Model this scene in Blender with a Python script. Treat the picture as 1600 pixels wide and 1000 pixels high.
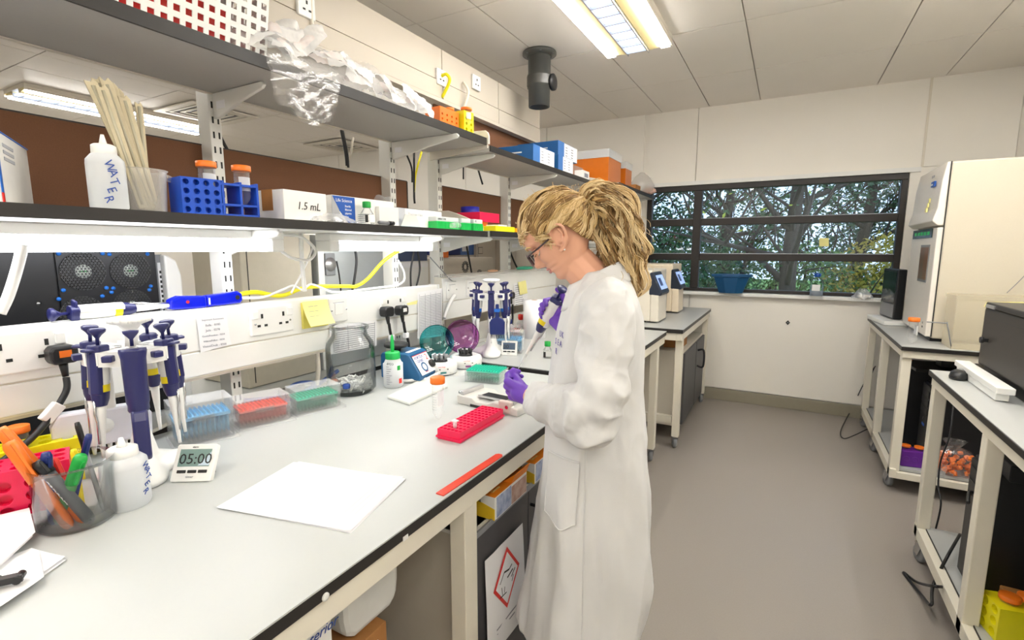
import bpy, bmesh, math, random
from mathutils import Vector, Matrix, Quaternion, noise
for o in list(bpy.data.objects): bpy.data.objects.remove(o)
SC = bpy.context.scene; C = SC.collection; V = Vector; PI = math.pi; R = math.radians
# ------------------------------------------------------------------ camera, world, exposure
FPX, PITCH, YAW, EYE = 773.0, math.atan(110/773.0), R(28.95), V((0, 0, 1.5))
cd = bpy.data.cameras.new('camera'); cam = bpy.data.objects.new('camera', cd); C.objects.link(cam)
cd.sensor_width = 36; cd.lens = 36*FPX/1600; cd.clip_start = .02; cd.clip_end = 200
cam.location = EYE; cam.rotation_euler = (PI/2-PITCH, 0, YAW); SC.camera = cam
w = bpy.data.worlds.new('overcast_sky'); SC.world = w; w.use_nodes = True
bg = w.node_tree.nodes['Background']; bg.inputs[0].default_value = (.62, .79, 1, 1); bg.inputs[1].default_value = .95
SC.view_settings.view_transform = 'Standard'; SC.view_settings.look = 'None'
SC.view_settings.exposure = 1.12; SC.view_settings.gamma = 1; SC.view_settings.use_curve_mapping = False
LAMP, BENCHLAMP = 15.0, 6.0          # emission of the ceiling diffusers and of the tubes under the shelves
# ------------------------------------------------------------------ pixel -> point on a real plane
FW = V((-math.sin(YAW)*math.cos(PITCH), math.cos(YAW)*math.cos(PITCH), -math.sin(PITCH)))
RT = V((math.cos(YAW), math.sin(YAW), 0)); UP = RT.cross(FW)
def ray(x, y): return FW*FPX+RT*(x-800)+UP*(500-y)
def Zp(x, y, z=.9): d = ray(x, y); return EYE+d*((z-EYE.z)/d.z)
def Xp(x, y, v): d = ray(x, y); return EYE+d*(v/d.x)
def Yp(x, y, v): d = ray(x, y); return EYE+d*(v/d.y)
# ------------------------------------------------------------------ materials
def lin(h):
    h = h.lstrip('#'); c = [int(h[i:i+2], 16)/255 for i in (0, 2, 4)]
    return [(x/12.92 if x <= .04045 else ((x+.055)/1.055)**2.4) for x in c]+[1]
MATS = {}
def M(name, hexc, rough=.5, metal=0, alpha=1, emit=0, var=.05, vs=30, bump=0, bs=200, hex2=None, coat=0, edge=None, stretch=None, sss=0):
    if name in MATS: return MATS[name]
    m = bpy.data.materials.new(name); m.use_nodes = True; nt = m.node_tree; N = nt.nodes; L = nt.links
    b = N['Principled BSDF']; b.inputs['Roughness'].default_value = rough; b.inputs['Metallic'].default_value = metal
    c = lin(hexc); b.inputs['Base Color'].default_value = c
    if sss: b.inputs['Subsurface Weight'].default_value = sss; b.inputs['Subsurface Scale'].default_value = .02
    if coat: b.inputs['Coat Weight'].default_value = coat
    tc = N.new('ShaderNodeTexCoord'); src = tc.outputs['Object']
    if stretch:
        mp = N.new('ShaderNodeMapping'); mp.inputs['Scale'].default_value = stretch; L.new(src, mp.inputs[0]); src = mp.outputs[0]
    if var and not emit:
        nz = N.new('ShaderNodeTexNoise'); nz.inputs['Scale'].default_value = vs; nz.inputs['Detail'].default_value = 4; L.new(src, nz.inputs['Vector'])
        mx = N.new('ShaderNodeMix'); mx.data_type = 'RGBA'; L.new(nz.outputs[0], mx.inputs[0])
        c2 = lin(hex2) if hex2 else [x*(1+var) for x in c[:3]]+[1]
        mx.inputs[6].default_value = c if hex2 else [x*(1-var) for x in c[:3]]+[1]; mx.inputs[7].default_value = [min(1, x) for x in c2]
        L.new(mx.outputs[2], b.inputs['Base Color'])
    if bump:
        nb = N.new('ShaderNodeTexNoise'); nb.inputs['Scale'].default_value = bs; nb.inputs['Detail'].default_value = 3; L.new(src, nb.inputs['Vector'])
        bp = N.new('ShaderNodeBump'); bp.inputs['Strength'].default_value = bump; bp.inputs['Distance'].default_value = .002
        L.new(nb.outputs[0], bp.inputs['Height']); L.new(bp.outputs[0], b.inputs['Normal'])
    if emit:
        b.inputs['Emission Color'].default_value = c; b.inputs['Emission Strength'].default_value = emit
    if edge is not None:
        lw = N.new('ShaderNodeLayerWeight'); lw.inputs[0].default_value = .35; mr = N.new('ShaderNodeMapRange')
        L.new(lw.outputs['Facing'], mr.inputs[0]); mr.inputs[3].default_value = alpha; mr.inputs[4].default_value = edge
        L.new(mr.outputs[0], b.inputs['Alpha'])
    elif alpha < 1: b.inputs['Alpha'].default_value = alpha
    MATS[name] = m; return m
def glassy(name, tint, tint2, rough=.03, f0=.04, f1=.9, bump=0, bs=30, blend=.3):
    """clear film or sheet: tinted see-through face, glossy towards grazing angles"""
    if name in MATS: return MATS[name]
    m = bpy.data.materials.new(name); m.use_nodes = True; nt = m.node_tree; N = nt.nodes; L = nt.links; N.remove(N['Principled BSDF'])
    lw = N.new('ShaderNodeLayerWeight'); lw.inputs[0].default_value = blend
    tr = N.new('ShaderNodeBsdfTransparent'); mx = N.new('ShaderNodeMix'); mx.data_type = 'RGBA'; mx.inputs[6].default_value = lin(tint); mx.inputs[7].default_value = lin(tint2); L.new(lw.outputs['Facing'], mx.inputs[0]); L.new(mx.outputs[2], tr.inputs[0])
    gl = N.new('ShaderNodeBsdfGlossy'); gl.inputs['Roughness'].default_value = rough; mr = N.new('ShaderNodeMapRange'); L.new(lw.outputs['Fresnel'], mr.inputs[0]); mr.inputs[3].default_value = f0; mr.inputs[4].default_value = f1
    ms = N.new('ShaderNodeMixShader'); L.new(mr.outputs[0], ms.inputs[0]); L.new(tr.outputs[0], ms.inputs[1]); L.new(gl.outputs[0], ms.inputs[2]); L.new(ms.outputs[0], N['Material Output'].inputs[0])
    if bump:
        tc = N.new('ShaderNodeTexCoord'); nb = N.new('ShaderNodeTexNoise'); nb.inputs['Scale'].default_value = bs; nb.inputs['Detail'].default_value = 2; L.new(tc.outputs['Object'], nb.inputs['Vector']); bp = N.new('ShaderNodeBump'); bp.inputs['Strength'].default_value = bump; bp.inputs['Distance'].default_value = .01
        L.new(nb.outputs[0], bp.inputs['Height']); L.new(bp.outputs[0], gl.inputs['Normal'])
    MATS[name] = m; return m
def film(name, col, alpha, gloss=.12, rough=.12, bump=.4, bs=40, transl=.45):
    """thin plastic film: diffuse and translucent, partly see-through, glossy creases"""
    m = bpy.data.materials.new(name); m.use_nodes = True; nt = m.node_tree; N = nt.nodes; L = nt.links; N.remove(N['Principled BSDF'])
    d = N.new('ShaderNodeBsdfDiffuse'); t = N.new('ShaderNodeBsdfTranslucent'); g = N.new('ShaderNodeBsdfGlossy'); tr = N.new('ShaderNodeBsdfTransparent'); d.inputs[0].default_value = t.inputs[0].default_value = lin(col); g.inputs['Roughness'].default_value = rough
    tc = N.new('ShaderNodeTexCoord'); nb = N.new('ShaderNodeTexNoise'); nb.inputs['Scale'].default_value = bs; L.new(tc.outputs['Object'], nb.inputs['Vector']); bp = N.new('ShaderNodeBump'); bp.inputs['Strength'].default_value = bump; bp.inputs['Distance'].default_value = .008; L.new(nb.outputs[0], bp.inputs['Height']); L.new(bp.outputs[0], g.inputs['Normal'])
    def mix(f, a, b): x = N.new('ShaderNodeMixShader'); x.inputs[0].default_value = f; L.new(a.outputs[0], x.inputs[1]); L.new(b.outputs[0], x.inputs[2]); return x
    L.new(mix(gloss, mix(1-alpha, mix(transl, d, t), tr), g).outputs[0], N['Material Output'].inputs[0]); MATS[name] = m; return m
m_clear2 = film('clear_wrap', '#ffffff', .28, .10); m_wrap = film('crinkled_wrapper', '#ffffff', .85, .06, .2)
m_wall = M('painted_wall', '#f8f4ec', .55, var=.02, vs=3, bump=.05, bs=300)
m_ceil = M('ceiling_panel', '#f1ebe2', .45, var=.02, vs=4)
m_floor = M('vinyl_floor', '#98918a', .33, var=.07, vs=160, bump=.03, bs=60)
m_skirt = M('grey_skirting', '#96907f', .4)
m_top = M('laminate_worktop', '#c1c4c2', .38, var=.015, vs=120)
m_topg = M('grey_laminate', '#b4b6b5', .35, var=.03, vs=90)
m_edge = M('black_edging', '#24211f', .45)
m_frame = M('cream_steel', '#e8e2d2', .4, var=.02)
m_pedes = M('beige_panel', '#cfc8ba', .5, var=.02)
m_dark = M('charcoal_panel', '#4b4a4c', .5)
m_shelf = M('grey_shelf', '#b3b2ae', .4, var=.03, vs=80)
m_brown = M('brown_board', '#71492e', .75, var=.18, vs=260, bump=.1, bs=300)
m_upr = M('white_steel', '#e9e8e2', .35, var=.01)
m_white = M('white_plastic', '#f1f1ee', .35, var=.01)
m_cream = M('cream_plastic', '#e4ddcf', .4, var=.02)
m_beige = M('beige_plastic', '#cdc5b8', .45, var=.02)
m_black = M('black_plastic', '#1b1b1d', .4, var=.1)
m_blackm = M('black_metal', '#222326', .35, metal=.3)
m_greyp = M('grey_plastic', '#8b8d90', .4)
m_steel = M('steel', '#c9cacb', .22, metal=1)
m_alu = M('aluminium', '#cfcfd0', .35, metal=.8)
m_navy = M('navy_plastic', '#27295f', .3, var=.04)
m_navy2 = M('deep_navy', '#14266b', .35)
m_blue = M('blue_plastic', '#1d56b0', .35)
m_brblue = M('bright_blue', '#1c6fd0', .35)
m_tblue = M('teal_blue_metal', '#1e5f8f', .35)
m_yellow = M('yellow_band', '#f2dc1f', .4)
m_yelp = M('yellow_plastic', '#eee413', .4)
m_orange = M('orange_plastic', '#f47a1c', .4)
m_red = M('red_plastic', '#e2281f', .4)
m_pink = M('hot_pink_plastic', '#ee1550', .35)
m_green = M('green_plastic', '#17a33f', .4)
m_green2 = M('bright_green', '#1fc05a', .4)
m_purple = M('purple_plastic', '#6a2a9a', .4)
m_glove = M('purple_nitrile', '#6d3fb8', .45, bump=.25, bs=90)
m_card = M('cardboard', '#a9743f', .8, var=.08, bump=.1, bs=120)
m_cardw = M('white_card', '#f0efec', .55)
m_paper = M('paper', '#f4f4f6', .7, var=.01)
m_note = M('yellow_note', '#f5efa0', .7)
m_ink = M('black_ink', '#20211f', .6)
m_inkg = M('grey_ink', '#8d8f98', .6)
m_inkb = M('blue_ink', '#2d4fa0', .6)
m_clear = M('clear_plastic', '#fdfefe', .08, alpha=.05, edge=.35, var=0)
m_glass = glassy('clear_glass', '#fefefe', '#dfe7e7', .02, .004, .7, blend=.2)
m_pane = glassy('window_pane', '#f2f7fb', '#dbe6f0', .01, .02, .5)
m_frost = M('frosted_plastic', '#f4f8fb', .4, alpha=.6, edge=.9, var=.01)
m_tealc = glassy('teal_acrylic', '#55d6d6', '#109097', .05, .05, .6)
m_purc = glassy('purple_acrylic', '#c878c6', '#832080', .05, .05, .6)
m_lamp = M('lamp_diffuser', '#fdfaf5', .4, emit=LAMP)
m_tube = M('tube_diffuser', '#fbfcff', .4, emit=BENCHLAMP)
m_louv = M('white_louvre', '#e3e9f4', .25, metal=.4, var=0)
m_inner = M('inner_diffuser', '#dce8ff', .4, emit=.75)
m_refl = M('yellowed_reflector', '#f2e2a8', .3)
m_winf = M('dark_bronze_frame', '#2b2624', .45)
# ------------------------------------------------------------------ mesh builder
class MB:
    def __init__(s): s.v = []; s.f = []; s.m = []; s.s = []
    def add(s, vs, fs, mat=0, smooth=False):
        k = len(s.v); s.v += [tuple(x) for x in vs]
        for f in fs: s.f.append([i+k for i in f]); s.m.append(mat); s.s.append(smooth)
        return s
    def box(s, x0, y0, z0, x1, y1, z1, mat=0, T=None):
        x0, x1 = min(x0, x1), max(x0, x1); y0, y1 = min(y0, y1), max(y0, y1); z0, z1 = min(z0, z1), max(z0, z1)
        p = [V((x, y, z)) for z in (z0, z1) for x, y in ((x0, y0), (x1, y0), (x1, y1), (x0, y1))]
        if T: p = [T @ q for q in p]
        return s.add(p, [(3, 2, 1, 0), (4, 5, 6, 7), (0, 1, 5, 4), (1, 2, 6, 5), (2, 3, 7, 6), (3, 0, 4, 7)], mat)
    def lathe(s, prof, n=24, c=(0, 0, 0), T=None, mat=0, close=True, sx=1, sy=1, smooth=True):
        c = V(c); vs = []; fs = []
        for r, z in prof:
            for i in range(n):
                a = 2*PI*i/n; q = c+V((r*sx*math.cos(a), r*sy*math.sin(a), z)); vs.append(T @ q if T else q)
        for j in range(len(prof)-1):
            for i in range(n): fs.append((j*n+i, j*n+(i+1) % n, (j+1)*n+(i+1) % n, (j+1)*n+i))
        s.add(vs, fs, mat, smooth); k = len(s.v)-len(vs)
        if close:
            if prof[0][0] > 1e-6: s.f.append([k+i for i in range(n)][::-1]); s.m.append(mat); s.s.append(False)
            if prof[-1][0] > 1e-6: s.f.append([k+(len(prof)-1)*n+i for i in range(n)]); s.m.append(mat); s.s.append(False)
        return s
    def cyl(s, p0, p1, r0, r1=None, n=14, mat=0, smooth=True):
        p0 = V(p0); p1 = V(p1); d = p1-p0; T = Matrix.Translation(p0) @ d.to_track_quat('Z', 'Y').to_matrix().to_4x4()
        return s.lathe([(r0, 0), (r0 if r1 is None else r1, d.length)], n, T=T, mat=mat, smooth=smooth)
    def caps(s, p0, p1, r0, r1, n=14):
        p0 = V(p0); p1 = V(p1); d = p1-p0; T = Matrix.Translation(p0) @ d.to_track_quat('Z', 'Y').to_matrix().to_4x4()
        pr = [(max(1e-4, r0*math.cos(a)), r0*math.sin(a)) for a in [R(x) for x in (-88, -60, -30, 0)]]
        pr += [(max(1e-4, r1*math.cos(a)), d.length+r1*math.sin(a)) for a in [R(x) for x in (0, 30, 60, 88)]]
        return s.lathe(pr, n, T=T)
    def tube(s, pts, r, n=8, mat=0, caps=True):
        pts = [V(p) for p in pts]; m = len(pts); rr = r if isinstance(r, (list, tuple)) else [r]*m; vs = []; fs = []; up = None
        for i, p in enumerate(pts):
            t = (pts[min(i+1, m-1)]-pts[max(i-1, 0)]).normalized()
            if up is None: up = t.orthogonal().normalized()
            up = (up-t*up.dot(t)); up = up.normalized() if up.length > 1e-6 else t.orthogonal().normalized(); sd = t.cross(up)
            for k in range(n): a = 2*PI*k/n; vs.append(p+(up*math.cos(a)+sd*math.sin(a))*rr[i])
        for i in range(m-1):
            for k in range(n): fs.append((i*n+k, i*n+(k+1) % n, (i+1)*n+(k+1) % n, (i+1)*n+k))
        s.add(vs, fs, mat, True)
        if caps and n > 3:
            k = len(s.v)-len(vs); s.f.append([k+i for i in range(n)][::-1]); s.f.append([k+(m-1)*n+i for i in range(n)]); s.m += [mat]*2; s.s += [False]*2
        return s
    def prism(s, poly, lo, hi, axis='z', mat=0, T=None):
        def P(a, b, h): return V((a, b, h)) if axis == 'z' else (V((a, h, b)) if axis == 'y' else V((h, a, b)))
        n = len(poly); vs = [P(a, b, lo) for a, b in poly]+[P(a, b, hi) for a, b in poly]
        if T: vs = [T @ q for q in vs]
        fs = [tuple(range(n))[::-1], tuple(range(n, 2*n))]+[(i, (i+1) % n, n+(i+1) % n, n+i) for i in range(n)]
        return s.add(vs, fs, mat)
    def grid(s, fn, nu, nv, mat=0, smooth=True, wrap=False):
        vs = [fn(i/(nu if wrap else nu-1), j/(nv-1)) for j in range(nv) for i in range(nu)]; fs = []
        for j in range(nv-1):
            for i in range(nu if wrap else nu-1): fs.append((j*nu+i, j*nu+(i+1) % nu, (j+1)*nu+(i+1) % nu, (j+1)*nu+i))
        return s.add(vs, fs, mat, smooth)
    def plate_holes(s, cols, rows, w, h, hx, hy, t, T, mat=0, border=None):
        """a plate with a regular grid of square holes, made of bars"""
        px = w/cols; py = h/rows
        for i in range(cols+1):
            x = i*px; s.box(max(0, x-(px-hx)/2), 0, 0, min(w, x+(px-hx)/2), h, t, mat, T)
        for j in range(rows+1):
            y = j*py; s.box(0, max(0, y-(py-hy)/2), 0, w, min(h, y+(py-hy)/2), t*.98, mat, T)
        return s
    def holes(s, cols, rows, w, h, r, depth, T, mat=0, n=14):
        """a slab (origin corner, x by y, front at z=0, back at z=-depth) with real round blind holes"""
        px, py = w/cols, h/rows
        for i in range(cols):
            for j in range(rows):
                cx, cy = (i+.5)*px, (j+.5)*py; o = []; a = []; b = []
                for k in range(n):
                    t = 2*PI*(k+.5)/n; c, q = math.cos(t), math.sin(t); m = 1/max(abs(c)/(px/2), abs(q)/(py/2)); 
                    o.append(V((cx+c*m, cy+q*m, 0))); a.append(V((cx+c*r, cy+q*r, 0))); b.append(V((cx+c*r*.93, cy+q*r*.93, -depth*.92)))
                cor = [V((cx+sx*px/2, cy+sy*py/2, 0)) for sx, sy in ((1, 1), (-1, 1), (-1, -1), (1, -1))]
                vs = [T @ v for v in o+a+b+cor]; fs = []
                for k in range(n):
                    k2 = (k+1) % n; fs += [(k, k2, n+k2, n+k), (n+k, n+k2, 2*n+k2, 2*n+k)]
                    if o[k].x != o[k2].x and o[k].y != o[k2].y:
                        ci = min(range(4), key=lambda z: (cor[z]-o[k]).length+(cor[z]-o[k2]).length); fs.append((k, 3*n+ci, k2))
                fs.append(tuple(range(2*n, 3*n))); s.add(vs, fs, mat)
        P = [V((0, 0, 0)), V((w, 0, 0)), V((w, h, 0)), V((0, h, 0))]; Q = [p+V((0, 0, -depth)) for p in P]
        return s.add([T @ v for v in P+Q], [(i, (i+1) % 4, 4+(i+1) % 4, 4+i) for i in range(4)], mat)
    def build(s, name, mats, parent=None, bev=0, loc=None, fix=True):
        me = bpy.data.meshes.new(name); me.from_pydata(s.v, [], s.f)
        for m in (mats if isinstance(mats, (list, tuple)) else [mats]): me.materials.append(m)
        me.polygons.foreach_set('material_index', s.m); me.polygons.foreach_set('use_smooth', s.s)
        if fix:
            bm = bmesh.new(); bm.from_mesh(me); bmesh.ops.recalc_face_normals(bm, faces=bm.faces); bm.to_mesh(me); bm.free()
        o = bpy.data.objects.new(name, me); C.objects.link(o)
        if parent: o.parent = parent
        if loc: o.location = loc
        if bev:
            b = o.modifiers.new('bevel', 'BEVEL'); b.width = bev; b.segments = 2; b.limit_method = 'ANGLE'; b.angle_limit = R(40)
        return o
def tag(o, label, cat, group=None):
    o['label'] = label; o['category'] = cat
    if group: o['group'] = group
    return o
def struct(o): o['kind'] = 'structure'; return o
def thing(name, label, cat, loc=(0, 0, 0), rot=0, group=None, mat=None):
    o = bpy.data.objects.new(name, None); C.objects.link(o); o.empty_display_size = .05
    if mat is not None: o.matrix_world = mat
    else: o.location = loc; o.rotation_euler = (0, 0, rot)
    return tag(o, label, cat, group)
def axes(loc, x, y, z):
    return Matrix(((x[0], y[0], z[0], loc[0]), (x[1], y[1], z[1], loc[1]), (x[2], y[2], z[2], loc[2]), (0, 0, 0, 1)))
def zframe(loc, z, xh=(1, 0, 0)):
    z = V(z).normalized(); y = z.cross(V(xh)).normalized(); return axes(loc, y.cross(z), y, z)
def text(body, size, loc, xd, ud, mat, parent, name='lettering', shear=0, ext=.0003, align='LEFT'):
    cu = bpy.data.curves.new('t', 'FONT'); cu.body = body; cu.size = size; cu.shear = shear; cu.extrude = ext; cu.resolution_u = 2; cu.align_x = align
    t = bpy.data.objects.new('t', cu); C.objects.link(t)
    me = bpy.data.meshes.new_from_object(t.evaluated_get(bpy.context.evaluated_depsgraph_get())); bpy.data.objects.remove(t)
    xd = V(xd).normalized(); ud = V(ud).normalized(); me.transform(axes(loc, xd, ud, xd.cross(ud))); me.materials.clear(); me.materials.append(mat)
    o = bpy.data.objects.new(name, me); C.objects.link(o); o.parent = parent; return o
def baked(o, name, mat, parent=None):
    """freeze an object's modifiers into a plain mesh"""
    bpy.context.view_layer.update()
    me = bpy.data.meshes.new_from_object(o.evaluated_get(bpy.context.evaluated_depsgraph_get())); bpy.data.objects.remove(o)
    me.materials.clear(); me.materials.append(mat); me.polygons.foreach_set('use_smooth', [True]*len(me.polygons))
    n = bpy.data.objects.new(name, me); C.objects.link(n)
    if parent: n.parent = parent
    return n
def blob(mb, name, mat, voxel, parent=None, smooth=4, sub=0):
    o = mb.build('tmp', mat); r = o.modifiers.new('r', 'REMESH'); r.mode = 'VOXEL'; r.voxel_size = voxel; r.use_smooth_shade = True
    if smooth: k = o.modifiers.new('s', 'SMOOTH'); k.iterations = smooth; k.factor = .5
    if sub: o.modifiers.new('u', 'SUBSURF').levels = sub
    return baked(o, name, mat, parent)
def dup(root, **kw):
    r = root.copy(); C.objects.link(r)
    for ch in list(root.children):
        c = ch.copy(); C.objects.link(c); c.parent = r
        for g in ch.children:
            d = g.copy(); C.objects.link(d); d.parent = c
    for k, v in kw.items():
        if k in ('loc',): r.location = v
        elif k == 'rot': r.rotation_euler = (0, 0, v)
        elif k == 'mat': r.matrix_world = v
        else: r[k] = v
    return r
def bez(p, n=20):
    """smooth curve through points"""
    p = [V(q) for q in p]; out = []
    for i in range(len(p)-1):
        a = p[max(i-1, 0)]; b = p[i]; c = p[i+1]; d = p[min(i+2, len(p)-1)]
        for k in range(n):
            t = k/n; out.append(.5*((2*b)+(c-a)*t+(2*a-5*b+4*c-d)*t*t+(3*b-a-3*c+d)*t**3))
    return out+[p[-1]]
def cable(name, pts, r, mat, label, cat='cable', n=8, group=None, k=10):
    return tag(MB().tube(bez(pts, k), r, n).build(name, mat, fix=False), label, cat, group)
rnd = random.Random(7)
# ================================================================== the room
WY, CZ, XR, XL, YN = 5.25, 2.85, 1.46, -6.9, -1.7
struct(MB().box(XL, YN, -.1, XR, WY+.02, 0).build('floor', m_floor))
ce = struct(MB().box(XL, YN, CZ+.02, XR, WY+.2, CZ+.12).build('ceiling', m_ceil))
xs = [1.46, .985, .55, -.315, -.75, -1.19]+[-1.19-.435*k for k in range(1, 14)]
ys = [WY+.1, 4.35, 3.44, 2.53, 1.62, .71, -.2, -1.11, YN]
tile_me = {}
for i in range(len(xs)-1):
    for j in range(len(ys)-1):
        g = .0035; dx = xs[i]-xs[i+1]; dy = ys[j]-ys[j+1]; key = (round(dx, 3), round(dy, 3))
        if key not in tile_me:
            t = MB().box(0, 0, 0, dx-2*g, dy-2*g, .019).build('ceiling_tile', m_ceil, ce); tile_me[key] = t.data
        else:
            t = bpy.data.objects.new('ceiling_tile', tile_me[key]); C.objects.link(t); t.parent = ce
        t.location = (xs[i+1]+g, ys[j+1]+g, CZ+rnd.uniform(-.001, .001))
# far wall with the window hole: panels with recessed joints
WX0, WX1, WZ0, WZ1 = -1.31, .83, 1.09, 2.13
wb = struct(MB().box(XL, WY+.02, 0, WX0, WY+.12, CZ+.02).box(WX1, WY+.02, 0, XR+.1, WY+.12, CZ+.02)
            .box(WX0, WY+.02, 0, WX1, WY+.12, WZ0).box(WX0, WY+.02, WZ1, WX1, WY+.12, CZ+.02).build('wall_back', m_wall))
def panel(x0, z0, x1, z1): MB().box(x0+.003, WY, z0+.002, x1-.003, WY+.021, z1-.002).build('wall_panel', m_wall, wb)
panel(WX0, 2.165, -.845, CZ+.02); panel(-.845, 2.165, .905, CZ+.02); panel(.905, 2.165, XR, CZ+.02)
panel(WX0, .12, -.845, WZ0-.03); panel(-.845, .12, XR, WZ0-.03); panel(WX1+.0, WZ0-.03, XR, 2.165)
for k in range(5): panel(WX0-.05-1.1*(k+1), .12, WX0-.05-1.1*k, CZ+.02)
MB().box(.897, WY-.006, 2.165, .913, WY, CZ).build('cover_strip', m_cream, wb)
MB().box(WX0, WY-.02, 2.128, .9, WY+.1, 2.165).build('blind_box', m_white, wb)
MB().box(WX0, WY-.07, 1.055, 1.3, WY+.05, 1.088).build('window_sill', m_white, wb, bev=.006)
struct(MB().box(XL, WY-.012, 0, XR, WY-.0005, .115).build('baseboard_back', m_skirt, bev=.004))
struct(MB().box(XR, YN, 0, XR+.1, WY+.1, CZ+.02).build('wall_right', m_wall))
struct(MB().box(XL-.1, YN, 0, XL, WY+.1, CZ+.02).build('wall_left', m_wall))
struct(MB().box(XL, YN-.1, 0, XR, YN, CZ+.02).build('wall_near', m_wall))
struct(MB().box(XR-.012, YN, 0, XR-.0005, WY-.02, .115).build('baseboard_right', m_skirt))
wn = bpy.data.objects.new('window_1', None); C.objects.link(wn); struct(wn)
def wbox(n, x0, z0, x1, z1, m=m_winf, y0=WY+.005, y1=WY+.085): return MB().box(x0, y0, z0, x1, y1, z1).build(n, m, wn, bev=.004)
wbox('frame', WX0, 2.075, WX1, WZ1); wbox('frame', WX0, WZ0, WX1, 1.12); wbox('frame', WX0, 1.12, WX0+.05, 2.075); wbox('frame', WX1-.045, 1.12, WX1, 2.075)
wbox('mullion', -.85, 1.12, -.775, 2.075, y0=WY-.002)
for z0, z1 in ((1.735, 1.8), (1.395, 1.458)):
    for a, b in ((WX0+.05, -.85), (-.775, WX1-.045)):
        wbox('transom', a, z0, b, z1); wbox('bead', a, z1-.001, b, z1+.006, m_alu, WY+.02, WY+.03)
for a, b in ((WX0+.05, -.85), (-.775, WX1-.045)):
    for z0, z1 in ((1.12, 1.395), (1.458, 1.735), (1.8, 2.075)):
        wbox('pane', a, z0, b, z1, m_pane, WY+.05, WY+.054)
# ------------------------------------------------------------------ ceiling luminaires, vents, duct stub
def luminaire(loc, label):
    t = thing('ceiling_light', label, 'ceiling light', loc); L = 1.6
    MB().box(-.215, -L/2, -.03, .215, L/2, 0).box(-.214, -L/2, -.054, -.207, L/2, -.031).box(.207, -L/2, -.054, .214, L/2, -.031).build('housing', m_cream, t)
    for s in (-1, 1):
        MB().prism([(s*.205, -.045), (s*.20, -.03), (s*.06, -.03), (s*.075, -.06)], -L/2+.01, L/2-.01, 'y').build('reflector', m_refl, t)
        MB().box(s*.15, -L/2+.02, -.066, s*.205, L/2-.02, -.044).build('diffuser', m_lamp, t)
    lv = MB().box(-.07, -L/2+.01, -.075, -.064, L/2-.01, -.03).box(.064, -L/2+.01, -.075, .07, L/2-.01, -.03).build('louvre', m_alu, t)
    for k in range(14):
        y = -L/2+.05+k*(L-.1)/13
        MB().box(-.064, y-.004, -.074, .064, y+.004, -.05).build('louvre_blade', m_louv, lv)
    MB().box(-.062, -L/2+.02, -.06, .062, L/2-.02, -.05).build('inner_diffuser', m_inner, t)
    return t
luminaire((-.955, 2.66, CZ-.001), 'twin tube ceiling light with mirrored centre louvre above the aisle, by the dark pipe stub')
luminaire((-5.75, 2.6, CZ-.001), 'long ceiling light seen beyond the brown board at the upper left')
for x, y, lb in ((-.955, -.75, 'ceiling light over the bench behind the camera position'), (.98, 2.7, 'added unseen ceiling light above the right hand tables, brightening the far wall'), (.14, 2.35, 'added ceiling light over the aisle, out of view above, brightening the far wall'), (.8, -.4, 'ceiling light at the near end of the right wall'),
                 (-3.6, .6, 'added unseen ceiling light brightening the other half of the room, near end'), (-3.6, 3.5, 'added unseen ceiling light brightening the other half of the room, far end')):
    luminaire((x, y, CZ-.001), lb)  # all out of view; tables, aisle and other half ones are added for brightness
def vent(x, y, label):
    t = thing('ceiling_vent', label, 'ceiling vent', (x, y, CZ-.002)); s = .33
    for k, q in enumerate((s, .24, .17, .10)):
        f = MB(); b = .07 if k == 0 else .03
        for a0, a1, c0, c1 in ((-q, q, -q, -q+b), (-q, q, q-b, q), (-q, -q+b, -q+b, q-b), (q-b, q, -q+b, q-b)):
            f.box(a0, c0, -.02+.003*k, a1, c1, -.008+.003*k)
        f.build('frame' if k == 0 else 'vane', m_cream, t, bev=.003)
    MB().box(-.26, -.26, -.006, .26, .26, 0).build('dark_throat', m_blackm, t)
vent(-5.15, 3.05, 'square ceiling vent nearer the long ceiling light in the other half')
vent(-5.2, 4.8, 'square ceiling vent further back, seen under the upper shelf')
t = thing('duct_stub', 'dark grey plastic duct stub hanging from the ceiling, taped', 'pipe', (-1.6, 3.285, CZ))
m_duct = M('dark_grey_duct', '#4a4b48', .35)
MB().lathe([(.115, 0), (.118, -.006), (.118, -.018), (.09, -.022), (.085, -.03)], 32).build('flange', m_duct, t)
MB().lathe([(.078, -.02), (.078, -.15), (.083, -.152), (.083, -.235), (.076, -.237), (.074, -.36), (.068, -.36), (.07, -.1)], 32, close=False).build('pipe', m_duct, t)
MB().lathe([(.086, -.16), (.086, -.22)], 32, close=False).build('joint_tape', M('peeling_tape', '#5c5b55', .3, hex2='#3b3b39', vs=25), t)
MB().lathe([(.055, 0), (.055, .02), (.035, .025), (0, .025)], 20, T=axes((.08, .03, -.2), (0, 0, 1), (0, 1, 0), (1, 0, 0))).build('damper_knob', m_black, t)
for k in range(6): a = k*PI/3; MB().cyl((.1*math.cos(a), .1*math.sin(a), -.018), (.1*math.cos(a), .1*math.sin(a), -.022), .007, n=8).build('screw', m_greyp, t)
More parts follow.
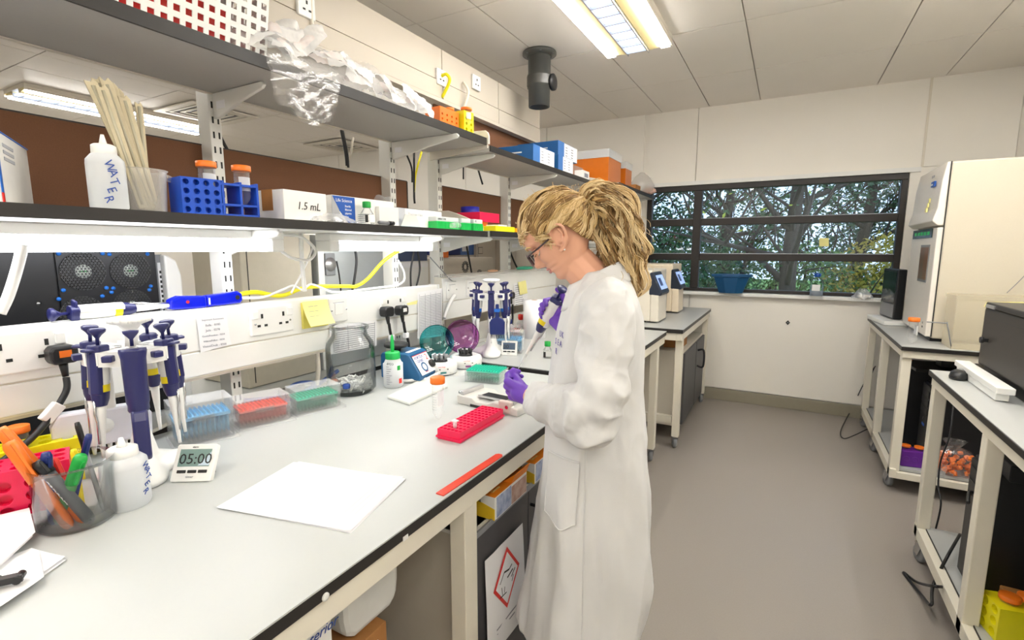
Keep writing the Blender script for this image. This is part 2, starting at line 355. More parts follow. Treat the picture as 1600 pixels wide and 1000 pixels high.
# ------------------------------------------------------------------ hanging service bulkhead with its panels and sockets
t = thing('service_bulkhead', 'long cream service bulkhead hung over the bench spine, below the ceiling', 'service bulkhead', (-1.8, 0, 0))
MB().box(-.1, -1.4, 2.345, -.003, 3.7, 2.62).build('core', m_cream, t)
yy = [-1.4, -.2, 1.0, 2.42, 3.05, 3.7]
for i in range(5):
    MB().box(-.004, yy[i]+.003, 2.45, .006, yy[i+1]-.003, 2.62).build('panel', M('bulkhead_panel', '#c6bdae', .5, var=.02, vs=3), t)
    MB().box(-.004, yy[i]+.003, 2.352, .012, yy[i+1]-.003, 2.444).build('cover', MATS['bulkhead_panel'], t, bev=.002)
MB().box(-.1, -1.4, 2.33, .016, 3.7, 2.35).build('bottom_rail', MATS['bulkhead_panel'], t)
def faceplate(name, label, loc, xd, w, h, nd, kind='double', group=None):
    """British socket: xd along the plate, nd out of the wall"""
    xd = V(xd); nd = V(nd); up = V((0, 0, 1)); t = thing(name, label, 'wall socket', mat=axes(loc, xd, up, nd), group=group)
    MB().box(-w/2, -h/2, -.004, w/2, h/2, .011).build('faceplate', m_white, t, bev=.004)
    for cx in ((-w/4, w/4) if kind == 'double' else (0,)):
        if kind in ('double', 'single'):
            p = MB().box(cx-.004, h*.1, .0105, cx+.004, h*.26, .0125)
            p.box(cx-.02, -h*.2, .0105, cx-.008, -h*.12, .0125).box(cx+.008, -h*.2, .0105, cx+.02, -h*.12, .0125)
            p.build('pin_holes', m_ink, t)
    if kind == 'double':
        for s in (-1, 1):
            MB().box(s*w*.41-.011, h*.1, .01, s*w*.41+.011, h*.38, .017).build('switch', m_white, t, bev=.002)
            MB().lathe([(.004, 0), (.004, .002), (0, .0025)], 8, c=(s*w*.41, -h*.08, .011)).build('screw', m_steel, t)
    if kind == 'spur':
        MB().box(-.022, -.02, .01, .022, .03, .0135).build('fuse_carrier', m_white, t, bev=.002)
        for s in (-1, 1): MB().lathe([(.004, 0), (.004, .003), (0, .0035)], 8, c=(s*w*.4, 0, .0105)).build('screw', m_steel, t)
        MB().box(-.03, h*.3, .0105, .03, h*.32, .0115).build('printed_line', m_inkg, t)
    return t
for px, py, lb in ((474, 12, 'white cable junction plate on the bulkhead above the blister wrappers'), (686, 122, 'white socket plate on the bulkhead above the orange rack'), (741, 130, 'white socket plate on the bulkhead near its far end')):
    p = Xp(px, py, -1.8); faceplate('wall_socket', lb, (-1.79, p.y, min(2.56, p.z)), (0, 1, 0), .085, .085, (1, 0, 0), 'single')
cable('conduit', [(-1.785, 1.52, 2.56), (-1.785, 1.52, 2.45), (-1.78, 1.52, 2.3)], .008, m_cream, 'thin cream conduit running down from the junction plate on the bulkhead')
cable('curly_lead', [(-1.785, 2.62, 2.5), (-1.75, 2.62, 2.44), (-1.77, 2.6, 2.34)], .008, m_cream, 'short cream lead curling from the bulkhead socket near its far end')
cable('yellow_lead', [(-1.785, 2.4, 2.47), (-1.75, 2.4, 2.475), (-1.735, 2.41, 2.44), (-1.79, 2.41, 2.36)], .009, m_yelp, 'yellow cable looped on the bulkhead socket above the wrappers')
# ------------------------------------------------------------------ outdoors
tag(MB().box(-14, WY+1, -.62, 14, 40, -.6).build('lawn', M('grass', '#4f7a2e', .9, var=.3, vs=6, hex2='#6f9a3a')), 'green lawn outside below the window', 'lawn')
m_bark = M('bark', '#4a4038', .85, var=.25, vs=18); leafm = [M('evergreen_leaf', '#2c4a30', .6, hex2='#3f6a38', vs=2), M('autumn_leaf', '#b98a2c', .6, hex2='#8a9a35', vs=2), M('lime_leaf', '#9ab933', .6, hex2='#c9c63c', vs=2)]
def tree(x, y, h, r, lm, nl, label, seed, spread=1.0, low=.35, leafs=.07):
    g = random.Random(seed); t = thing('tree', label, 'tree', (x, y, -.6)); tips = []
    tr = MB(); top = V((g.uniform(-.3, .3), g.uniform(-.3, .3), h)); path = [V((0, 0, 0)), V((g.uniform(-.1, .1), 0, h*.3)), V((g.uniform(-.2, .2), g.uniform(-.2, .2), h*.65)), top]
    pp = bez(path, 5); tr.tube(pp, [r*(1-.85*i/(len(pp)-1)) for i in range(len(pp))], 8); tr.build('trunk', m_bark, t)
    br = MB()
    def branch(p, d, l, rad, lev):
        q = [p]; dd = d.copy()
        for k in range(4):
            dd = (dd+V((g.uniform(-.25, .25), g.uniform(-.25, .25), g.uniform(-.12, .3)))).normalized(); q.append(q[-1]+dd*l/4)
        br.tube(q, [rad*(1-.2*k) for k in range(5)], 5, caps=False)
        for z in q[1:]: tips.append(z)
        if lev:
            for k in range(4):
                i = g.choice((1, 2, 3, 4)); branch(q[i], (dd+V((g.uniform(-1, 1), g.uniform(-1, 1), g.uniform(-.3, .7)))).normalized(), l*.6, rad*.5, lev-1)
    for k in range(16):
        f = low+(1-low)*k/16; p = pp[int(f*(len(pp)-1))]; a = g.uniform(0, 2*PI)
        branch(p, V((math.cos(a), math.sin(a), g.uniform(.1, .9))).normalized(), h*.36*spread*(1.15-f*.6), r*.42*(1.1-f*.7), 2)
    br.build('branches', m_bark, t, fix=False)
    lv = MB()
    for k in range(nl):
        p = g.choice(tips)+V((g.gauss(0, .22), g.gauss(0, .22), g.gauss(0, .2))); a = V((g.uniform(-1, 1), g.uniform(-1, 1), g.uniform(-.6, .6))).normalized(); b = a.orthogonal().normalized(); s = leafs*g.uniform(.6, 1.4)
        lv.add([p-a*s, p+b*s*.5, p+a*s, p-b*s*.5], [(0, 1, 2, 3)])
    o = lv.build('foliage', lm, t, fix=False); o['kind'] = 'stuff'
tree(.05, 9.4, 6.5, .16, leafm[2], 420, 'bare branched tree with a thick trunk right outside the window', 3, 1.25, .22, .05)
tree(-3.2, 11, 7, .2, leafm[0], 15000, 'dark evergreen tree outside beyond the left window pane', 5, 1.1, .06, .05)
tree(-1.2, 12, 6.5, .16, leafm[0], 9000, 'dark evergreen tree outside just left of the thick trunk', 8, 1.1, .06, .05)
tree(3.4, 12.5, 5.2, .18, leafm[1], 11000, 'autumn coloured tree outside at the right of the window', 11, 1.1, .06, .05)
tree(1.5, 15, 6, .2, leafm[0], 9000, 'distant evergreen tree outside behind the thick trunk', 14, 1.1, .06, .06)
tree(-6.2, 15, 7.5, .22, leafm[0], 13000, 'tall dark tree far out beyond the left end of the window', 17, 1.2, .05, .06)
tree(5.8, 16, 6, .2, leafm[0], 10000, 'dark tree far outside at the right edge of the window', 19, 1.2, .05, .06)
def bush(x, y, w, h, lm, n, label, seed):
    g = random.Random(seed); t = thing('bush', label, 'bush', (x, y, -.6)); lv = MB()
    for k in range(n):
        u = V((g.gauss(0, 1), g.gauss(0, 1), g.gauss(0, 1))).normalized()*g.uniform(.6, 1.02); p = V((u.x*w, u.y*w*.6, h*.5+u.z*h*.5)); a = V((g.uniform(-1, 1), g.uniform(-1, 1), g.uniform(-1, 1))).normalized(); b = a.orthogonal().normalized(); s = g.uniform(.025, .055)
        lv.add([p-a*s, p+b*s*.5, p+a*s, p-b*s*.5], [(0, 1, 2, 3)])
    lv.build('leaves', lm, t, fix=False)['kind'] = 'stuff'
    MB().tube([(0, 0, 0), (.02, 0, h*.7)], .04, 6).build('stem', m_bark, t)
bush(-1.9, 9.0, 1.6, 2.5, leafm[0], 7000, 'low green bush outside below the left of the window', 2)
bush(-.2, 10.5, 1.7, 2.3, M('bush_leaf', '#4d7a3a', .6, hex2='#6f8f3a', vs=2), 7000, 'low green bush outside behind the blue tub', 4)
bush(2.2, 10.2, 1.7, 2.6, leafm[1], 9000, 'yellowing bush outside at the right of the window', 6)
bush(-4.2, 10, 1.8, 2.6, leafm[0], 6000, 'dark bush outside at the far left of the window', 9)
# ================================================================== main bench, its spine and shelves
def bench(name, label, x0, x1, y0, y1, zt, legs, th=.032, rail=.055, front=1, top=m_top, endlip=False, low=None):
    """x1 is the front edge"""
    t = thing(name, label, 'bench')
    MB().box(x0, y0, zt-th, x1-.004, y1, zt-.0035).build('edging', m_edge, t, bev=.003)
    MB().box(x0, y0+.002, zt-.0034, x1-.002, y1-.002, zt).build('worktop', top, t)
    z1 = zt-th
    fr = MB().box(x1-.05, y0+.01, z1-rail, x1-.012, y1-.01, z1).box(x0+.02, y0+.01, z1-rail, x0+.05, y1-.01, z1)
    for y in (y0+.01, y1-.05): fr.box(x0+.05, y, z1-rail, x1-.05, y+.04, z1)
    fr.build('frame', m_frame, t, bev=.002)
    for y in legs:
        for x in (x1-.062, x0+.02):
            MB().box(x, y-.03, .1 if low else 0.012, x+.05, y+.03, z1-rail+.002).build('leg', m_frame, t, bev=.003)
            if not low: MB().lathe([(.022, 0), (.022, .012), (.01, .014)], 10, c=(x+.025, y, 0)).build('foot', m_black, t)
    return t
b1 = bench('main_bench', 'long pale laminate bench with black edging, nearest the camera on the left', -1.765, -.69, -1.3, 2.12, .9, (-1.2, 1.04, 2.05))
MB().lathe([(.008, 0), (.008, .002), (.004, .003), (0, .003)], 12, T=axes((-.694, .553, .875), (0, 1, 0), (0, 0, 1), (1, 0, 0))).build('screw_cap', m_white, b1)
MB().box(-.695, .762, .868, -.6925, .778, .878).build('edge_chip', m_white, b1)
# spine: slotted uprights between the benches, shelves on brackets
def upright(x, y, z0, z1, label, wd=.042):
    t = thing('slotted_upright', label, 'shelf upright', (x, y, z0)); h = z1-z0
    MB().box(-.05, -wd/2, 0, .02, wd/2, h).build('post', m_upr, t, bev=.003)
    s = MB(); n = int(h/.05)
    for k in range(n):
        for q in (-.012, .007): s.box(.0195, q, .02+k*.05, .0208, q+.006, .05+k*.05-.008)
    s.build('slots', m_ink, t)['kind'] = 'stuff'
UX = -1.8
for y, lb in ((-.9, 'white slotted shelf upright behind the near end of the long bench'), (1.08, 'white slotted shelf upright by the white cylinder ended lamp, behind the blue rack'), (1.97, 'white slotted shelf upright at the far end of the first shelf bay'),
              (2.36, 'cream slotted upright at the near end of the second shelf bay'), (3.18, 'white slotted upright in the middle of the second shelf bay'), (3.9, 'grey slotted upright behind the orange tub on the far shelf'), (4.75, 'slotted upright of the far shelf bay')):
    upright(UX, y, .015, 2.07 if y < 3.5 else 2.36, lb)
def bracket(x0, y, z, L, label, h=.085, m=m_upr):
    t = thing('shelf_bracket', label, 'shelf bracket', (x0, y, z))
    MB().prism([(0, 0), (L, 0), (L+.012, -.012), (L, -.022), (L*.6, -.045), (.03, -h), (0, -h)], -.006, .006, 'y').build('arm', m, t, bev=.004)
    MB().box(.025, -.0075, -.055, .07, -.0062, -.03).build('rating_label', m_paper, t)
def shelf(label, x0, x1, y0, y1, zt, th=.03, mat=m_shelf, endplate=True, lit=False):
    t = thing('shelf', label, 'shelf')
    MB().box(x0, y0, zt-th, x1-.008, y1, zt).build('board', mat, t)
    MB().box(x1-.008, y0, zt-th, x1, y1, zt).build('front_edging', m_edge, t)
    MB().box(x0-.012, y0, zt-th-.004, x0, y1, zt-.004).build('rear_rail', m_cream, t)
    return t
SX = -1.775
shelf('grey upper shelf with black front edge above the main bench', SX, -1.4, -1.3, 2.262, 2.07, th=.036)
shelf('grey middle shelf above the main bench carrying boxes and racks', SX, -1.4, -1.3, 2.265, 1.596, mat=M('pale_shelf', '#d9d9d6', .4))
shelf('grey upper shelf of the second bay carrying blue file boxes', SX, -1.4, 2.30, 3.92, 2.04)
shelf('grey middle shelf of the second bay behind the woman', SX, -1.4, 2.30, 3.92, 1.6)
shelf('grey upper shelf of the far bay with orange tubs', SX, -1.21, 3.96, 5.18, 2.03)
shelf('grey middle shelf of the far bay behind the ponytail', SX, -1.21, 3.96, 5.18, 1.55)
for y, L, lb in ((1.08, .27, 'near'), (1.97, .4, 'far')):
    bracket(-1.78, y, 2.034, L, 'grey steel bracket under the upper shelf, %s one' % lb); bracket(-1.78, y, 1.566, .3, 'white steel bracket under the middle shelf, %s one' % lb)
for y, lb in ((2.36, 'near'), (3.18, 'middle'), (3.85, 'far')):
    bracket(-1.78, y, 2.01, .36, 'cream bracket under the second bay upper shelf, %s one' % lb); bracket(-1.78, y, 1.57, .34, 'cream bracket under the second bay middle shelf, %s one' % lb)
for y, lb in ((4.05, 'near'), (5.05, 'far')): bracket(-1.78, y, 2.0, .5, 'cream bracket under the far bay upper shelf, %s one' % lb)
def endplate(y, z, L, h, label):
    n = 10; poly = [(0, 0), (L, 0), (L, .02)]+[(L-.02-(L-.1)*math.sin(k/n*PI/2)**1.6*.9, .02+(h-.02)*math.sin(k/n*PI/2)) for k in range(1, n+1)]+[(0, h)]
    t = thing('shelf_end_plate', label, 'shelf end plate', (-1.775, y, z)); MB().prism(poly, -.006, .006, 'y').build('plate', m_cream, t, bev=.003)
    MB().box(.02, -.009, .02, .06, -.0065, .03).build('clip', m_upr, t)
t = thing('shelf_end_plate', 'rounded cream end plate closing the upper shelf beside the yellow rack', 'shelf end plate', (-1.775, 2.272, 2.04))
MB().prism([(0, 0), (.385, 0), (.385, .04), (.378, .058), (.362, .07), (.2, .075), (0, .08)], -.006, .006, 'y').build('plate', m_cream, t, bev=.003)
MB().prism([(0, -.05), (.375, -.018), (.375, -.002), (0, -.002)], -.004, .004, 'y').build('flange', m_cream, t)
endplate(2.29, 1.6, .33, .115, 'curved cream end plate on the middle shelf behind the green racks')
endplate(3.95, 2.0, .52, .12, 'curved cream end plate beside the orange tub on the far shelf')
# brown boards of the spine
def board(label, y0, y1, z0, z1, x=-1.84):
    t = thing('pin_board', label, 'board', (x, 0, 0)); MB().box(-.012, y0, z0, .0, y1, z1).build('panel', m_brown, t)
    MB().box(-.014, y0, z1, .002, y1, z1+.004).build('top_trim', m_edge, t); MB().box(-.014, y1-.004, z0, .003, y1+.003, z1).build('end_trim', m_edge, t)
board('long brown fabric board behind the items on the middle shelf', -1.3, 2.145, 1.585, 1.865)
board('brown fabric board behind the red tray in the second bay', 2.375, 3.9, 1.585, 1.875)
board('brown board above the second bay upper shelf, behind the blue boxes', 2.4, 3.62, 2.06, 2.33)
# ------------------------------------------------------------------ dado trunking over the main bench
TX = -1.70
t = thing('dado_trunking', 'white dado trunking along the back of the main bench, sockets on it', 'trunking')
MB().box(-1.765, -1.3, 1.075, TX-.006, 2.22, 1.297).build('body', m_frame, t)
MB().box(TX-.008, -1.3, 1.165, TX, 2.215, 1.303).build('upper_cover', m_white, t, bev=.003)
MB().box(TX-.008, -1.3, 1.08, TX+.0, 2.215, 1.161).build('lower_cover', m_white, t, bev=.003)
MB().box(-1.765, -1.3, 1.297, TX-.008, 2.22, 1.304).build('top_ledge', m_white, t)
MB().box(-1.77, 2.22, 1.07, TX+.004, 2.226, 1.307).build('end_cap', m_white, t, bev=.001)
MB().box(-1.765, -1.3, 1.066, TX-.01, 2.22, 1.075).build('underside', m_beige, t)
def plug(name, label, loc, cab, lab=None):
    t = thing(name, label, 'plug', mat=axes(loc, (0, 1, 0), (0, 0, 1), (1, 0, 0)))
    MB().prism([(-.024, -.022), (.024, -.022), (.03, -.008), (.03, .014), (.022, .026), (-.022, .026), (-.03, .014), (-.03, -.008)], 0, .045).build('body', m_black, t, bev=.006)
    MB().cyl((0, -.018, .024), (.0, -.058, .03), .011, .007, 10).build('strain_relief', m_black, t)
    if lab: MB().box(-.012, -.004, .0452, .014, .014, .0458).build('sticker', lab, t)
    return t
p = Xp(44, 548, TX); faceplate('wall_socket', 'white double socket at the left edge holding the orange stickered plug', (TX, p.y-.01, p.z), (0, 1, 0), .178, .104, (1, 0, 0))
p = Xp(424, 502, TX); faceplate('wall_socket', 'white double socket with nothing plugged in, left of the yellow notes', (TX, p.y, 1.237), (0, 1, 0), .178, .104, (1, 0, 0))
p = Xp(527, 488, TX); faceplate('wall_socket', 'white fused outlet plate right of the yellow notes', (TX, p.y, 1.241), (0, 1, 0), .1, .104, (1, 0, 0), 'spur')
p = Xp(614, 488, TX); faceplate('wall_socket', 'white double socket holding two black plugs', (TX, p.y, 1.229), (0, 1, 0), .178, .104, (1, 0, 0))
p = Xp(91, 556, TX+.012); plug('mains_plug', 'black plug with an orange sticker in the left socket', (TX+.012, p.y, p.z+.005), 0, m_orange)
cable('plug_cable', [(TX+.045, p.y, p.z-.055), (TX+.06, p.y-.015, p.z-.1), (TX+.08, p.y-.1, p.z-.19), (TX+.09, p.y-.25, p.z-.27)], .008, m_black, 'black cable with a white tag running from the orange stickered plug')
tg = thing('cable_tag', 'white folded tag on the black cable at the left', 'tag', mat=zframe((TX+.066, p.y-.045, p.z-.135), (.05, -.6, -.6), (1, 0, 0)))
MB().box(-.012, -.014, -.025, .012, .014, .025).build('wrap', m_white, tg, bev=.003)
for k, (px, py, lb) in enumerate(((599, 487, 'black round plug at the left of the twin plugs'), (622, 485, 'black square plug with a white sticker, right of the twin plugs'))):
    p = Xp(px, py, TX+.012); plug('mains_plug', lb, (TX+.012, p.y, p.z), 0, m_paper if k else None)
    cable('plug_cable', [(TX+.045, p.y, p.z-.055), (TX+.05, p.y+.005, p.z-.11), (TX+.055, p.y+.02, p.z-.16), (TX+.06, p.y+.055-.03*k, p.z-.27)], .007, m_black, 'black cable dropping from the %s of the twin plugs' % ('right' if k else 'left'))
    q = thing('cable_tag', 'white paper tag on the %s twin plug cable' % ('right' if k else 'left'), 'tag', (TX+.051, p.y+.007, p.z-.125)); MB().box(-.01, -.012, -.012, .012, .012, .014).build('wrap', m_paper, q, bev=.003)
def sheet(name, label, quad, mat=m_paper, lines=0, off=.0015, lm=m_inkg, cols=0, cat='paper', grid=None):
    """paper fixed to a surface: quad = four world corners TL, TR, BR, BL"""
    a, b, c, d = [V(q) for q in quad]; nrm = (b-a).cross(d-a).normalized(); o = (a+b+c+d)/4
    if nrm.dot(EYE-o) < 0: nrm = -nrm
    t = thing(name, label, cat, tuple(o)); L = lambda u, v, h: (a+(b-a)*u+(d-a)*v+(a-b+c-d)*u*v)-o+nrm*h
    m = MB(); n = 6
    m.grid(lambda u, v: L(u, v, off+.0016*math.sin(u*7+v*3)**2), n, n); m.build('page', mat, t, fix=False)
    ln = MB()
    for k in range(lines):
        v = .1+.84*k/max(1, lines-1); u1 = rnd.uniform(.6, .92) if not grid else .95
        ln.add([L(.08, v, off+.003), L(u1, v, off+.003), L(u1, v+.22/lines, off+.003), L(.08, v+.22/lines, off+.003)], [(0, 1, 2, 3)])
    for k in range(cols):
        u = .06+.88*k/max(1, cols-1); ln.add([L(u, .05, off+.003), L(u+.008, .05, off+.003), L(u+.008, .95, off+.003), L(u, .95, off+.003)], [(0, 1, 2, 3)])
    if ln.v: ln.build('print', lm, t, fix=False)
    return t
def onx(x, pts): return [Xp(a, b, x) for a, b in pts]
sh = sheet('extension_list', 'white paper list of names and numbers stuck to the trunking', onx(TX+.002, ((306, 494), (352, 487), (361, 538), (313, 551))))
q = onx(TX+.0075, ((333, 500), (333, 509), (333, 517), (334, 525), (335, 533), (336, 541)))
for s, p in zip(('Important Extensions', 'Bella - 0182', 'Jade - 0278', 'Grade/Fraction - 0254', 'Wilson/Fallon - 0256', 'Vision/Desk - 0366'), q):
    text(s, .0105 if len(s) < 20 else .0085, p-V(sh.location), (0, 1, -.02), (0, 0, 1), m_inkg, sh, align='CENTER')
nb = thing('sticky_note_pad', 'pad of yellow sticky notes on the trunking, top sheet curling', 'sticky notes', tuple(Xp(490, 490, TX)))
MB().box(0, -.06, -.055, .012, .062, .05).build('pad', M('note_pad', '#e9dc6a', .7), nb)
MB().grid(lambda u, v: V((.0135+.03*(1-v)**2, -.064+.125*u+.012*(1-v), -.045+.1*v)), 6, 6).build('top_note', m_note, nb, fix=False)
for k in range(3): text('~~~ ~~', .014, (.02+.004*k, -.04, .03-.02*k), (0, 1, 0), (0, 0, 1), m_inkg, nb)
sheet('log_sheet', 'printed log table sheet hung on the trunking right of the twin plugs', onx(TX+.003, ((652, 457), (690, 450), (690, 525), (652, 530))), lines=26, cols=5, grid=1)
sheet('log_sheet', 'printed table sheet behind the large glass jar', onx(TX+.003, ((514, 510), (588, 500), (588, 540), (516, 554))), lines=12, cols=4, grid=1)
sheet('sticky_note', 'small yellow sticky note beside the log sheet', onx(TX+.003, ((635, 474), (652, 469), (651, 475), (637, 477))), m_note, cat='sticky note')
# ------------------------------------------------------------------ bench lamps under the middle shelf
def benchlamp(y0, y1, label, x=-1.66):
    t = thing('bench_lamp', label, 'lamp', (x, 0, 1.566))
    MB().box(-.045, y0, -.03, .045, y1, 0).build('housing', m_white, t, bev=.004)
    MB().prism([(-.035, -.03), (.035, -.03), (.04, -.05), (.03, -.072), (-.03, -.072), (-.04, -.05)], y0+.05, y1-.05, 'y').build('diffuser', m_tube, t, bev=.006)
    for a, b in ((y0, y0+.05), (y1-.05, y1)): MB().box(-.044, a, -.074, .044, b, -.028).build('end_cap', m_white, t, bev=.006)
benchlamp(-.1, 1.2, 'long white fluorescent lamp under the middle shelf at the left'); benchlamp(1.41, 2.12, 'shorter white fluorescent lamp under the middle shelf at the right')
cable('lamp_lead', [(-1.66, 1.2, 1.51), (-1.65, 1.25, 1.47), (-1.65, 1.33, 1.46), (-1.66, 1.37, 1.5), (-1.68, 1.32, 1.55), (-1.68, 1.22, 1.555)], .006, m_white, 'white lead looping from the end of the left lamp')
cable('white_cable', [Xp(36, 380, -1.63), Xp(28, 415, -1.65), Xp(14, 460, -1.66), Xp(0, 490, -1.66)], .012, m_white, 'white cable hanging in front of the black server at the far left')
cable('white_cable', [Xp(470, 365, -1.7), Xp(472, 410, -1.7), Xp(476, 455, -1.71)], .0085, m_white, 'straight white cable hanging between the two lamps')
cable('white_cable', [Xp(489, 385, -1.72), Xp(475, 420, -1.72), Xp(455, 458, -1.72)], .004, m_white, 'thin white lead slanting down left of the straight white cable')
cable('yellow_cable', [Xp(x, y, -1.755)+V((0, 0, .008)) for x, y in ((372, 464), (400, 460), (440, 465), (480, 452), (540, 450), (556, 450), (575, 438), (600, 410), (625, 393))], .0085, m_yelp, 'yellow network cable lying along the trunking top and rising right')
cable('white_cable', [Xp(x, y, -1.75)+V((0, 0, .004)) for x, y in ((372, 467), (410, 466), (440, 455), (458, 448), (472, 454), (485, 446), (500, 450), (525, 458), (580, 452), (625, 445), (632, 430), (622, 408))], .005, m_white, 'white cable snaking along the top of the trunking')
for pts, r, lb in ((((554, 386), (557, 410), (551, 453)), .006, 'black cable in front of the silver machine'), (((526, 408), (530, 430), (533, 458)), .0035, 'thin black lead hanging from the dark module on the silver machine'), (((648, 388), (642, 420), (642, 450)), .005, 'left of two black cables in front of the white printer'), (((652, 388), (656, 420), (650, 450)), .005, 'right of two black cables in front of the white printer')):
    cable('black_cable', [Xp(x, y, -1.80) for x, y in pts], r, m_black, lb)
for pts, r, m, lb in ((((327, 176), (345, 215), (362, 246)), .006, m_black, 'thin black cable crossing the gap under the upper shelf, beside the grey post'), (((534, 203), (541, 240), (543, 262)), .009, m_black, 'thick black cable in the gap under the upper shelf, middle'), (((552, 215), (548, 240), (541, 262)), .005, m_cream, 'cream cable beside the thick black cable under the upper shelf'),
        (((635, 241), (643, 262), (644, 285)), .005, m_black, 'left black cable between the two shelf bays'), (((647, 235), (647, 300), (648, 318)), .006, m_black, 'straight black cable between the two shelf bays'), (((660, 233), (650, 270), (647, 300)), .006, m_yelp, 'yellow cable between the two shelf bays'), (((724, 250), (724, 280)), .005, m_black, 'short black cable under the second bay upper shelf, left'), (((745, 258), (754, 288)), .006, m_black, 'short black cable under the second bay upper shelf, right')):
    cable('hanging_cable', [Xp(x, y, -1.87) for x, y in pts], r, m, lb)
# ------------------------------------------------------------------ second and third benches
bench('second_bench', 'grey topped bench behind the main bench, carrying the second pipette stand', -1.765, -.725, 2.14, 3.62, .918, (2.3, 3.42), top=m_topg, low=1)
b3 = bench('far_bench', 'grey topped bench under the two screen instruments, beside the window wall', -1.765, -.62, 3.67, 5.16, .93, (3.75, 5.05), top=m_topg, low=1)
def caster(x, y, label, parent=None, rot=0, r=.045):
    t = thing('caster', label, 'caster', (x, y, 0), rot) if parent is None else parent
    o = V((x, y, 0)) if parent else V((0, 0, 0))
    c = bpy.data.objects.new('caster', None); C.objects.link(c); c.parent = t; c.location = o; c.rotation_euler = (0, 0, rot)
    MB().lathe([(.012, -.013), (r-.006, -.014), (r, -.008), (r, .008), (r-.006, .014), (.012, .013)], 20, T=axes((.0, .02, r), (0, 1, 0), (0, 0, 1), (1, 0, 0))).build('wheel', m_greyp, c)
    MB().prism([(-.02, .1), (.03, .1), (.036, r), (.01, r-.01)], -.022, -.017, 'x').prism([(-.02, .1), (.03, .1), (.036, r), (.01, r-.01)], .017, .022, 'x').box(-.025, -.025, .094, .025, .03, .1).cyl((0, 0, .1), (0, 0, .115), .012).build('fork', m_steel, c)
for n in bpy.data.objects[:]:
    pass
for t0, xx, yy in ((bpy.data.objects['second_bench'], -.762, (2.3, 3.42)), (b3, -.657, (3.75, 5.05))):
    for y in yy: caster(xx, y, '', t0, .4)
    for y in yy: caster(-1.72, y, '', t0, .1)
    MB().box(xx-.9, yy[1]-.02, .2, xx-.03, yy[1]+.02, .25).build('cross_rail', m_frame, t0); MB().box(xx-.9, yy[0]-.02, .2, xx-.03, yy[0]+.02, .25).build('cross_rail', m_frame, t0)
t = thing('under_bench_cabinet', 'dark door cabinet under the far bench with looped black handle', 'cabinet', (-.64, 4.35, .0))
MB().box(-.6, -.42, .12, -.02, .6, .72).build('body', m_pedes, t); MB().box(-.6, -.45, .12, -.02, -.425, .72).build('side_panel', m_cream, t)
for y0, y1 in ((-.42, .13), (.14, .6)): MB().box(-.02, y0+.004, .13, -.002, y1-.004, .7).build('door', m_dark, t, bev=.003)
MB().tube(bez([(0, .2, .48), (.05, .2, .48), (.05, .2, .62), (0, .2, .62)], 6), .009, 8).build('handle', m_black, t)
t = thing('blue_tray', 'blue plastic tray seen on the ledge under the second bench end', 'tray', (-1.05, 3.9, .74)); MB().box(-.1, -.12, 0, .1, .1, .1).build('tray', m_tblue, t, bev=.01); MB().box(-.11, -.13, .1, .11, .11, .108).build('rim', m_tblue, t)
MB().box(-1.70, .2 if 0 else 2.34, .27, -1.685, 3.38, .83).build('back_panel', m_pedes, bpy.data.objects['second_bench']); MB().box(-1.70, 3.8, .27, -1.685, 5.0, .83).build('back_panel', m_pedes, b3)
t = thing('cardboard_box', 'small cardboard box on the cabinet top under the far bench', 'box', (-.75, 4.15, .722)); MB().box(-.08, -.12, 0, .06, .12, .09).build('body', m_card, t); MB().box(-.082, -.02, .09, .062, .02, .0915).build('tape', m_cream, t)
# ================================================================== pipettes and their stands
def pipette(label, T, body=m_navy, band=m_yellow, group=None, tip=False, sc=1.0, grip=None):
    """axis +z towards the plunger, thumb side +x, origin at the hook"""
    t = thing('pipette', label, 'pipette', mat=T @ Matrix.Scale(sc, 4), group=group)
    MB().lathe([(.004, .02), (.004, .038), (.009, .046), (.017, .054), (.018, .06), (.014, .063), (0, .064)], 18).build('plunger', body, t)
    MB().prism([(-.019, -.014), (.012, -.019), (.02, -.01), (.02, .01), (.012, .019), (-.019, .014)], .002, .022).prism([(.0, -.015), (.034, -.012), (.036, .012), (.0, .015)], .006, .014).build('head', body, t, bev=.004)
    MB().lathe([(.017, .004), (.018, -.03), (.0175, -.1), (.014, -.104), (.011, -.126)], 20, sx=1.1).build('handle', m_white, t)
    MB().prism([(.004, -.0185), (.017, -.015), (.0215, 0), (.017, .015), (.004, .0185)], -.1, .004).build('grip', grip or body, t, bev=.003)
    MB().lathe([(.0185, -.094), (.0185, -.076)], 20, sx=1.12, close=False).build('band', band, t)
    MB().lathe([(.0182, -.094), (.0165, -.114), (.012, -.13)], 20, sx=1.1, close=False).build('collar', body, t)
    MB().lathe([(.011, -.124), (.0095, -.16), (.0065, -.2), (.0045, -.245), (.004, -.262)], 16).build('shaft', m_white, t)
    MB().tube([(.015, 0, -.115), (.0145, 0, -.15), (.010, 0, -.17), (.0075, 0, -.225)], .0032, 6).build('ejector', m_steel, t)
    MB().box(-.0192, -.011, -.07, -.0184, .011, -.015).build('data_label', m_paper, t)
    if tip: MB().lathe([(.0062, -.245), (.005, -.275), (.0015, -.325), (0, -.326)], 12).build('tip', m_frost, t)
    return t
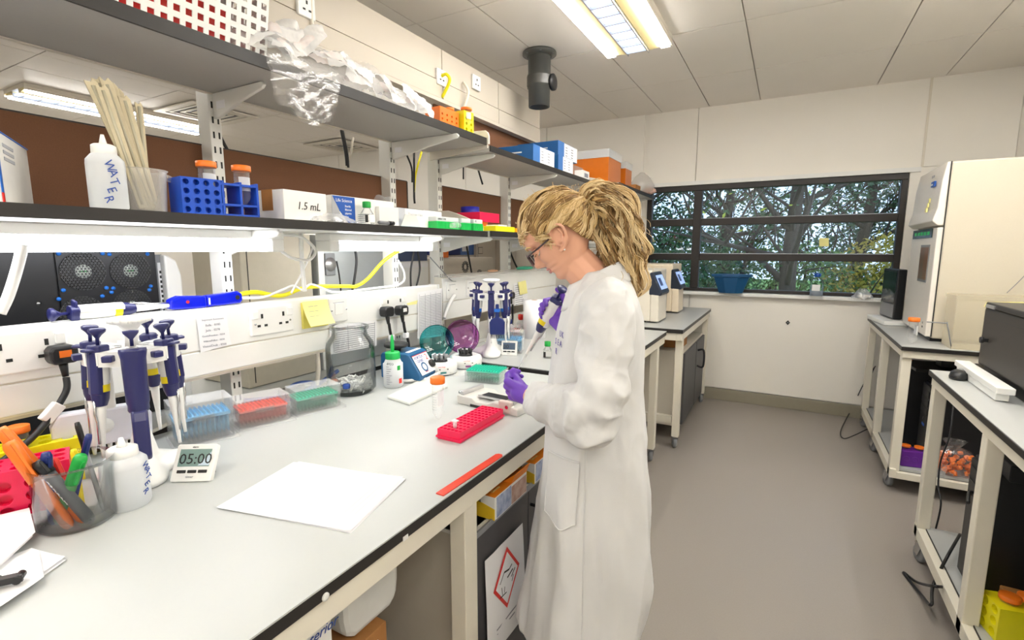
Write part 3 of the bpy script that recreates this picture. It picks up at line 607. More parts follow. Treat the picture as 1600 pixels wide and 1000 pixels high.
def pipette_stand(label, loc, rot, H=.345):
    t = thing('pipette_stand', label, 'pipette stand', loc, rot)
    b = MB()
    n = 72
    def foot(u):
        a = 2*PI*u; k = max(0, math.cos(1.5*a))**1.6 if True else 0
        return .062+.068*abs(math.cos(1.5*a))**2.2
    ring = [(foot(i/n)*math.cos(2*PI*i/n), foot(i/n)*math.sin(2*PI*i/n)) for i in range(n)]
    prof = [(1.0, .003), (1.0, .014), (.93, .022), (.7, .03)]
    vs = []; fs = []
    for s, z in prof:
        for x, y in ring: vs.append((x*s, y*s, z))
    m = len(vs)
    for i in range(n): a = 2*PI*i/n; vs.append((.034*math.cos(a), .034*math.sin(a), .055))
    for i in range(n): a = 2*PI*i/n; vs.append((.02*math.cos(a), .02*math.sin(a), .12))
    for j in range(5):
        for i in range(n): fs.append((j*n+i, j*n+(i+1) % n, (j+1)*n+(i+1) % n, (j+1)*n+i))
    fs.append(tuple(range(n))[::-1]); b.add(vs, fs, 0, True); b.build('base', m_white, t)
    MB().cyl((0, 0, .1), (0, 0, H), .0195, .017, 24).build('column', m_white, t)
    r = MB()
    for k in range(7):
        a0 = 2*PI*(k+.5)/7
        def arc(u, v): a = a0+(u-.5)*2*PI/7*.62; return V((.104*math.cos(a), .104*math.sin(a), H-.018+.036*v))
        r.grid(arc, 8, 2); r.grid(lambda u, v: V(((.104-.004-.081*v)*math.cos(a0+(u-.5)*2*PI/7*.62*(1-.55*v)), (.104-.004-.081*v)*math.sin(a0+(u-.5)*2*PI/7*.62*(1-.55*v)), H+.018)), 8, 3)
        for s in (-1, 1):
            aa = a0+s*2*PI/7*.31; r.box(.04, -.002, -.014, .106, .002, .018, T=Matrix.Translation((0, 0, H)) @ Matrix.Rotation(aa, 4, 'Z'))
    r.build('carousel', m_white, t, fix=False)
    MB().lathe([(.016, H), (.013, H+.055), (.026, H+.072), (.045, H+.079), (.047, H+.087), (.036, H+.093), (0, H+.095)], 28).build('knob', m_white, t)
    kn = t.children[-1]
    for k in range(14): a = 2*PI*k/14; MB().cyl((.043*math.cos(a), .043*math.sin(a), H+.079), (.043*math.cos(a), .043*math.sin(a), H+.0915), .005, n=6).build('ridge', m_white, kn)
    for k in range(7):
        a = 2*PI*k/7; MB().box(.098, -.011, H-.004, .121, .011, H+.012, T=Matrix.Rotation(a+PI/7*1.0, 4, 'Z')).build('clip', m_navy, t, bev=.003)
    return t
def on_stand(base, rot, H, k, label, **kw):
    a = rot+2*PI*k/7; d = V((math.cos(a), math.sin(a), 0))
    p = V(base)+d*.086+V((0, 0, H+.012)); tilt = (V((0, 0, 1))+d*-.06).normalized()
    return pipette(label, zframe(p, tilt, d), **kw)
S1 = Zp(228, 738); S1 = V((S1.x, S1.y, .9)); aim = math.atan2(-S1.y, -S1.x); H1 = .335
pipette_stand('white carousel pipette stand with a three lobed foot, near the pen beaker', S1, aim, H1)
g1 = 'pipettes on the near carousel stand'
for k, lb in ((1, 'yellow banded pipette on the near stand, first to the right of the repeater'), (2, 'yellow banded pipette on the near stand, rightmost and furthest back'), (3, 'yellow banded pipette at the back of the near stand, right of its knob'), (5, 'yellow banded pipette on the near stand, leftmost and furthest back'), (6, 'yellow banded pipette on the near stand, first to the left of the repeater')):
    on_stand(S1, aim, H1, k, lb, group=g1)
# repeater pipette hanging at the front
d = V((math.cos(aim), math.sin(aim), 0)); t = thing('repeater_pipette', 'thick navy repeater pipette with white trigger, hanging at the front of the near stand', 'pipette', mat=zframe(S1+d*.1+V((0, 0, H1+.012)), V((0, 0, 1))-d*.1, d), group=g1)
MB().lathe([(.004, .018), (.004, .035), (.016, .05), (.017, .056), (0, .058)], 18).build('plunger', m_navy, t)
MB().lathe([(.028, .012), (.029, .004), (.026, -.012), (.024, -.12), (.022, -.128), (.0225, -.14), (.02, -.145)], 24).build('barrel', m_navy, t)
MB().prism([(-.014, -.135), (.022, -.14), (.03, -.165), (.026, -.255), (.008, -.27), (-.012, -.25), (-.016, -.2)], -.017, .017, 'y').build('handle', m_navy, t, bev=.006)
MB().prism([(-.018, -.15), (-.036, -.16), (-.03, -.245), (-.014, -.25)], -.013, .013, 'y').build('trigger', m_white, t, bev=.004)
MB().cyl((.008, 0, -.26), (.006, 0, -.285), .008, .006, 10).build('nozzle', m_black, t)
# multichannel pipette hung at the back of the stand
M1 = Xp(150, 645, -1.63); t = thing('multichannel_pipette', 'pale grey multichannel pipette hung behind the near stand, nozzles downward', 'pipette', mat=axes((-1.615, .60, 1.015), (.25, .97, 0), (0, 0, 1), (.97, -.25, 0)))
MB().prism([(-.105, -.045), (.105, -.045), (.108, .02), (.09, .055), (-.09, .062), (-.108, .03)], -.016, .016).build('head_block', M('pale_lilac_plastic', '#dfe0ea', .35), t, bev=.008)
for k in range(12): MB().cyl((-.094+k*.017, -.045, 0), (-.094+k*.017, -.07, 0), .006, .004, 8).build('nozzle', m_white, t)
MB().prism([(-.02, .04), (.03, .04), (.03, .2), (-.02, .2)], -.014, .014).build('handle', m_white, t, bev=.005)
MB().lathe([(.02, 0), (.02, .006), (0, .008)], 16, T=axes((.0, .01, .016), (1, 0, 0), (0, 1, 0), (0, 0, 1))).build('boss', m_white, t); text('multi', .012, (-.09, -.03, .0165), (1, 0, 0), (0, 1, 0), m_inkg, t, ext=.0002) if False else None
S2 = Zp(768, 553, .918); S2 = V((S2.x, S2.y, .918)); aim2 = math.atan2(-S2.y, -S2.x); H2 = .33
pipette_stand('white carousel pipette stand on the second bench with blue banded pipettes', S2, aim2, H2)
for k, lb in ((0, 'blue banded navy pipette at the front of the far stand'), (1, 'blue banded navy pipette on the far stand, first right of its front one'), (2, 'blue banded navy pipette on the far stand, rightmost'), (5, 'blue banded navy pipette on the far stand, leftmost'), (6, 'blue banded navy pipette on the far stand, first left of its front one')):
    on_stand(S2, aim2, H2, k, lb, band=m_brblue, group='pipettes on the far carousel stand')
p = Yp(762, 478, S2.y-.16); t = thing('multichannel_pipette', 'navy paddle shaped multichannel pipette with a row of black nozzles on the far stand', 'pipette', mat=axes(tuple(Yp(777, 502, S2.y-.13)), (.92, .39, 0), (0, 0, 1), (.39, -.92, 0)))
MB().prism([(-.038, -.07), (.038, -.07), (.04, -.005), (.03, .012), (.01, .02), (.008, .09), (-.008, .09), (-.01, .02), (-.03, .012), (-.04, -.005)], -.012, .012).build('body', m_navy2, t, bev=.004)
for k in range(8): MB().cyl((-.033+k*.0094, -.07, 0), (-.033+k*.0094, -.092, 0), .0028, .002, 6).build('nozzle', m_black, t)
MB().box(-.014, .05, -.0125, .014, .066, .0125).build('band', m_brblue, t)
# loose pipette and blue gun on the trunking ledge
p0 = Xp(72, 488, -1.735); p1 = Xp(246, 484, -1.735); ax = (p0-p1).normalized(); pipette('white pipette with navy ends and a yellow label lying on the trunking ledge', zframe((-1.733, p0.y+.07, 1.3245), (0, -1, .012), (.2, 0, 1)), sc=1.05, grip=m_white)
a = Xp(262, 468, -1.735); b = Xp(375, 468, -1.735)
t = thing('pipette_gun', 'translucent royal blue pipette filler lying on the trunking ledge', 'pipette filler', (-1.735, a.y, 1.3045))
m_royal = M('royal_blue_plastic', '#0b1fd0', .1, alpha=.93, var=0); L = b.y-a.y
MB().prism([(0, .004), (.0, .035), (.03, .046), (L*.47, .04), (L*.47, .0), (L*.35, -.0), (.03, .002)], -.018, .018, 'x').prism([(L*.47, .002), (L*.47, .04), (L-.015, .048), (L, .038), (L, .012), (L-.01, .004)], -.018, .018, 'x').build('body', m_royal, t, bev=.006)
MB().box(.0185, L*.49, .01, .0205, L*.51, .032).build('trigger_gap', m_white, t); MB().cyl((.0185, .05, .025), (.0205, .05, .025), .005, n=10).build('screw', m_red, t); MB().cyl((.0, L-.02, .026), (.0195, L-.02, .026), .008, n=12).build('hole', m_ink, t)
# ================================================================== on the main bench
m_liq = M('clear_water', '#cfdbe8', .05, alpha=.45, var=0)
def dropper(label, loc, r, h, word, mat=m_frost, wsize=.03, rot=0, tip=True):
    t = thing('squeeze_bottle', label, 'bottle', loc, rot)
    MB().lathe([(r*.93, 0), (r, .006), (r, h*.60), (r*.97, h*.66), (r*.7, h*.735), (r*.55, h*.745)], 28, close=False).lathe([(0, .0005), (r*.93, 0)], 28, close=False).build('bottle', mat, t)
    MB().lathe([(0, .003), (r*.96, .004), (r*.97, h*.4), (0, h*.4)], 24).build('liquid', m_liq, t)
    MB().lathe([(r*.6, h*.72), (r*.66, h*.74), (r*.64, h*.85), (r*.5, h*.87), (0, h*.875)], 24).build('cap', m_white, t)
    if tip: MB().lathe([(r*.25, h*.86), (r*.19, h*.9), (r*.09, h), (r*.04, h)], 14).build('nozzle', m_white, t)
    for k, ch in enumerate(word):
        MB; text(ch, wsize, (r*1.01, wsize*.3*math.sin(k), h*.62-k*wsize*.8), (0, .35, -1), (0, 1, .35), m_inkb, t, ext=.0004)
    return t
wb_ = Zp(184, 800); dropper('small white squeeze bottle marked WATER standing on the bench by the pen beaker', (wb_.x-.02, wb_.y+.03, .9), .047, .165, 'WATER', wsize=.02, rot=math.atan2(-wb_.y, -wb_.x)+.75)
# glass beaker with pens
bk = Zp(100, 838); BK = V((bk.x-.05, bk.y+.045, .9)); t = thing('glass_beaker', 'glass beaker full of pens standing beside the pink rack', 'beaker', BK); br, bh = .072, .142
MB().lathe([(br*.9, 0), (br, .008), (br, bh-.01), (br*1.05, bh), (br*1.02, bh), (br-.003, bh-.012), (br-.003, .008), (br*.85, .004), (0, .004)], 36, close=False).lathe([(0, 0), (br*.9, 0)], 36, close=False).build('glass', m_glass, t, fix=False)
def pen(label, b0, b1, r, body, cap, cat='pen', word=None, cl=.3):
    """b0 bottom inside the beaker, b1 top: offsets from the beaker's base"""
    a = BK+V(b0); d = V(b1)-V(b0); L = d.length; T = zframe(a, d)
    t = thing('pen', label, cat, mat=T)
    MB().lathe([(r*.5, 0), (r*.9, .008), (r, .014), (r, L*(1-cl))], 14).build('barrel', body, t)
    MB().lathe([(r*1.15, L*(1-cl)), (r*1.2, L*.95), (r*.9, L), (0, L+.001)], 14).build('cap', cap, t)
    MB().box(r*1.05, -.0025, L*(1-cl*.9), r*1.6, .0025, L*.97).build('clip', cap, t)
    if word: text(word, r*1.5, (0, -r*1.03, L*.35), (0, 0, 1), (1, 0, 0), m_paper, t)
    return t
# screen-left direction at the beaker is roughly (-.87,-.48)
sl = V((-.875, -.484, 0)); tc_ = V((.484, -.875, 0))
def bp(l, d, z): q = sl*l+tc_*d; return (q.x, q.y, z)
pen('fat orange highlighter leaning furthest left in the beaker', bp(-.03, .02, .008), bp(.115, .03, .225), .011, m_orange, m_orange, 'highlighter', cl=.42)
pen('second orange highlighter in the beaker, more upright', bp(-.02, .045, .008), bp(.075, .055, .205), .0115, m_orange, m_orange, 'highlighter', cl=.45)
pen('thick black marker with a silver label crossing the beaker', bp(-.055, .03, .012), bp(.03, .045, .16), .0115, M('marker_grey', '#55575a', .5), m_black, 'marker', 'MARKER', cl=.2)
pen('blue capped pen beside the black marker', bp(.03, .03, .008), bp(.015, .04, .175), .0085, m_blue, m_navy2)
pen('dark blue ballpoint leaning right in the beaker', bp(.02, .0, .008), bp(-.045, .0, .2), .006, m_navy2, m_navy2)
pen('green marker leaning right against the beaker rim', bp(.02, .03, .01), bp(-.05, .03, .165), .011, M('olive_green', '#3b7d3f', .5), m_green, 'marker', cl=.4)
pen('slim dark grey pen standing tallest at the back of the beaker', bp(-.03, -.03, .008), bp(.01, -.035, .215), .005, m_greyp, m_black)
pen('red pen low in the glass beaker', bp(-.04, .03, .012), bp(.03, .01, .15), .006, m_red, m_red)
pen('yellow pencil in the glass beaker', bp(-.0, -.01, .008), bp(.03, -.04, .15), .006, m_yellow, m_yellow, 'pencil')
# racks
def block_rack(name, label, loc, rot, sx, sy, sz, mat, cols, rows, top=(0, 0), hr=.4, cat='tube rack', group=None, body='body'):
    """slab rack with round hole recesses on the long side and on top"""
    t = thing(name, label, cat, loc, rot, group); dp = .018 if rows else 0; dt = .02 if top[0] else 0
    b = MB().box(-sx/2, -sy/2+dp, 0, sx/2, sy/2, sz-dt)
    if rows: b.holes(cols, rows, sx, sz-dt, hr*min(sx/cols, sz/rows), dp, axes((-sx/2, -sy/2, 0), (1, 0, 0), (0, 0, 1), (0, -1, 0)))
    if top[0]: b.holes(top[0], top[1], sx, sy, hr*min(sx/top[0], sy/top[1]), dt, axes((-sx/2, -sy/2, sz), (1, 0, 0), (0, 1, 0), (0, 0, 1)))
    b.build(body, mat, t, fix=False); return t
p = Zp(40, 812); block_rack('tube_rack', 'hot pink four way tube rack at the left edge of the bench', (p.x-.075, p.y+.02, .9), R(70), .18, .1, .11, m_pink, 4, 3, (5, 3), .34)
t = block_rack('tube_rack', 'yellow tube rack behind the pen beaker', (-1.655, .44, .9), R(76), .22, .09, .115, m_yelp, 5, 3, (5, 2), .3)
def tube15(label, loc, r=.014, h=.13, cap=m_orange, group=None, tilt=None, cat='tube'):
    t = thing('centrifuge_tube', label, cat, loc, group=group)
    MB().lathe([(.0015, 0), (r*.45, h*.03), (r, h*.17), (r, h*.88)], 20, close=False).build('tube', m_clear, t, fix=False)
    MB().lathe([(r*1.22, h*.85), (r*1.25, h*.87), (r*1.25, h*.99), (r*1.1, h), (0, h)], 20).build('cap', cap, t)
    MB().grid(lambda u, v: V((r*1.02*math.cos(2.2*u-1), r*1.02*math.sin(2.2*u-1), h*(.35+.35*v))), 8, 2).build('write_panel', m_frost, t, fix=False)
    for k in range(8): MB().grid(lambda u, v: V((r*1.03*math.cos(-2.2+u), r*1.03*math.sin(-2.2+u), h*(.25+.06*k)+.001*v)), 5, 2).build('graduation', m_inkg, t, fix=False)
    return t
tube15('orange capped tube standing in the yellow rack behind the pens', (-1.655, .44, .945), .018, .12)
# papers at bottom left with binder clip
def stack(name, label, corners, z, n, cat='paper', mat=m_paper, fan=.01):
    a = [V((q.x, q.y, 0)) for q in corners]; c = sum(a, V())/4; t = thing(name, label, cat, (c.x, c.y, z))
    for k in range(n):
        s = R(rnd.uniform(-1.5, 1.5)); m = MB(); off = V((rnd.uniform(-fan, fan), rnd.uniform(-fan, fan), 0))
        def f(u, v):
            q = (a[0]*(1-u)+a[1]*u)*(1-v)+(a[3]*(1-u)+a[2]*u)*v-c; q.rotate(Quaternion((0, 0, 1), s)); return q+off+V((0, 0, .0006+.0014*k+.003*(u*v)**3*(k+1)/n))
        m.grid(f, 8, 8); o = m.build('sheet', mat, t, fix=False)
    return t, c
q = [Zp(*p) for p in ((347, 792), (468, 722), (637, 748), (553, 831))]
t, c = stack('paper_sheets', 'fanned white printed sheets lying on the middle of the bench', q, .9, 3)
def lines(t, c, q, z, n, u0, u1, v0, v1, mat=m_inkg, seed=1):
    g = random.Random(seed); m = MB()
    for k in range(n):
        v = v0+(v1-v0)*k/n; e = u0+(u1-u0)*g.uniform(.5, 1); h = .006
        P = lambda u, v: (q[0]*(1-u)+q[1]*u)*(1-v)+(q[3]*(1-u)+q[2]*u)*v-c+V((0, 0, z-q[0].z))
        m.add([P(u0, v), P(e, v), P(e, v+h), P(u0, v+h)], [(0, 1, 2, 3)])
    m.build('print', mat, t, fix=False)
lines(t, c, q, .0075, 16, .12, .9, .18, .62, M('pale_print', '#d4d5da', .7)); lines(t, c, q, .0075, 2, .1, .95, .1, .14, M('pale_print', '#d4d5da', .7)); lines(t, c, q, .0075, 4, .2, .8, .8, .95, M('pale_print', '#d4d5da', .7))
q = [Zp(*p) for p in ((-120, 850), (50, 808), (60, 850), (-120, 1010))]; stack('paper_sheets', 'loose white papers at the left edge, topmost of the heap', q, .918, 2)
q = [Zp(*p) for p in ((-60, 900), (45, 862), (97, 878), (-60, 985))]; stack('paper_sheets', 'white papers fanning out to the right under the heap at the left edge', q, .902, 3)
q = [Zp(*p) for p in ((-150, 930), (55, 872), (60, 915), (-80, 1005))]; tq, c = stack('clipped_papers', 'stapled white papers with a black binder clip at the lower left', q, .91, 2)
p = Zp(12, 915, .915); t = thing('binder_clip', 'black binder clip on the papers at the lower left corner', 'binder clip', mat=axes((p.x, p.y, .925), (.55, .83, 0), (-.83, .55, 0), (0, 0, 1)))
MB().prism([(-.022, -.006), (.022, -.006), (.022, 0), (.012, .004), (.012, .009), (-.012, .009), (-.012, .004), (-.022, 0)], -.006, .006).build('jaw', m_black, t, bev=.001)
for s in (-1, 1): MB().cyl((s*.016, -.012, .0), (s*.016, .014, .0), .0065, n=12).build('handle_loop', m_black, t)
# timers
def timer(label, loc, rot, s, tilt, digits, stand=True, screen='#7f9a94'):
    T = Matrix.Translation(loc) @ Matrix.Rotation(rot, 4, 'Z') @ Matrix.Rotation(-tilt, 4, 'X') @ Matrix.Scale(s, 4)
    t = thing('timer', label, 'timer', mat=T)
    MB().prism([(-.044, 0), (.044, 0), (.046, .003), (.046, .083), (.043, .086), (-.043, .086), (-.046, .083), (-.046, .003)], -.002, .014, 'y').build('case', m_white, t, bev=.003)
    MB().box(-.036, -.0028, .034, .036, -.0018, .074).build('screen', M('lcd'+screen[1:], screen, .25), t)
    MB().prism([(.01, .036), (.036, .036), (.036, .068)], -.0032, -.0029, 'y').build('screen_glare', M('lcd_painted_glare', '#c9dbe8', .2), t) if stand else None  # glare on the screen, painted as a pale triangle
    text(digits, .034, (-.035, -.0034, .04), (1, 0, 0), (0, 0, 1), m_ink, t)
    for k in range(3): MB().box(-.034+k*.024, -.004, .019, -.014+k*.024, -.0015, .026).build('button', m_ink, t, bev=.001)
    text('timer', .008, (-.012, -.0026, .008), (1, 0, 0), (0, 0, 1), m_inkg, t); text('alarm', .006, (-.01, -.0026, .077), (1, 0, 0), (0, 0, 1), m_ink, t)
    if stand: MB().prism([(.014, .075), (.017, .075), (.062, -.0), (.058, -.002)], -.03, .03, 'x', T=None).build('prop', m_black, t)
    return t
p = Zp(315, 757); pl = Zp(283, 752); timer('white digital timer propped on the bench, reading 05:00', ((p.x+pl.x)/2-.005, (p.y+pl.y)/2+.0, .902), math.atan2(p.y-pl.y, p.x-pl.x)+.32, 1.12, R(32), '05:00')
p = Zp(800, 556, .918); timer('small white timer standing on the second bench', (p.x-.02, p.y+.0, .918), R(18), .95, R(12), '00', stand=False, screen='#4d6078')
# tip boxes on their clear lids
def tipbox(label, loc, rot, col, w=.14, d=.095, h=.078, group=None, mat=m_clear, lid=True):
    t = thing('tip_box', label, 'pipette tip box', loc, rot, group)
    b = MB(); T = .002
    b.box(-w/2, -d/2, .0, w/2, d/2, T)
    for x0, y0, x1, y1 in ((-w/2, -d/2, w/2, -d/2+T), (-w/2, d/2-T, w/2, d/2), (-w/2, -d/2+T, -w/2+T, d/2-T), (w/2-T, -d/2+T, w/2, d/2-T)): b.box(x0, y0, T, x1, y1, h*.62)
    b.build('base', mat, t)
    mc = M('rack_'+col, col, .35, alpha=.85)
    r = MB(); r.box(-w/2+.006, -d/2+.006, h*.56, w/2-.006, d/2-.006, h*.64); r.build('rack_plate', mc, t)
    tp = MB()
    for i in range(12):
        for j in range(8):
            x = -w/2+.012+(w-.024)*i/11; y = -d/2+.012+(d-.024)*j/7; tp.lathe([(.0035, h*.72), (.003, h*.55), (.0012, h*.08)], 5, c=(x, y, 0), close=False)
    o = tp.build('tips', M('tips_'+col, col, .3, alpha=.35), t, fix=False); o['kind'] = 'stuff'
    if lid:
        l = MB()
        for x0, y0, x1, y1 in ((-w/2-.002, -d/2-.002, w/2+.002, -d/2), (-w/2-.002, d/2, w/2+.002, d/2+.002), (-w/2-.002, -d/2, -w/2, d/2), (w/2, -d/2, w/2+.002, d/2)): l.box(x0, y0, h*.58, x1, y1, h)
        l.box(-w/2-.002, -d/2-.002, h, w/2+.002, d/2+.002, h+.002); l.build('lid', m_clear, t)
        MB().box(-.03, -d/2-.004, h*.5, .03, -d/2-.001, h*.68).build('latch', m_clear, t)
    return t
rb = R(75)
for px, col, lb, hh in (((326, 690), '#7fc4ee', 'clear tip box with a pale blue rack, leftmost of the three by the trunking', .125), ((420, 663), '#f36a5c', 'clear tip box with a red rack, middle of the three by the trunking', .088), ((503, 642), '#35c3a0', 'clear tip box with a green rack, right of the three by the trunking', .085)):
    p = Zp(*px); tipbox(lb, (p.x-.055, p.y+.01, .9045), R(72), col, .165, .105, hh)
    t = thing('lid_tray', 'clear upturned tray under the tip box with the %s rack' % {'#7fc4ee': 'pale blue', '#f36a5c': 'red', '#35c3a0': 'green'}[col], 'tray', (p.x-.045, p.y+.01, .9), R(72))
    l = MB().box(-.092, -.066, .0005, .092, .066, .002)
    for x0, y0, x1, y1 in ((-.092, -.066, .092, -.064), (-.092, .064, .092, .066), (-.092, -.064, -.09, .064), (.09, -.064, .092, .064)): l.box(x0, y0, .002, x1, y1, .011)
    l.build('tray', m_clear, t)
p = Zp(770, 598); tipbox('open clear tip box with a teal rack under the pipette tip', (p.x-.05, p.y+.03, .9), R(10), '#2fd0b0', .17, .125, .085, lid=False)
p = Zp(742, 592); t = thing('clear_tray', 'shallow clear tray lying behind the teal tip box', 'tray', (p.x-.1, p.y+.06, .9), R(35)); l = MB().box(-.07, -.05, .0005, .07, .05, .002)
for x0, y0, x1, y1 in ((-.07, -.05, .07, -.048), (-.07, .048, .07, .05), (-.07, -.048, -.068, .048), (.068, -.048, .07, .048)): l.box(x0, y0, .002, x1, y1, .02)
l.build('tray', m_clear, t)
# big glass jar with waste tips
p = Zp(546, 612); JR = .1; J = V((-1.588, 1.462, .9)); t = thing('glass_jar', 'large open glass jar holding used plastic tips', 'jar', J)
MB().lathe([(JR*.8, 0), (JR, .02), (JR, .19), (JR*.95, .215), (JR*.74, .245), (JR*.7, .265), (JR*.78, .272), (JR*.78, .285), (JR*.72, .287), (JR*.66, .265), (JR*.7, .243), (JR*.92, .212), (JR*.97, .19), (JR*.97, .022), (0, .008)], 40, close=False).lathe([(0, 0), (JR*.8, 0)], 40, close=False).build('glass', m_glass, t, fix=False)
tp = MB(); g = random.Random(4)
for k in range(260):
    a = g.uniform(0, 6.28); rr = JR*.84*math.sqrt(g.random()); z = .014+.05*g.random()*(1-.4*rr/JR); dv = V((g.uniform(-1, 1), g.uniform(-1, 1), g.uniform(-.25, .45))).normalized()*.026
    tp.cyl(V((rr*math.cos(a), rr*math.sin(a), z)), V((rr*math.cos(a)*.8, rr*math.sin(a)*.8, z))+dv, .004, .0015, 5)
tp.build('used_tips', m_white, t, fix=False)['kind'] = 'stuff'
for x, y, m_, lb in ((-.05, -.05, m_orange, 'orange tube cap in the glass jar'), (.05, -.075, m_inkb, 'blue vial cap low in the glass jar')):
    c2 = thing('bottle_stopper', lb, 'cap', (J.x+x, J.y+y, .94)); MB().lathe([(.014, 0), (.015, .003), (.015, .014), (.012, .018), (0, .018)], 16).build('cap', m_, c2)
# wash bottle with green cap
p = Zp(600, 606); t = thing('wash_bottle', 'white wash bottle with green cap and dropper beside the blue mixer', 'bottle', (-1.492, 1.612, .9), math.atan2(-p.y, -p.x))
MB().lathe([(.038, 0), (.043, .006), (.043, .105), (.04, .104), (.03, .128)], 28).build('bottle', m_frost, t)
MB().lathe([(.031, .125), (.032, .128), (.032, .152), (.029, .156), (0, .157)], 24).build('cap', m_green2, t)
MB().lathe([(.007, .155), (.0085, .175), (.008, .2), (.006, .222), (.0025, .232)], 12).build('dropper_bulb', m_green2, t)
for k in range(9): MB().grid(lambda u, v: V((.0436*math.cos(-.75+.6*u*(.5+.5*math.sin(k*2)**2)), .0436*math.sin(-.75+.6*u*(.5+.5*math.sin(k*2)**2)), .095-.0095*k+.0025*v)), 5, 2).build('label_line', m_inkg, t, fix=False)
MB().grid(lambda u, v: V((.0437*math.cos(.55+.4*u), .0437*math.sin(.55+.4*u), .02+.022*v)), 4, 2).build('flame_sign', m_red, t, fix=False); MB().grid(lambda u, v: V((.0437*math.cos(.4+.35*u), .0437*math.sin(.4+.35*u), .08+.02*v)), 4, 2).build('green_mark', m_green, t, fix=False)
text('dH2O', .014, (.042, -.028, .108), (.55, .83, 0), (0, 0, 1), m_ink, t)
# blue vortex mixer
p = Zp(660, 597); VX = V((p.x-.1, p.y+.03, .9)); t = thing('vortex_mixer', 'blue metal vortex mixer with black cup head and sloping printed front', 'mixer', VX, R(10))
MB().prism([(-.105, .012), (.1, .012), (.105, .03), (.045, .125), (.03, .132), (-.095, .132), (-.105, .12)], -.078, .078, 'y').build('case', m_tblue, t, bev=.006)
a0 = V((.1035, 0, .034)); up_ = V((-.06, 0, .095)).normalized(); nr = V((.095, 0, .06)).normalized()
fp = MB(); fp.box(-.066, 0, 0, .066, .1, .001, T=axes(a0+nr*.0015, (0, 1, 0), up_, nr)); fp.build('front_label', m_paper, t)
fl = MB(); fl.lathe([(.024, 0), (.024, .0012), (.016, .0013), (.016, 0)], 24, T=axes(a0+nr*.0022+up_*.034+V((0, -.012, 0)), (0, 1, 0), up_, nr)); fl.build('dial_print', m_tblue, t)
text('VORTEX', .02, a0+nr*.003+up_*.079+V((0, -.06, 0)), (0, 1, 0), up_, m_inkb, t); text('GENIE', .02, a0+nr*.003+up_*.06+V((0, -.05, 0)), (0, 1, 0), up_, m_inkb, t); text('2', .042, a0+nr*.003+up_*.062+V((0, .032, 0)), (0, 1, 0), up_, m_red, t)
bp2 = MB(); bp2.box(-.066, 0, 0, .066, .003, .0016, T=axes(a0+nr*.0015+up_*.097, (0, 1, 0), up_, nr)).box(-.012, .008, 0, .012, .016, .0016, T=axes(a0+nr*.0015+V((0, -.012, 0)), (0, 1, 0), up_, nr)); bp2.build('red_print', m_red, t)
MB().lathe([(.02, 0), (.019, .012), (.012, .016), (0, .016)], 18, T=axes(a0+nr*.002+up_*.035+V((0, .052, 0)), (0, 1, 0), up_, nr)).build('knob', m_black, t)
MB().cyl((-.055, -.02, .13), (-.055, -.02, .152), .02, .026, 18).build('shaft', m_black, t); MB().lathe([(.05, .15), (.056, .154), (.056, .166), (.05, .168), (.0, .163)], 32, c=(-.055, -.02, 0)).build('cup_head', m_black, t)
MB().box(.01, -.05, .1325, .03, .06, .1335).build('white_strip', m_paper, t)
for x in (-.085, .08):
    for y in (-.06, .06): MB().cyl((x, y, 0), (x, y, .014), .012, .01, 10).build('foot', m_black, t)
# two mini centrifuges with raised lids
def centrifuge(label, loc, rot, lidm, markm, s=1):
    t = thing('mini_centrifuge', label, 'centrifuge', loc, rot)
    MB().lathe([(.074*s, .002), (.082*s, .006), (.083*s, .038), (.078*s, .056), (.06*s, .064), (.055*s, .058), (0, .056)], 40).build('base', m_white, t)
    MB().lathe([(.076*s, 0), (.08*s, .002), (.082*s, .006)], 32).build('foot_ring', m_black, t)
    MB().lathe([(.036*s, .056), (.034*s, .066), (.018, .08), (.012, .086), (0, .086)], 20).build('rotor', m_black, t)
    for k in range(8): a = k*PI/4; MB().cyl((.028*math.cos(a), .028*math.sin(a), .07), (.032*math.cos(a), .032*math.sin(a), .092), .006, n=8).build('rotor_slot', m_greyp if lidm == m_tealc else m_black, t)
    # lid: a shallow dome standing up at the back
    T = axes((-.07, 0, .055), (0, 1, 0), (-.34, 0, .94), (.94, 0, .34))
    r = .088*s; MB().lathe([(r, 0), (r*1.0, .006), (r*.94, -.02), (r*.7, -.036), (r*.3, -.044), (0, -.045)], 36, T=T @ Matrix.Translation((0, r, 0)), close=False).build('lid', lidm, t, fix=False)
    MB().lathe([(r*1.01, -.002), (r*1.03, .003), (r*1.01, .008), (r*.97, .003)], 36, T=T @ Matrix.Translation((0, r, 0)), close=False).build('lid_rim', lidm, t, fix=False)
    MB().box(-.095, -.03, .03, -.066, .03, .075).build('hinge', m_white, t, bev=.004)
    x = .0835*s
    MB().box(x-.004, -.014, .014, x+.0005, .014, .022).build('logo_bar', markm, t); text('MiniSpin' if False else 'centrifuge', .009, (x+.0006, -.026, .044), (0, 1, 0), (-.15, 0, 1), m_red, t)
    for y in (-.02, .018): MB().box(x-.004, y, .032, x+.0006, y+.006, .036).build('button', m_ink, t)
    return t
p = Zp(701, 585); centrifuge('white mini centrifuge with a raised teal lid, next to the blue mixer', (p.x-.055, p.y+.01, .9), math.atan2(-p.y, -p.x-.2)+.25, m_tealc, m_tealc, .98)
p = Zp(744, 573); centrifuge('white mini centrifuge with a raised purple lid, at the bench end', (p.x-.055, p.y-.015, .9), math.atan2(-p.y, -p.x-.2)+.25, m_purc, m_purc, 1.02)
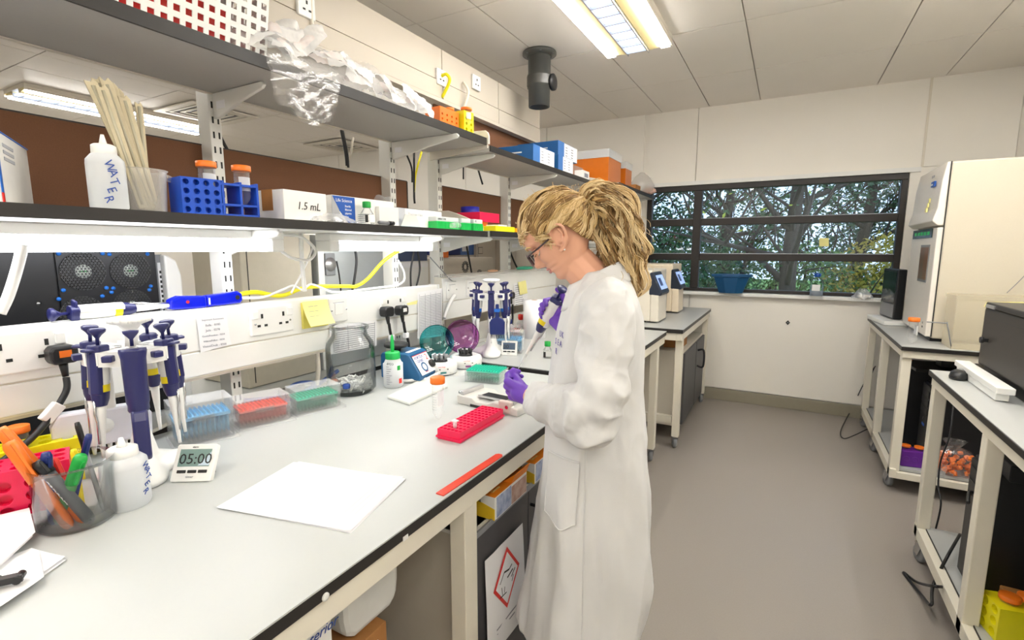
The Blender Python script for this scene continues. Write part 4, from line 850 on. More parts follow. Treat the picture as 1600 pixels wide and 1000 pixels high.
# strip of white tubes, pink rack, tube, device, ruler
q = [Zp(*p) for p in ((605, 623), (640, 634), (700, 606), (664, 592))]; c = sum(q, V())/4; t = thing('tube_strip_tray', 'flat white translucent tray lying in front of the blue mixer', 'tray', (c.x, c.y, .9))
MB().prism([((a-c).x, (a-c).y) for a in q], .0005, .012).build('tray', M('milky_plastic', '#eef0ea', .35, alpha=.8), t, bev=.004)
MB().tube([Zp(618, 596)-c, Zp(640, 599)-c+V((0, 0, .012)), Zp(668, 596)-c+V((0, 0, .012)), Zp(688, 588)-c+V((0, 0, .02))], .008, 8).build('tube_strip', m_white, t)
p = Zp(683, 657); tube15('orange capped tube standing alone on the bench', (p.x-.006, p.y+.015, .9), .021, .155)
q = [Zp(*p) for p in ((690, 686), (722, 693), (782, 657), (750, 643))]; c = (q[0]+q[1]+q[2]+q[3])/4; ang = math.atan2((q[2]-q[1]).y, (q[2]-q[1]).x)
t = thing('pcr_rack', 'hot pink many holed rack with a single tube near the bench front', 'tube rack', (c.x, c.y, .9), ang); Lx, Ly = .27, .088
MB().box(-Lx/2-.004, -Ly/2-.004, .006, Lx/2+.004, Ly/2+.004, .012).box(-Lx/2, -Ly/2, 0, Lx/2, Ly/2, .02).holes(12, 6, Lx, Ly, .0062, .014, axes((-Lx/2, -Ly/2, .034), (1, 0, 0), (0, 1, 0), (0, 0, 1))).build('body', m_pink, t, fix=False)
w_ = thing('sample_tube', 'tiny clear tube standing in the hot pink rack', 'tube', (c.x-.1*math.cos(ang), c.y-.1*math.sin(ang), .93)); MB().lathe([(.005, 0), (.0065, .012), (.0065, .024)], 10).build('tube', m_frost, w_); MB().box(-.009, -.008, .024, .011, .008, .028).build('lid', m_white, w_)
q0 = Zp(687, 774); q1 = Zp(782, 711); t = thing('ruler', 'red plastic ruler lying along the front edge of the bench', 'ruler', tuple((q0+q1)/2), math.atan2((q1-q0).y, (q1-q0).x)); L = (q1-q0).length
MB().prism([(-L/2, -.012), (L/2-.008, -.012), (L/2, -.006), (L/2, .006), (L/2-.008, .012), (-L/2, .012)], .0006, .0035).build('blade', M('red_acrylic', '#f5503c', .2, alpha=.9), t)
for k in range(29): MB().box(-L/2+.008+k*(L-.016)/28, .012-(.006 if k % 5 else .01), .0035, -L/2+.009+k*(L-.016)/28, .0118, .0038).build('tick', M('dark_red', '#b02a1c', .5), t)
a = Zp(718, 630); b = Zp(812, 652); ang = math.atan2((b-a).y, (b-a).x); c = (a+b)/2+V((.0, .07, 0)); t = thing('gel_scanner', 'grey metal slide holder with a dark window under her left hand', 'instrument', (c.x, c.y, .9), ang); L = .29; Wd = .15
mg = M('light_grey_metal', '#d3d1cc', .35)
MB().prism([(-L/2, 0), (L/2, 0), (L/2, .028), (L/2-.05, .034), (.03, .034), (0, .024), (-.05, .022), (-.07, .034), (-L/2, .034)], -Wd/2, Wd/2, 'y').build('base', mg, t, bev=.004)
MB().box(-.075, -Wd/2-.003, .0, -.0, -Wd/2+.004, .01).build('front_slot', m_black, t)
MB().box(-.06, -.035, .0335, .06, .02, .0365).build('dark_window', m_black, t, bev=.001); MB().box(-.065, -.042, .033, .065, -.036, .04).build('clamp_bar', m_alu, t)
MB().box(.06, -Wd/2-.004, .004, .115, -Wd/2+.02, .05).build('latch_block', M('pinkish_metal', '#d8c8c0', .35), t, bev=.006); MB().cyl((.1, -Wd/2-.006, .03), (.1, -Wd/2+.0, .03), .007, n=12).build('latch_screw', m_steel, t)
MB().box(-L/2+.01, -Wd/2+.01, .034, -L/2+.026, Wd/2-.01, .05).build('rail', m_alu, t, bev=.003); MB().cyl((-L/2+.012, -Wd/2+.02, .04), (-L/2-.004, -Wd/2+.02, .04), .006, n=8).build('pin', m_steel, t)
for k in range(4): MB().box(.07+.012*k, -.05, .034, .076+.012*k, .05, .042).build('tray_rib', m_alu, t)
# under trunking at the back: cables and clutter
for pts, r, m_, lb in ((((-1.775, 1.1, .93), (-1.74, 1.2, .92), (-1.72, 1.32, .915), (-1.75, 1.4, .93), (-1.74, 1.3, .95), (-1.73, 1.2, .91), (-1.7, 1.18, .908), (-1.71, 1.3, .906), (-1.75, 1.42, .92), (-1.77, 1.55, .95)), .009, M('blue_cable', '#2f4f92', .5), 'blue network cable coiled behind the tip boxes'),
                       (((-1.76, .9, .95), (-1.72, .75, .93), (-1.70, .62, .95)), .006, m_cream, 'beige cable under the trunking behind the near stand'), (((-1.745, 1.42, 1.08), (-1.74, 1.42, 1.0), (-1.745, 1.41, .92)), .01, m_cream, 'cream cable dropping behind the blue coil')):
    cable('loose_cable', pts, r, m_, lb)
t = thing('power_adapter', 'small black power adapter lying under the trunking beside the blue cable', 'adapter', (-1.735, 1.28, .9), .2); MB().box(-.025, -.05, .0, .025, .05, .045).build('body', m_black, t, bev=.005); MB().box(-.018, -.06, .01, .018, -.05, .035).build('socket', m_greyp, t)
# ================================================================== on the middle shelf
SZ = 1.597
def carton(name, label, loc, rot, sx, sy, sz, mat, bev=.002, open_top=False, cat='box'):
    """sx along local x, sy depth along +y from the front face at y=0, base z=0"""
    t = thing(name, label, cat, loc, rot); m = MB()
    if open_top:
        h = .0025; m.box(0, 0, 0, sx, sy, h)
        m.box(0, 0, h, sx, h, sz).box(0, sy-h, h, sx, sy, sz).box(0, h, h, h, sy-h, sz).box(sx-h, h, h, sx, sy-h, sz)
    else: m.box(0, 0, 0, sx, sy, sz)
    m.build('body', mat, t, bev=0 if open_top else bev); return t
# local frame for shelf boxes: x = +Y world, y = -X world (into the shelf)
def shelfbox(name, label, X, y0, y1, z, h, d, mat, yaw=0, **k): return carton(name, label, (X, y0, z), PI/2+yaw, y1-y0, d, h, mat, **k)
t = carton('kit_box', 'white and bright blue kit box at the left end of the middle shelf', (-1.43, .408, SZ), math.atan2(.14, -.27), .27, .1, .148, m_cardw)
MB().box(-.001, -.0015, 0, .012, 0, .149).build('blue_edge', m_brblue, t); MB().box(0, -.002, .147, .271, .1, .1495).build('blue_top', m_brblue, t)
for k in range(3): MB().box(.05, -.0015, .12-.014*k, .13, -.0002, .127-.014*k).build('print_line', M('pale_print2', '#b9bcc4', .6), t)
MB().box(-.002, -.002, 0, .01, 0, .02).build('red_mark', m_red, t)
wp = Xp(176, 326, -1.47); wbt = dropper('white squeeze bottle marked WATER, half full, on the middle shelf', (-1.47, wp.y-.005, SZ), .039, .178, 'WATER', wsize=.026, rot=math.atan2(-wp.y, 1.47)-.1)
bp_ = Xp(229, 328, -1.5); t = thing('plastic_beaker', 'clear plastic beaker holding long pipettes on the middle shelf', 'beaker', (-1.5, bp_.y, SZ)); m_pp = M('cloudy_plastic', '#f4f2ec', .25, alpha=.2, edge=.6, var=0)
MB().lathe([(0, .002), (.044, 0), (.046, .004), (.052, .105), (.056, .11), (.053, .11), (.0495, .104), (.043, .006), (0, .005)], 32, close=False).build('cup', m_pp, t, fix=False)
MB().tube(bez([(.0, .05, .1), (.0, .085, .085), (.01, .12, .06), (.012, .13, .045)], 6), [.009]*19, 8).build('handle', m_pp, t, fix=False)
m_wrapp = M('wrapped_pipette_paper', '#cfc3a4', .55, var=.12, vs=60)
for k, (tx_, ty_, bx_, X, lb) in enumerate(((139, 122, 232, -1.485, 'furthest left'), (150, 119, 238, -1.51, 'second from the left'), (163, 121, 236, -1.49, 'third from the left'), (157, 131, 224, -1.475, 'short one in front'), (181, 137, 240, -1.515, 'fourth from the left'), (192, 148, 243, -1.49, 'fifth from the left, widest'), (216, 158, 233, -1.5, 'single one at the right'), (172, 128, 228, -1.505, 'half hidden in the middle'))):
    a = Xp(bx_, 322, X); a.z = SZ+.009; b = Xp(tx_, ty_, X); d = (b-a); ln = d.length; wd = .0085 if k == 6 else .0125
    t = thing('wrapped_pipette', 'paper wrapped serological pipette in the plastic beaker, ' + lb, 'pipette', mat=zframe(a, d, (.25, 1, 0)), group='wrapped pipettes in the beaker')
    MB().prism([(-wd*.8, 0), (wd*.8, 0), (wd, ln*.9), (wd, ln-.012), (wd*.5, ln), (-wd*.1, ln-.008), (-wd, ln-.002)], -.003, .003, 'y').build('wrapper', m_wrapp, t, bev=.002)
    MB().cyl((0, -.0028, .01), (0, -.0028, ln*.95), .0036, n=8).build('barrel', M('pipette_glass', '#b9b39b', .3), t)
# blue rack with tubes
rb0 = Xp(288, 333, -1.43); rb1 = Xp(347, 337, -1.43); t = thing('tube_rack', 'blue four way tube rack with two orange capped tubes on the middle shelf', 'tube rack', (-1.435, rb0.y, SZ), PI/2-.12); wd, hh, dp = rb1.y-rb0.y, .098, .08
m_rack = M('royal_blue_rack', '#0f4fc4', .35); m_rackd = M('rack_shadow_blue', '#0b3fa0', .4)
b = MB(); b.box(0, .02, 0, wd, dp, hh).holes(4, 4, wd, hh, wd/8*.62, .02, axes((0, 0, 0), (1, 0, 0), (0, 0, 1), (0, -1, 0))); b.build('hole_block', m_rack, t, fix=False)
f = MB()
for x in (wd+.002, wd+.052, wd+.1): f.box(x, 0, 0, x+.006, dp, hh)
f.box(wd, 0, hh-.012, wd+.106, dp, hh-.006).box(wd, 0, .028, wd+.106, dp, .034).box(wd, 0, 0, wd+.106, dp, .005); f.build('tube_bay', m_rack, t)
for dx, dz, lb, pan in ((wd-.02, .035, 'orange capped tube in the blue rack, left one with white panel', 1), (wd+.077, .036, 'orange capped tube in the blue rack, right one in the open bay', 0)):
    q = t.matrix_world if False else Matrix.Translation(t.location) @ Matrix.Rotation(PI/2-.12, 4, 'Z'); p = q @ V((dx, .035, dz)); tube15(lb, p, .021, .115)
# boxes to the right
c0 = Xp(445, 343, -1.43); c1 = Xp(515, 346, -1.43)
t = shelfbox('carton', 'white carton with 1.5 mL handwritten on its end', -1.43, c0.y, c1.y, SZ, .096, .17, m_cardw, yaw=.06)
text('1.5 mL', .036, (.05, -.001, .036), (1, 0, 0), (0, 0, 1), m_ink, t, shear=.2); MB().box(-.0015, .05, .03, .0, .1, .0965).build('tape', m_card, t); MB().box(-.0015, .05, .0955, .17, .1, .0975).build('tape', m_card, t)
c0 = Xp(516, 345, -1.46); c1 = Xp(622, 350, -1.46)
t = shelfbox('kit_carton', 'white and blue printed carton with its flap open, behind the small bottle', -1.46, c0.y+.01, c1.y-.02, SZ, .1, .12, m_cardw)
wd = c1.y-c0.y-.03
MB().prism([(0, .0), (.055, .0), (.035, .04), (.025, .098), (0, .098)], -.0012, 0, 'y').build('silver_print', M('silver_print', '#a9abae', .4), t)
MB().prism([(.003, .098), (.11, .098), (.11, .004), (.075, .004), (.035, .045)], -.0016, -.0003, 'y').build('blue_print', m_blue, t)
text('Life Science', .0165, (.018, -.002, .078), (1, 0, 0), (0, 0, 1), m_paper, t)
for k in range(4): text(['Sterile', 'filtered', 'pipette', 'tips'][k], .011, (.06, -.002, .06-.013*k), (1, 0, 0), (0, 0, 1), m_paper, t)
for k in range(5): MB().box(.125, -.001, .035-.007*k, .125+.05+.02*math.sin(k*3), .0, .037-.007*k).build('print_line', m_inkg, t)
MB().box(wd*.42, .02, .0985, wd, .12, .102).build('dark_lid', m_edge, t); MB().grid(lambda u, v: V((wd*.75+.1*u, .04-.02*v, .1+.022*v+.004*math.sin(u*9))), 8, 4).build('bag_flap', m_clear2, t, fix=False)
p = Xp(578, 351, -1.415); t = thing('reagent_bottle', 'small square glass bottle with green cap on the middle shelf', 'bottle', (-1.428, p.y, SZ), -.3)
MB().prism([(-.022, -.022), (.022, -.022), (.022, .022), (-.022, .022)], 0, .038).build('glass', m_glass, t, bev=.005); MB().lathe([(.027, .036), (.012, .06), (.012, .068)], 4 if False else 16, close=False).build('shoulder', m_glass, t, fix=False)
MB().lathe([(.015, .062), (.016, .065), (.016, .083), (.013, .085), (0, .085)], 18).build('cap', m_green, t); MB().box(.0222, -.002, .006, .0228, .02, .036).build('label', m_paper, t); MB().box(.0222, -.02, .006, .0228, -.008, .034).build('dark_label', m_ink, t)
p0 = Xp(596, 351, -1.43); p1 = Xp(624, 352, -1.43); t = shelfbox('card_box', 'plain white upright box to the right of the small bottle', -1.44, p0.y, p1.y, SZ, .075, .03, m_cardw, yaw=-.08)
p0 = Xp(597, 353, -1.405); t = thing('marker_pen', 'grey marker with black cap lying on the shelf edge', 'marker', mat=zframe((-1.414, p0.y-.01, SZ+.0085), (-.03, 1, 0), (0, 0, 1))); MB().lathe([(.005, 0), (.0075, .006), (.0075, .06)], 12).build('barrel', m_greyp, t); MB().lathe([(.0085, .058), (.0085, .088), (0, .09)], 12).build('cap', m_black, t)
p0 = Xp(626, 355, -1.43); p1 = Xp(705, 357, -1.43)
t = shelfbox('tissue_carton', 'white tissue carton with a torn grey flap, left of the green racks', -1.5, p0.y+.01, p1.y+.02, SZ, .085, .13, m_cardw)
MB().box(-.002, -.0008, .0, .1, 0, .084).build('grey_print', M('pale_grey_print', '#c7cbd2', .5), t); text('Thermo Elec', .02, (.12, -.001, .055), (1, 0, 0), (0, 0, 1), M('faint_print', '#d9dade', .6), t); MB().box(0, 0, .0848, .23, .05, .0862).build('dark_slot', m_edge, t)
MB().prism([(.03, .002), (.165, .0), (.135, .05), (.06, .055)], -.036, -.0335, 'y').build('flap', M('pale_card', '#dcdcd6', .6), t); MB().box(.02, -.05, 0, .15, -.03, .003).build('blue_wipe', M('pale_blue_paper', '#a9d3ea', .6), t)
g0 = [Xp(685, 360, -1.44), Xp(725, 361, -1.42), Xp(763, 363, -1.405)]
for k, (y0, y1, xx, lb) in enumerate(((g0[0].y, g0[1].y-.004, -1.45, 'left'), (g0[1].y, g0[1].y+.085, -1.435, 'middle'), (g0[1].y+.09, g0[1].y+.175, -1.42, 'right'))):
    t = shelfbox('tube_box', 'green ribbed tube box with a frosted lid, %s of the three on the middle shelf' % lb, xx, y0, y1, SZ, .036, .09, m_green2, yaw=-.03)
    n = int((y1-y0)/.012)
    for j in range(n): MB().box(.003+j*.012, -.002, .0, .009+j*.012, .0, .034).build('rib', m_green2, t)
    MB().box(.002, .002, .036, y1-y0-.002, .088, .058).build('lid', m_frost, t, bev=.003)
    if k != 1: text('tubes 1-96' if k == 0 else 'FL', .014, (.012, .0012, .043), (1, 0, 0), (0, 0, 1), m_ink, t, shear=.3)
p = Xp(712, 356, -1.42); t = thing('clear_cup', 'small clear cup lying on its side in front of the green boxes', 'cup', mat=zframe((-1.412, p.y-.05, SZ+.017), (.05, 1, .05), (0, 0, 1))); MB().lathe([(.011, 0), (.016, .06), (.015, .06), (.0105, .002)], 18, close=False).build('cup', m_clear, t, fix=False)
t = thing('plastic_bag', 'flat clear plastic bag lying in front of the 1.5 mL carton', 'bag', (-1.42, Xp(520, 346, -1.42).y-.09, SZ))
MB().grid(lambda u, v: V((.012-.05*v, .22*u, .004+.028*math.sin(u*PI)*math.sin(v*2.4)+.004*math.sin(u*23+v*9))), 20, 6).build('film', m_clear2, t, fix=False)
# ================================================================== on the upper shelf
UZ = 2.071
b0 = V((-1.42, .86, UZ)); t = thing('perforated_basket', 'white perforated plastic basket on the upper shelf at the top of the picture', 'basket', (-1.432, .62, UZ)); BL, BH = .42, .22
fr = MB(); fr.plate_holes(14, 7, BL, BH, .0165, .0165, .003, axes((0, 0, 0), (0, 1, 0), (.18, 0, .98), (1, 0, 0))); fr.build('front_panel', m_white, t)
fr = MB(); fr.plate_holes(9, 7, .28, BH, .017, .0165, .003, axes((.0, BL, 0), (-1, 0, 0), (.0, .12, .99), (0, 1, 0))); fr.build('end_panel', m_white, t)
fr = MB(); fr.plate_holes(9, 7, .28, BH, .017, .0165, .003, axes((.0, 0, 0), (-1, 0, 0), (.0, -.12, .99), (0, 1, 0))); fr.build('end_panel', m_white, t)
fr = MB(); fr.plate_holes(14, 7, BL, BH, .0165, .0165, .003, axes((-.28, 0, 0), (0, 1, 0), (-.18, 0, .98), (1, 0, 0))); fr.build('back_panel', m_white, t)
MB().box(-.28, 0, 0, .0, BL, .003).build('floor_panel', m_white, t); MB().box(-.34, -.04, BH, .05, BL+.04, BH+.01).build('rim', m_white, t)
t = shelfbox('red_box', 'red box inside the white perforated basket', -1.47, .66, .95, UZ+.006, .11, .18, m_red)
# plastic wrappers: crumpled blister packs, each a thing
def wrapper(label, c, L, W, yaw, pitch, seed, mat=m_wrap, roll=0):
    g = random.Random(seed); f1, f2, f3 = g.uniform(5, 9), g.uniform(0, 6), g.uniform(4, 8)
    T = Matrix.Translation(c) @ Matrix.Rotation(yaw, 4, 'Z') @ Matrix.Rotation(pitch, 4, 'Y') @ Matrix.Rotation(roll, 4, 'X')
    t = thing('pipette_wrapper', label, 'wrapper', mat=T, group='crumpled wrappers on the upper shelf')
    def f(u, v): x = (u-.5)*L; y = (v-.5)*W*(1-.35*abs(2*u-1)**4); return V((x, y, .014*math.sin(u*f1+f2+v*3)*math.cos(v*f3*.7)+.0025*math.sin(u*f1*5+v*11)+.012*(1-(2*v-1)**2)))
    MB().grid(f, 22, 10).build('film', mat, t, fix=False)
    MB().grid(lambda u, v: f(.25+.4*u, .25+.4*v)+V((0, 0, .003)), 8, 5).build('printed_panel', M('pink_print_paper', '#eedfdb', .5, var=.12, vs=50, hex2='#f5f3f2'), t, fix=False)
    return t
def us(px, py, X=-1.44): p = Xp(px, py, X); return V((X, p.y, max(UZ+.012, p.z)))
for k, (px, py, L, W, yaw, pit, X, lb) in enumerate(((425, 62, .16, .06, 1.4, -.35, -1.42, 'pinkish wrapper sticking up at the left end, over the hanging bag'), (452, 70, .12, .07, 1.9, -.9, -1.46, 'white wrapper standing highest at the left end of the pile'), (480, 85, .15, .045, 1.5, -.7, -1.42, 'curled white strip bent upward above the hanging bag'), (450, 82, .14, .06, 1.9, .1, -1.415, 'white wrapper lying flat just above the hanging bag'),
    (510, 98, .16, .09, 1.4, -.3, -1.44, 'clear wrapper right of the curled strip'), (530, 110, .15, .1, 1.8, -.15, -1.43, 'wrapper with a dark pink mark'), (555, 108, .17, .1, 1.3, -.25, -1.46, 'tall crumpled clear wrapper in the middle of the pile'), (570, 118, .16, .09, 1.7, .1, -1.42, 'white crumpled wrapper in the middle, hanging to the shelf edge'), (598, 118, .16, .1, 1.5, -.2, -1.46, 'clear wrapper right of the tall crumpled one'), (615, 130, .15, .08, 1.9, .05, -1.42, 'pale pink wrapper at the shelf edge, right half of the pile'), (640, 135, .16, .09, 1.4, -.1, -1.44, 'white wrapper with red writing near the right end'), (660, 142, .14, .08, 1.8, .0, -1.43, 'pinkish wrapper touching the orange rack'), (652, 150, .12, .07, 1.5, .1, -1.41, 'thin pink wrapper at the very edge by the orange rack'))):
    ro = .55+.5*((k*7) % 5)/4; c_ = us(px, py, X); c_ = V((X-.012, c_.y, UZ+.014+W*.66*math.sin(ro)+(.03 if k in (0, 1, 2, 5) else 0)+L*.3*abs(math.sin(pit))))
    wrapper(lb, c_, L*1.3, W*1.4, yaw, pit, k+20, m_clear2 if k in (4, 6, 8) else m_wrap, roll=ro)
# clear bag hanging over the edge
def e(px, py, X): return Xp(px, py, X)
tl, tr_, bl, br_ = e(411, 80, -1.392), e(530, 120, -1.392), e(432, 165, -1.375), e(512, 197, -1.375)
t = thing('hanging_bag', 'clear plastic bag hanging down over the front edge of the upper shelf', 'bag', tuple(tl))
m_bag = film('clear_bag_film', '#ffffff', .08, .08, .07, .5, 26)
def bagf(u, v, o=0):
    q = (tl*(1-u)+tr_*u)*(1-v)+(bl*(1-u)+br_*u)*v-tl; return q+V((.006+o+.018*math.sin(u*PI)*v+.006*math.sin(u*17+v*6)*v+.004*math.sin(v*21+u*8), 0, -.02*math.sin(u*PI)*v*v+.01*math.sin(u*9)*v))
MB().grid(lambda u, v: bagf(u, v), 26, 20).build('front_film', m_bag, t, fix=False); MB().grid(lambda u, v: bagf(u, v, .012), 20, 14).build('rear_film', m_bag, t, fix=False)
MB().grid(lambda u, v: (tl*(1-u)+tr_*u)-tl+V((.004-.1*v, 0, .006+.012*math.sin(u*9+v*4)**2)), 16, 6).build('top_flap', m_bag, t, fix=False)
p0 = us(678, 190, -1.45); p1 = us(716, 197, -1.45)
t = block_rack('tube_rack', 'orange tube rack at the right end of the upper shelf', (-1.49, p1.y-.075, UZ), PI/2-.05, .14, .09, .085, m_orange, 4, 3, (4, 2), .2)
t = block_rack('tube_rack', 'yellow tube rack with a capped vial, at the very end of the upper shelf', (-1.455, p1.y+.045, UZ), PI/2-.08, .075, .08, .098, m_yelp, 2, 3, (2, 2), .25)
tube15('orange capped vial standing in the yellow rack on the upper shelf', (-1.425, p1.y+.035, UZ+.03), .022, .085, cap=m_orange); tube15('orange capped tube leaning in the orange rack on the upper shelf', (-1.5, p1.y-.0, UZ+.03), .018, .085)
MB
# ================================================================== second and far bay shelf items
def filebox(label, px0, px1, py, X, h, d, z=2.041, w=None):
    a = Xp(px0, py, X); b = Xp(px1, py, X); t = shelfbox('file_box', label, X, a.y, b.y, z, h, d, M('file_blue', '#0b4c82', .45))
    L = b.y-a.y; MB().box(0, -.0015, 0, L*.3, -.0002, h).build('blue_spine', M('light_file_blue', '#3f72b4', .5), t); MB().box(L*.3, -.0018, .004, L-.004, -.0002, h-.004).build('white_label', m_paper, t)
    for i in range(2):
        for k in range(4): MB().box(L*(.36+.3*i), -.0026, h*(.2+.17*k), L*(.46+.3*i), -.0017, h*(.26+.17*k)).build('printed_line', m_inkg, t)
    MB().box(-.0015, .08, h*.55, 0, .16, h*.62).build('tape', m_frost, t)
    return t
filebox('blue file box with white label, front left one on the second bay shelf', 833, 866, 250, -1.42, .105, .3)
filebox('blue file box with white label, front right one under the stacked box', 872, 895, 270, -1.42, .105, .3)
filebox('blue file box stacked on top at the back', 872, 902, 222, -1.46, .11, .32, z=2.148)
a = Xp(948, 300, -1.25); t = shelfbox('brown_box', 'flat pinkish brown box behind the blue file boxes', -1.5, 3.66, 3.9, 2.041, .11, .2, M('pinkish_card', '#b08d7d', .7)); t = shelfbox('papers_box', 'small printed white box at the end of the second bay shelf', -1.43, 3.72, 3.86, 2.041, .07, .1, m_cardw); MB().box(.03, -.001, .02, .11, 0, .05).build('print', m_inkg, t)
for px, lb, h, X in ((950, 'large orange tub with a pale lid on the far shelf', .3, -1.36), (973, 'second orange tub, narrower, behind the large one', .27, -1.36)):
    y0 = 4.12 if px == 950 else 4.62; t = shelfbox('orange_tub', lb, X, y0, y0+(.35 if px == 950 else .2), 2.031, h*.78, .32, M('orange_liquid_tub', '#d9741a', .3)); MB().box(-.004, -.004, h*.78, (.354 if px == 950 else .204), .324, h).build('lid', m_frost, t)
t = shelfbox('small_brown_box', 'small brown box between the orange tubs and the plastic wrap', -1.26, 4.62, 4.78, 2.031, .06, .12, m_card)
t = thing('plastic_wrap', 'crumpled clear plastic bag at the end of the far shelf by the window', 'bag', (-1.3, 4.98, 2.04)); MB().lathe([(.02, 0), (.13, .02), (.15, .08), (.1, .15), (.03, .2), (.0, .21)], 22, sx=.8).build('film', m_clear2, t); MB().lathe([(.02, 0), (.07, .02), (.06, .05), (0, .07)], 10, c=(.06, .06, .0)).build('pink_content', M('pale_pink', '#e8c0b0', .6), t)
t = thing('orange_jar', 'orange filled jar under the far shelf, behind her hair', 'jar', (-1.35, 4.15, 1.551)); MB().lathe([(.06, 0), (.065, .01), (.065, .13), (.05, .15)], 20).build('jar', M('orange_beads', '#d8642a', .5, var=.4, vs=60), t); MB().lathe([(.066, .15), (.066, .2), (0, .2)], 20).build('lid', m_frost, t)
# second bay middle shelf
a = Xp(716, 334, -1.5); t = shelfbox('red_tray', 'bright red tray on an orange stand behind the green boxes', -1.56, 2.44, 2.66, 1.66, .055, .16, m_pink); MB().box(.01, .01, -.058, .1, .06, 0).build('orange_stand', m_orange, t)
t = thing('blue_cap_tub', 'blue capped tub behind the red tray', 'tub', (-1.68, 2.52, 1.601)); MB().lathe([(.05, 0), (.05, .09)], 20).build('tub', m_frost, t); MB().lathe([(.055, .09), (.055, .15), (0, .152)], 20).build('cap', M('cobalt', '#2a2fb0', .4), t)
a = Xp(765, 350, -1.42); t = shelfbox('yellow_rack', 'flat yellow rack lying on the second bay middle shelf', -1.43, 2.4, 2.62, 1.601, .03, .12, m_yelp); MB().box(.06, .02, .03, .16, .1, .04).build('white_top', m_white, t)
t = shelfbox('amber_rack', 'flat amber rack right of the yellow rack on the second bay shelf', -1.42, 2.63, 2.78, 1.601, .025, .1, M('amber', '#f5b01f', .4))
# ================================================================== on the other side of the spine (seen through the gap under the shelf)
bench('rear_bench', 'pale bench on the other side of the shelf spine', -2.75, -1.835, -1.3, 5.1, .9, (-1.2, 1.2, 3.2, 5.0))
# black server with fans
FX = -2.02; p0 = Xp(-60, 520, FX); p1 = Xp(248, 440, FX); p2 = Xp(92, 440, FX)
t = thing('server_chassis', 'large black server chassis with round fan grilles, behind the trunking at the left', 'server', (FX, 0, .902)); y1 = Xp(246, 430, FX).y
zt = 1.53-.902
MB().box(-.5, -.1, 0, -.004, y1, zt).build('case', m_blackm, t, bev=.004); ym = Xp(89, 430, FX).y
MB().box(-.004, -.1, .01, 0, ym-.004, zt-.004).build('left_panel', m_blackm, t); MB().box(-.004, ym, .01, .004, y1-.004, zt-.004).build('fan_panel', m_blackm, t)
for px, py, r in ((129, 424, .062), (203, 423, .062), (129, 492, .062), (206, 480, .062)):
    q = Xp(px, py, FX); fan = bpy.data.objects.new('fan', None); C.objects.link(fan); fan.parent = t; fan.location = (.0045, q.y, q.z-.902)
    MB().lathe([(r, 0), (r, .001), (0, .0011)], 28, T=axes((0, 0, 0), (0, 1, 0), (0, 0, 1), (1, 0, 0))).build('fan_opening', m_ink, fan)
    MB().lathe([(r*.36, 0), (r*.36, .002), (0, .0022)], 20, T=axes((0, 0, 0), (0, 1, 0), (0, 0, 1), (1, 0, 0))).build('fan_hub', M('fan_hub_label', '#cfd8d0', .5), fan)
    MB().box(.0023, -r*.2, -.0022, .0028, r*.2, .0022).build('green_print', m_green, fan)
    gm = MB(); n = 7
    for k in range(-n, n+1):
        h = k*r/n*.96; w_ = math.sqrt(max(0, r*r-h*h)); gm.box(.003, -w_, h-.0008, .0042, w_, h+.0008); 
        for s in (-1, 1):
            aT = Matrix.Rotation(s*PI/3, 4, 'X'); gm.box(.0031, -w_, h-.0008, .0041, w_, h+.0008, T=aT)
    gm.build('mesh_guard', M('fan_guard', '#454648', .4, metal=.4), fan)['kind'] = 'stuff'
    for sy, sz in ((-1, 1), (1, 1), (-1, -1), (1, -1)): MB().lathe([(.0065, 0), (.006, .004), (0, .005)], 10, T=axes((0, sy*r*.93, sz*r*.93), (0, 1, 0), (0, 0, 1), (1, 0, 0))).build('blue_rivet', m_brblue, fan)
for px, py in ((14, 476), (60, 474)): q = Xp(px, py, FX); MB().lathe([(.006, 0), (.006, .003), (0, .004)], 10, T=axes((.0, q.y, q.z-.902), (0, 1, 0), (0, 0, 1), (1, 0, 0))).build('screw', m_steel, t)
# white framed instrument with perforated side right of the server
y0 = Xp(250, 430, -2.02).y; ya = Xp(262, 430, -2.02).y; yb = Xp(284, 430, -2.02).y
t = thing('white_frame_instrument', 'white rounded frame instrument with a perforated edge, right of the black server', 'instrument', (-2.02, 0, .902))
MB().box(-.4, y0, 0, -.03, ya, .58).build('side', m_greyp, t); MB().prism([(ya-.006, 0), (yb, 0), (yb, .5), (yb-.015, .555), (yb-.04, .575), (ya-.006, .58)], -.4, 0, 'x').build('frame', m_white, t, bev=.006)
pm = MB()
for k in range(26):
    for j in range(3): pm.box(-.028, y0+.012+j*.01, .06+k*.018, -.0285+.002, y0+.018+j*.01, .07+k*.018)
pm.build('perforations', m_ink, t)['kind'] = 'stuff'; pe = MB().box(-.03, y0+.008, .05, -.0275, ya-.008, .55); pe.build('perforated_strip', m_paper, t)
def slab(name, label, X, px0, px1, ztop, depth, mat, cat='instrument', z0=.902, bev=.006):
    a = Xp(px0, 430, X).y; b = Xp(px1, 430, X).y; t = thing(name, label, cat, (X, a, z0)); MB().box(-depth, 0, 0, 0, b-a, ztop-z0).build('case', mat, t, bev=bev); t['w'] = b-a; return t, b-a
t, w_ = slab('beige_cabinet', 'beige textured cabinet behind the trunking between the two lamps', -2.0, 376, 488, 1.6, .35, M('textured_beige', '#cbc3b0', .6, bump=.2, bs=80)); MB().box(-.0005, .03, .02, .001, .034, .72).build('door_gap', m_ink, t); MB().box(.0, .04, .22, .012, .055, .33).build('handle', m_beige, t)
t, w_ = slab('silver_machine', 'brushed silver panel machine with a dark module, under the right lamp', -2.0, 497, 606, 1.58, .35, M('silver_panel', '#c4c9cb', .35, metal=.4, stretch=(1, 1, 8)))
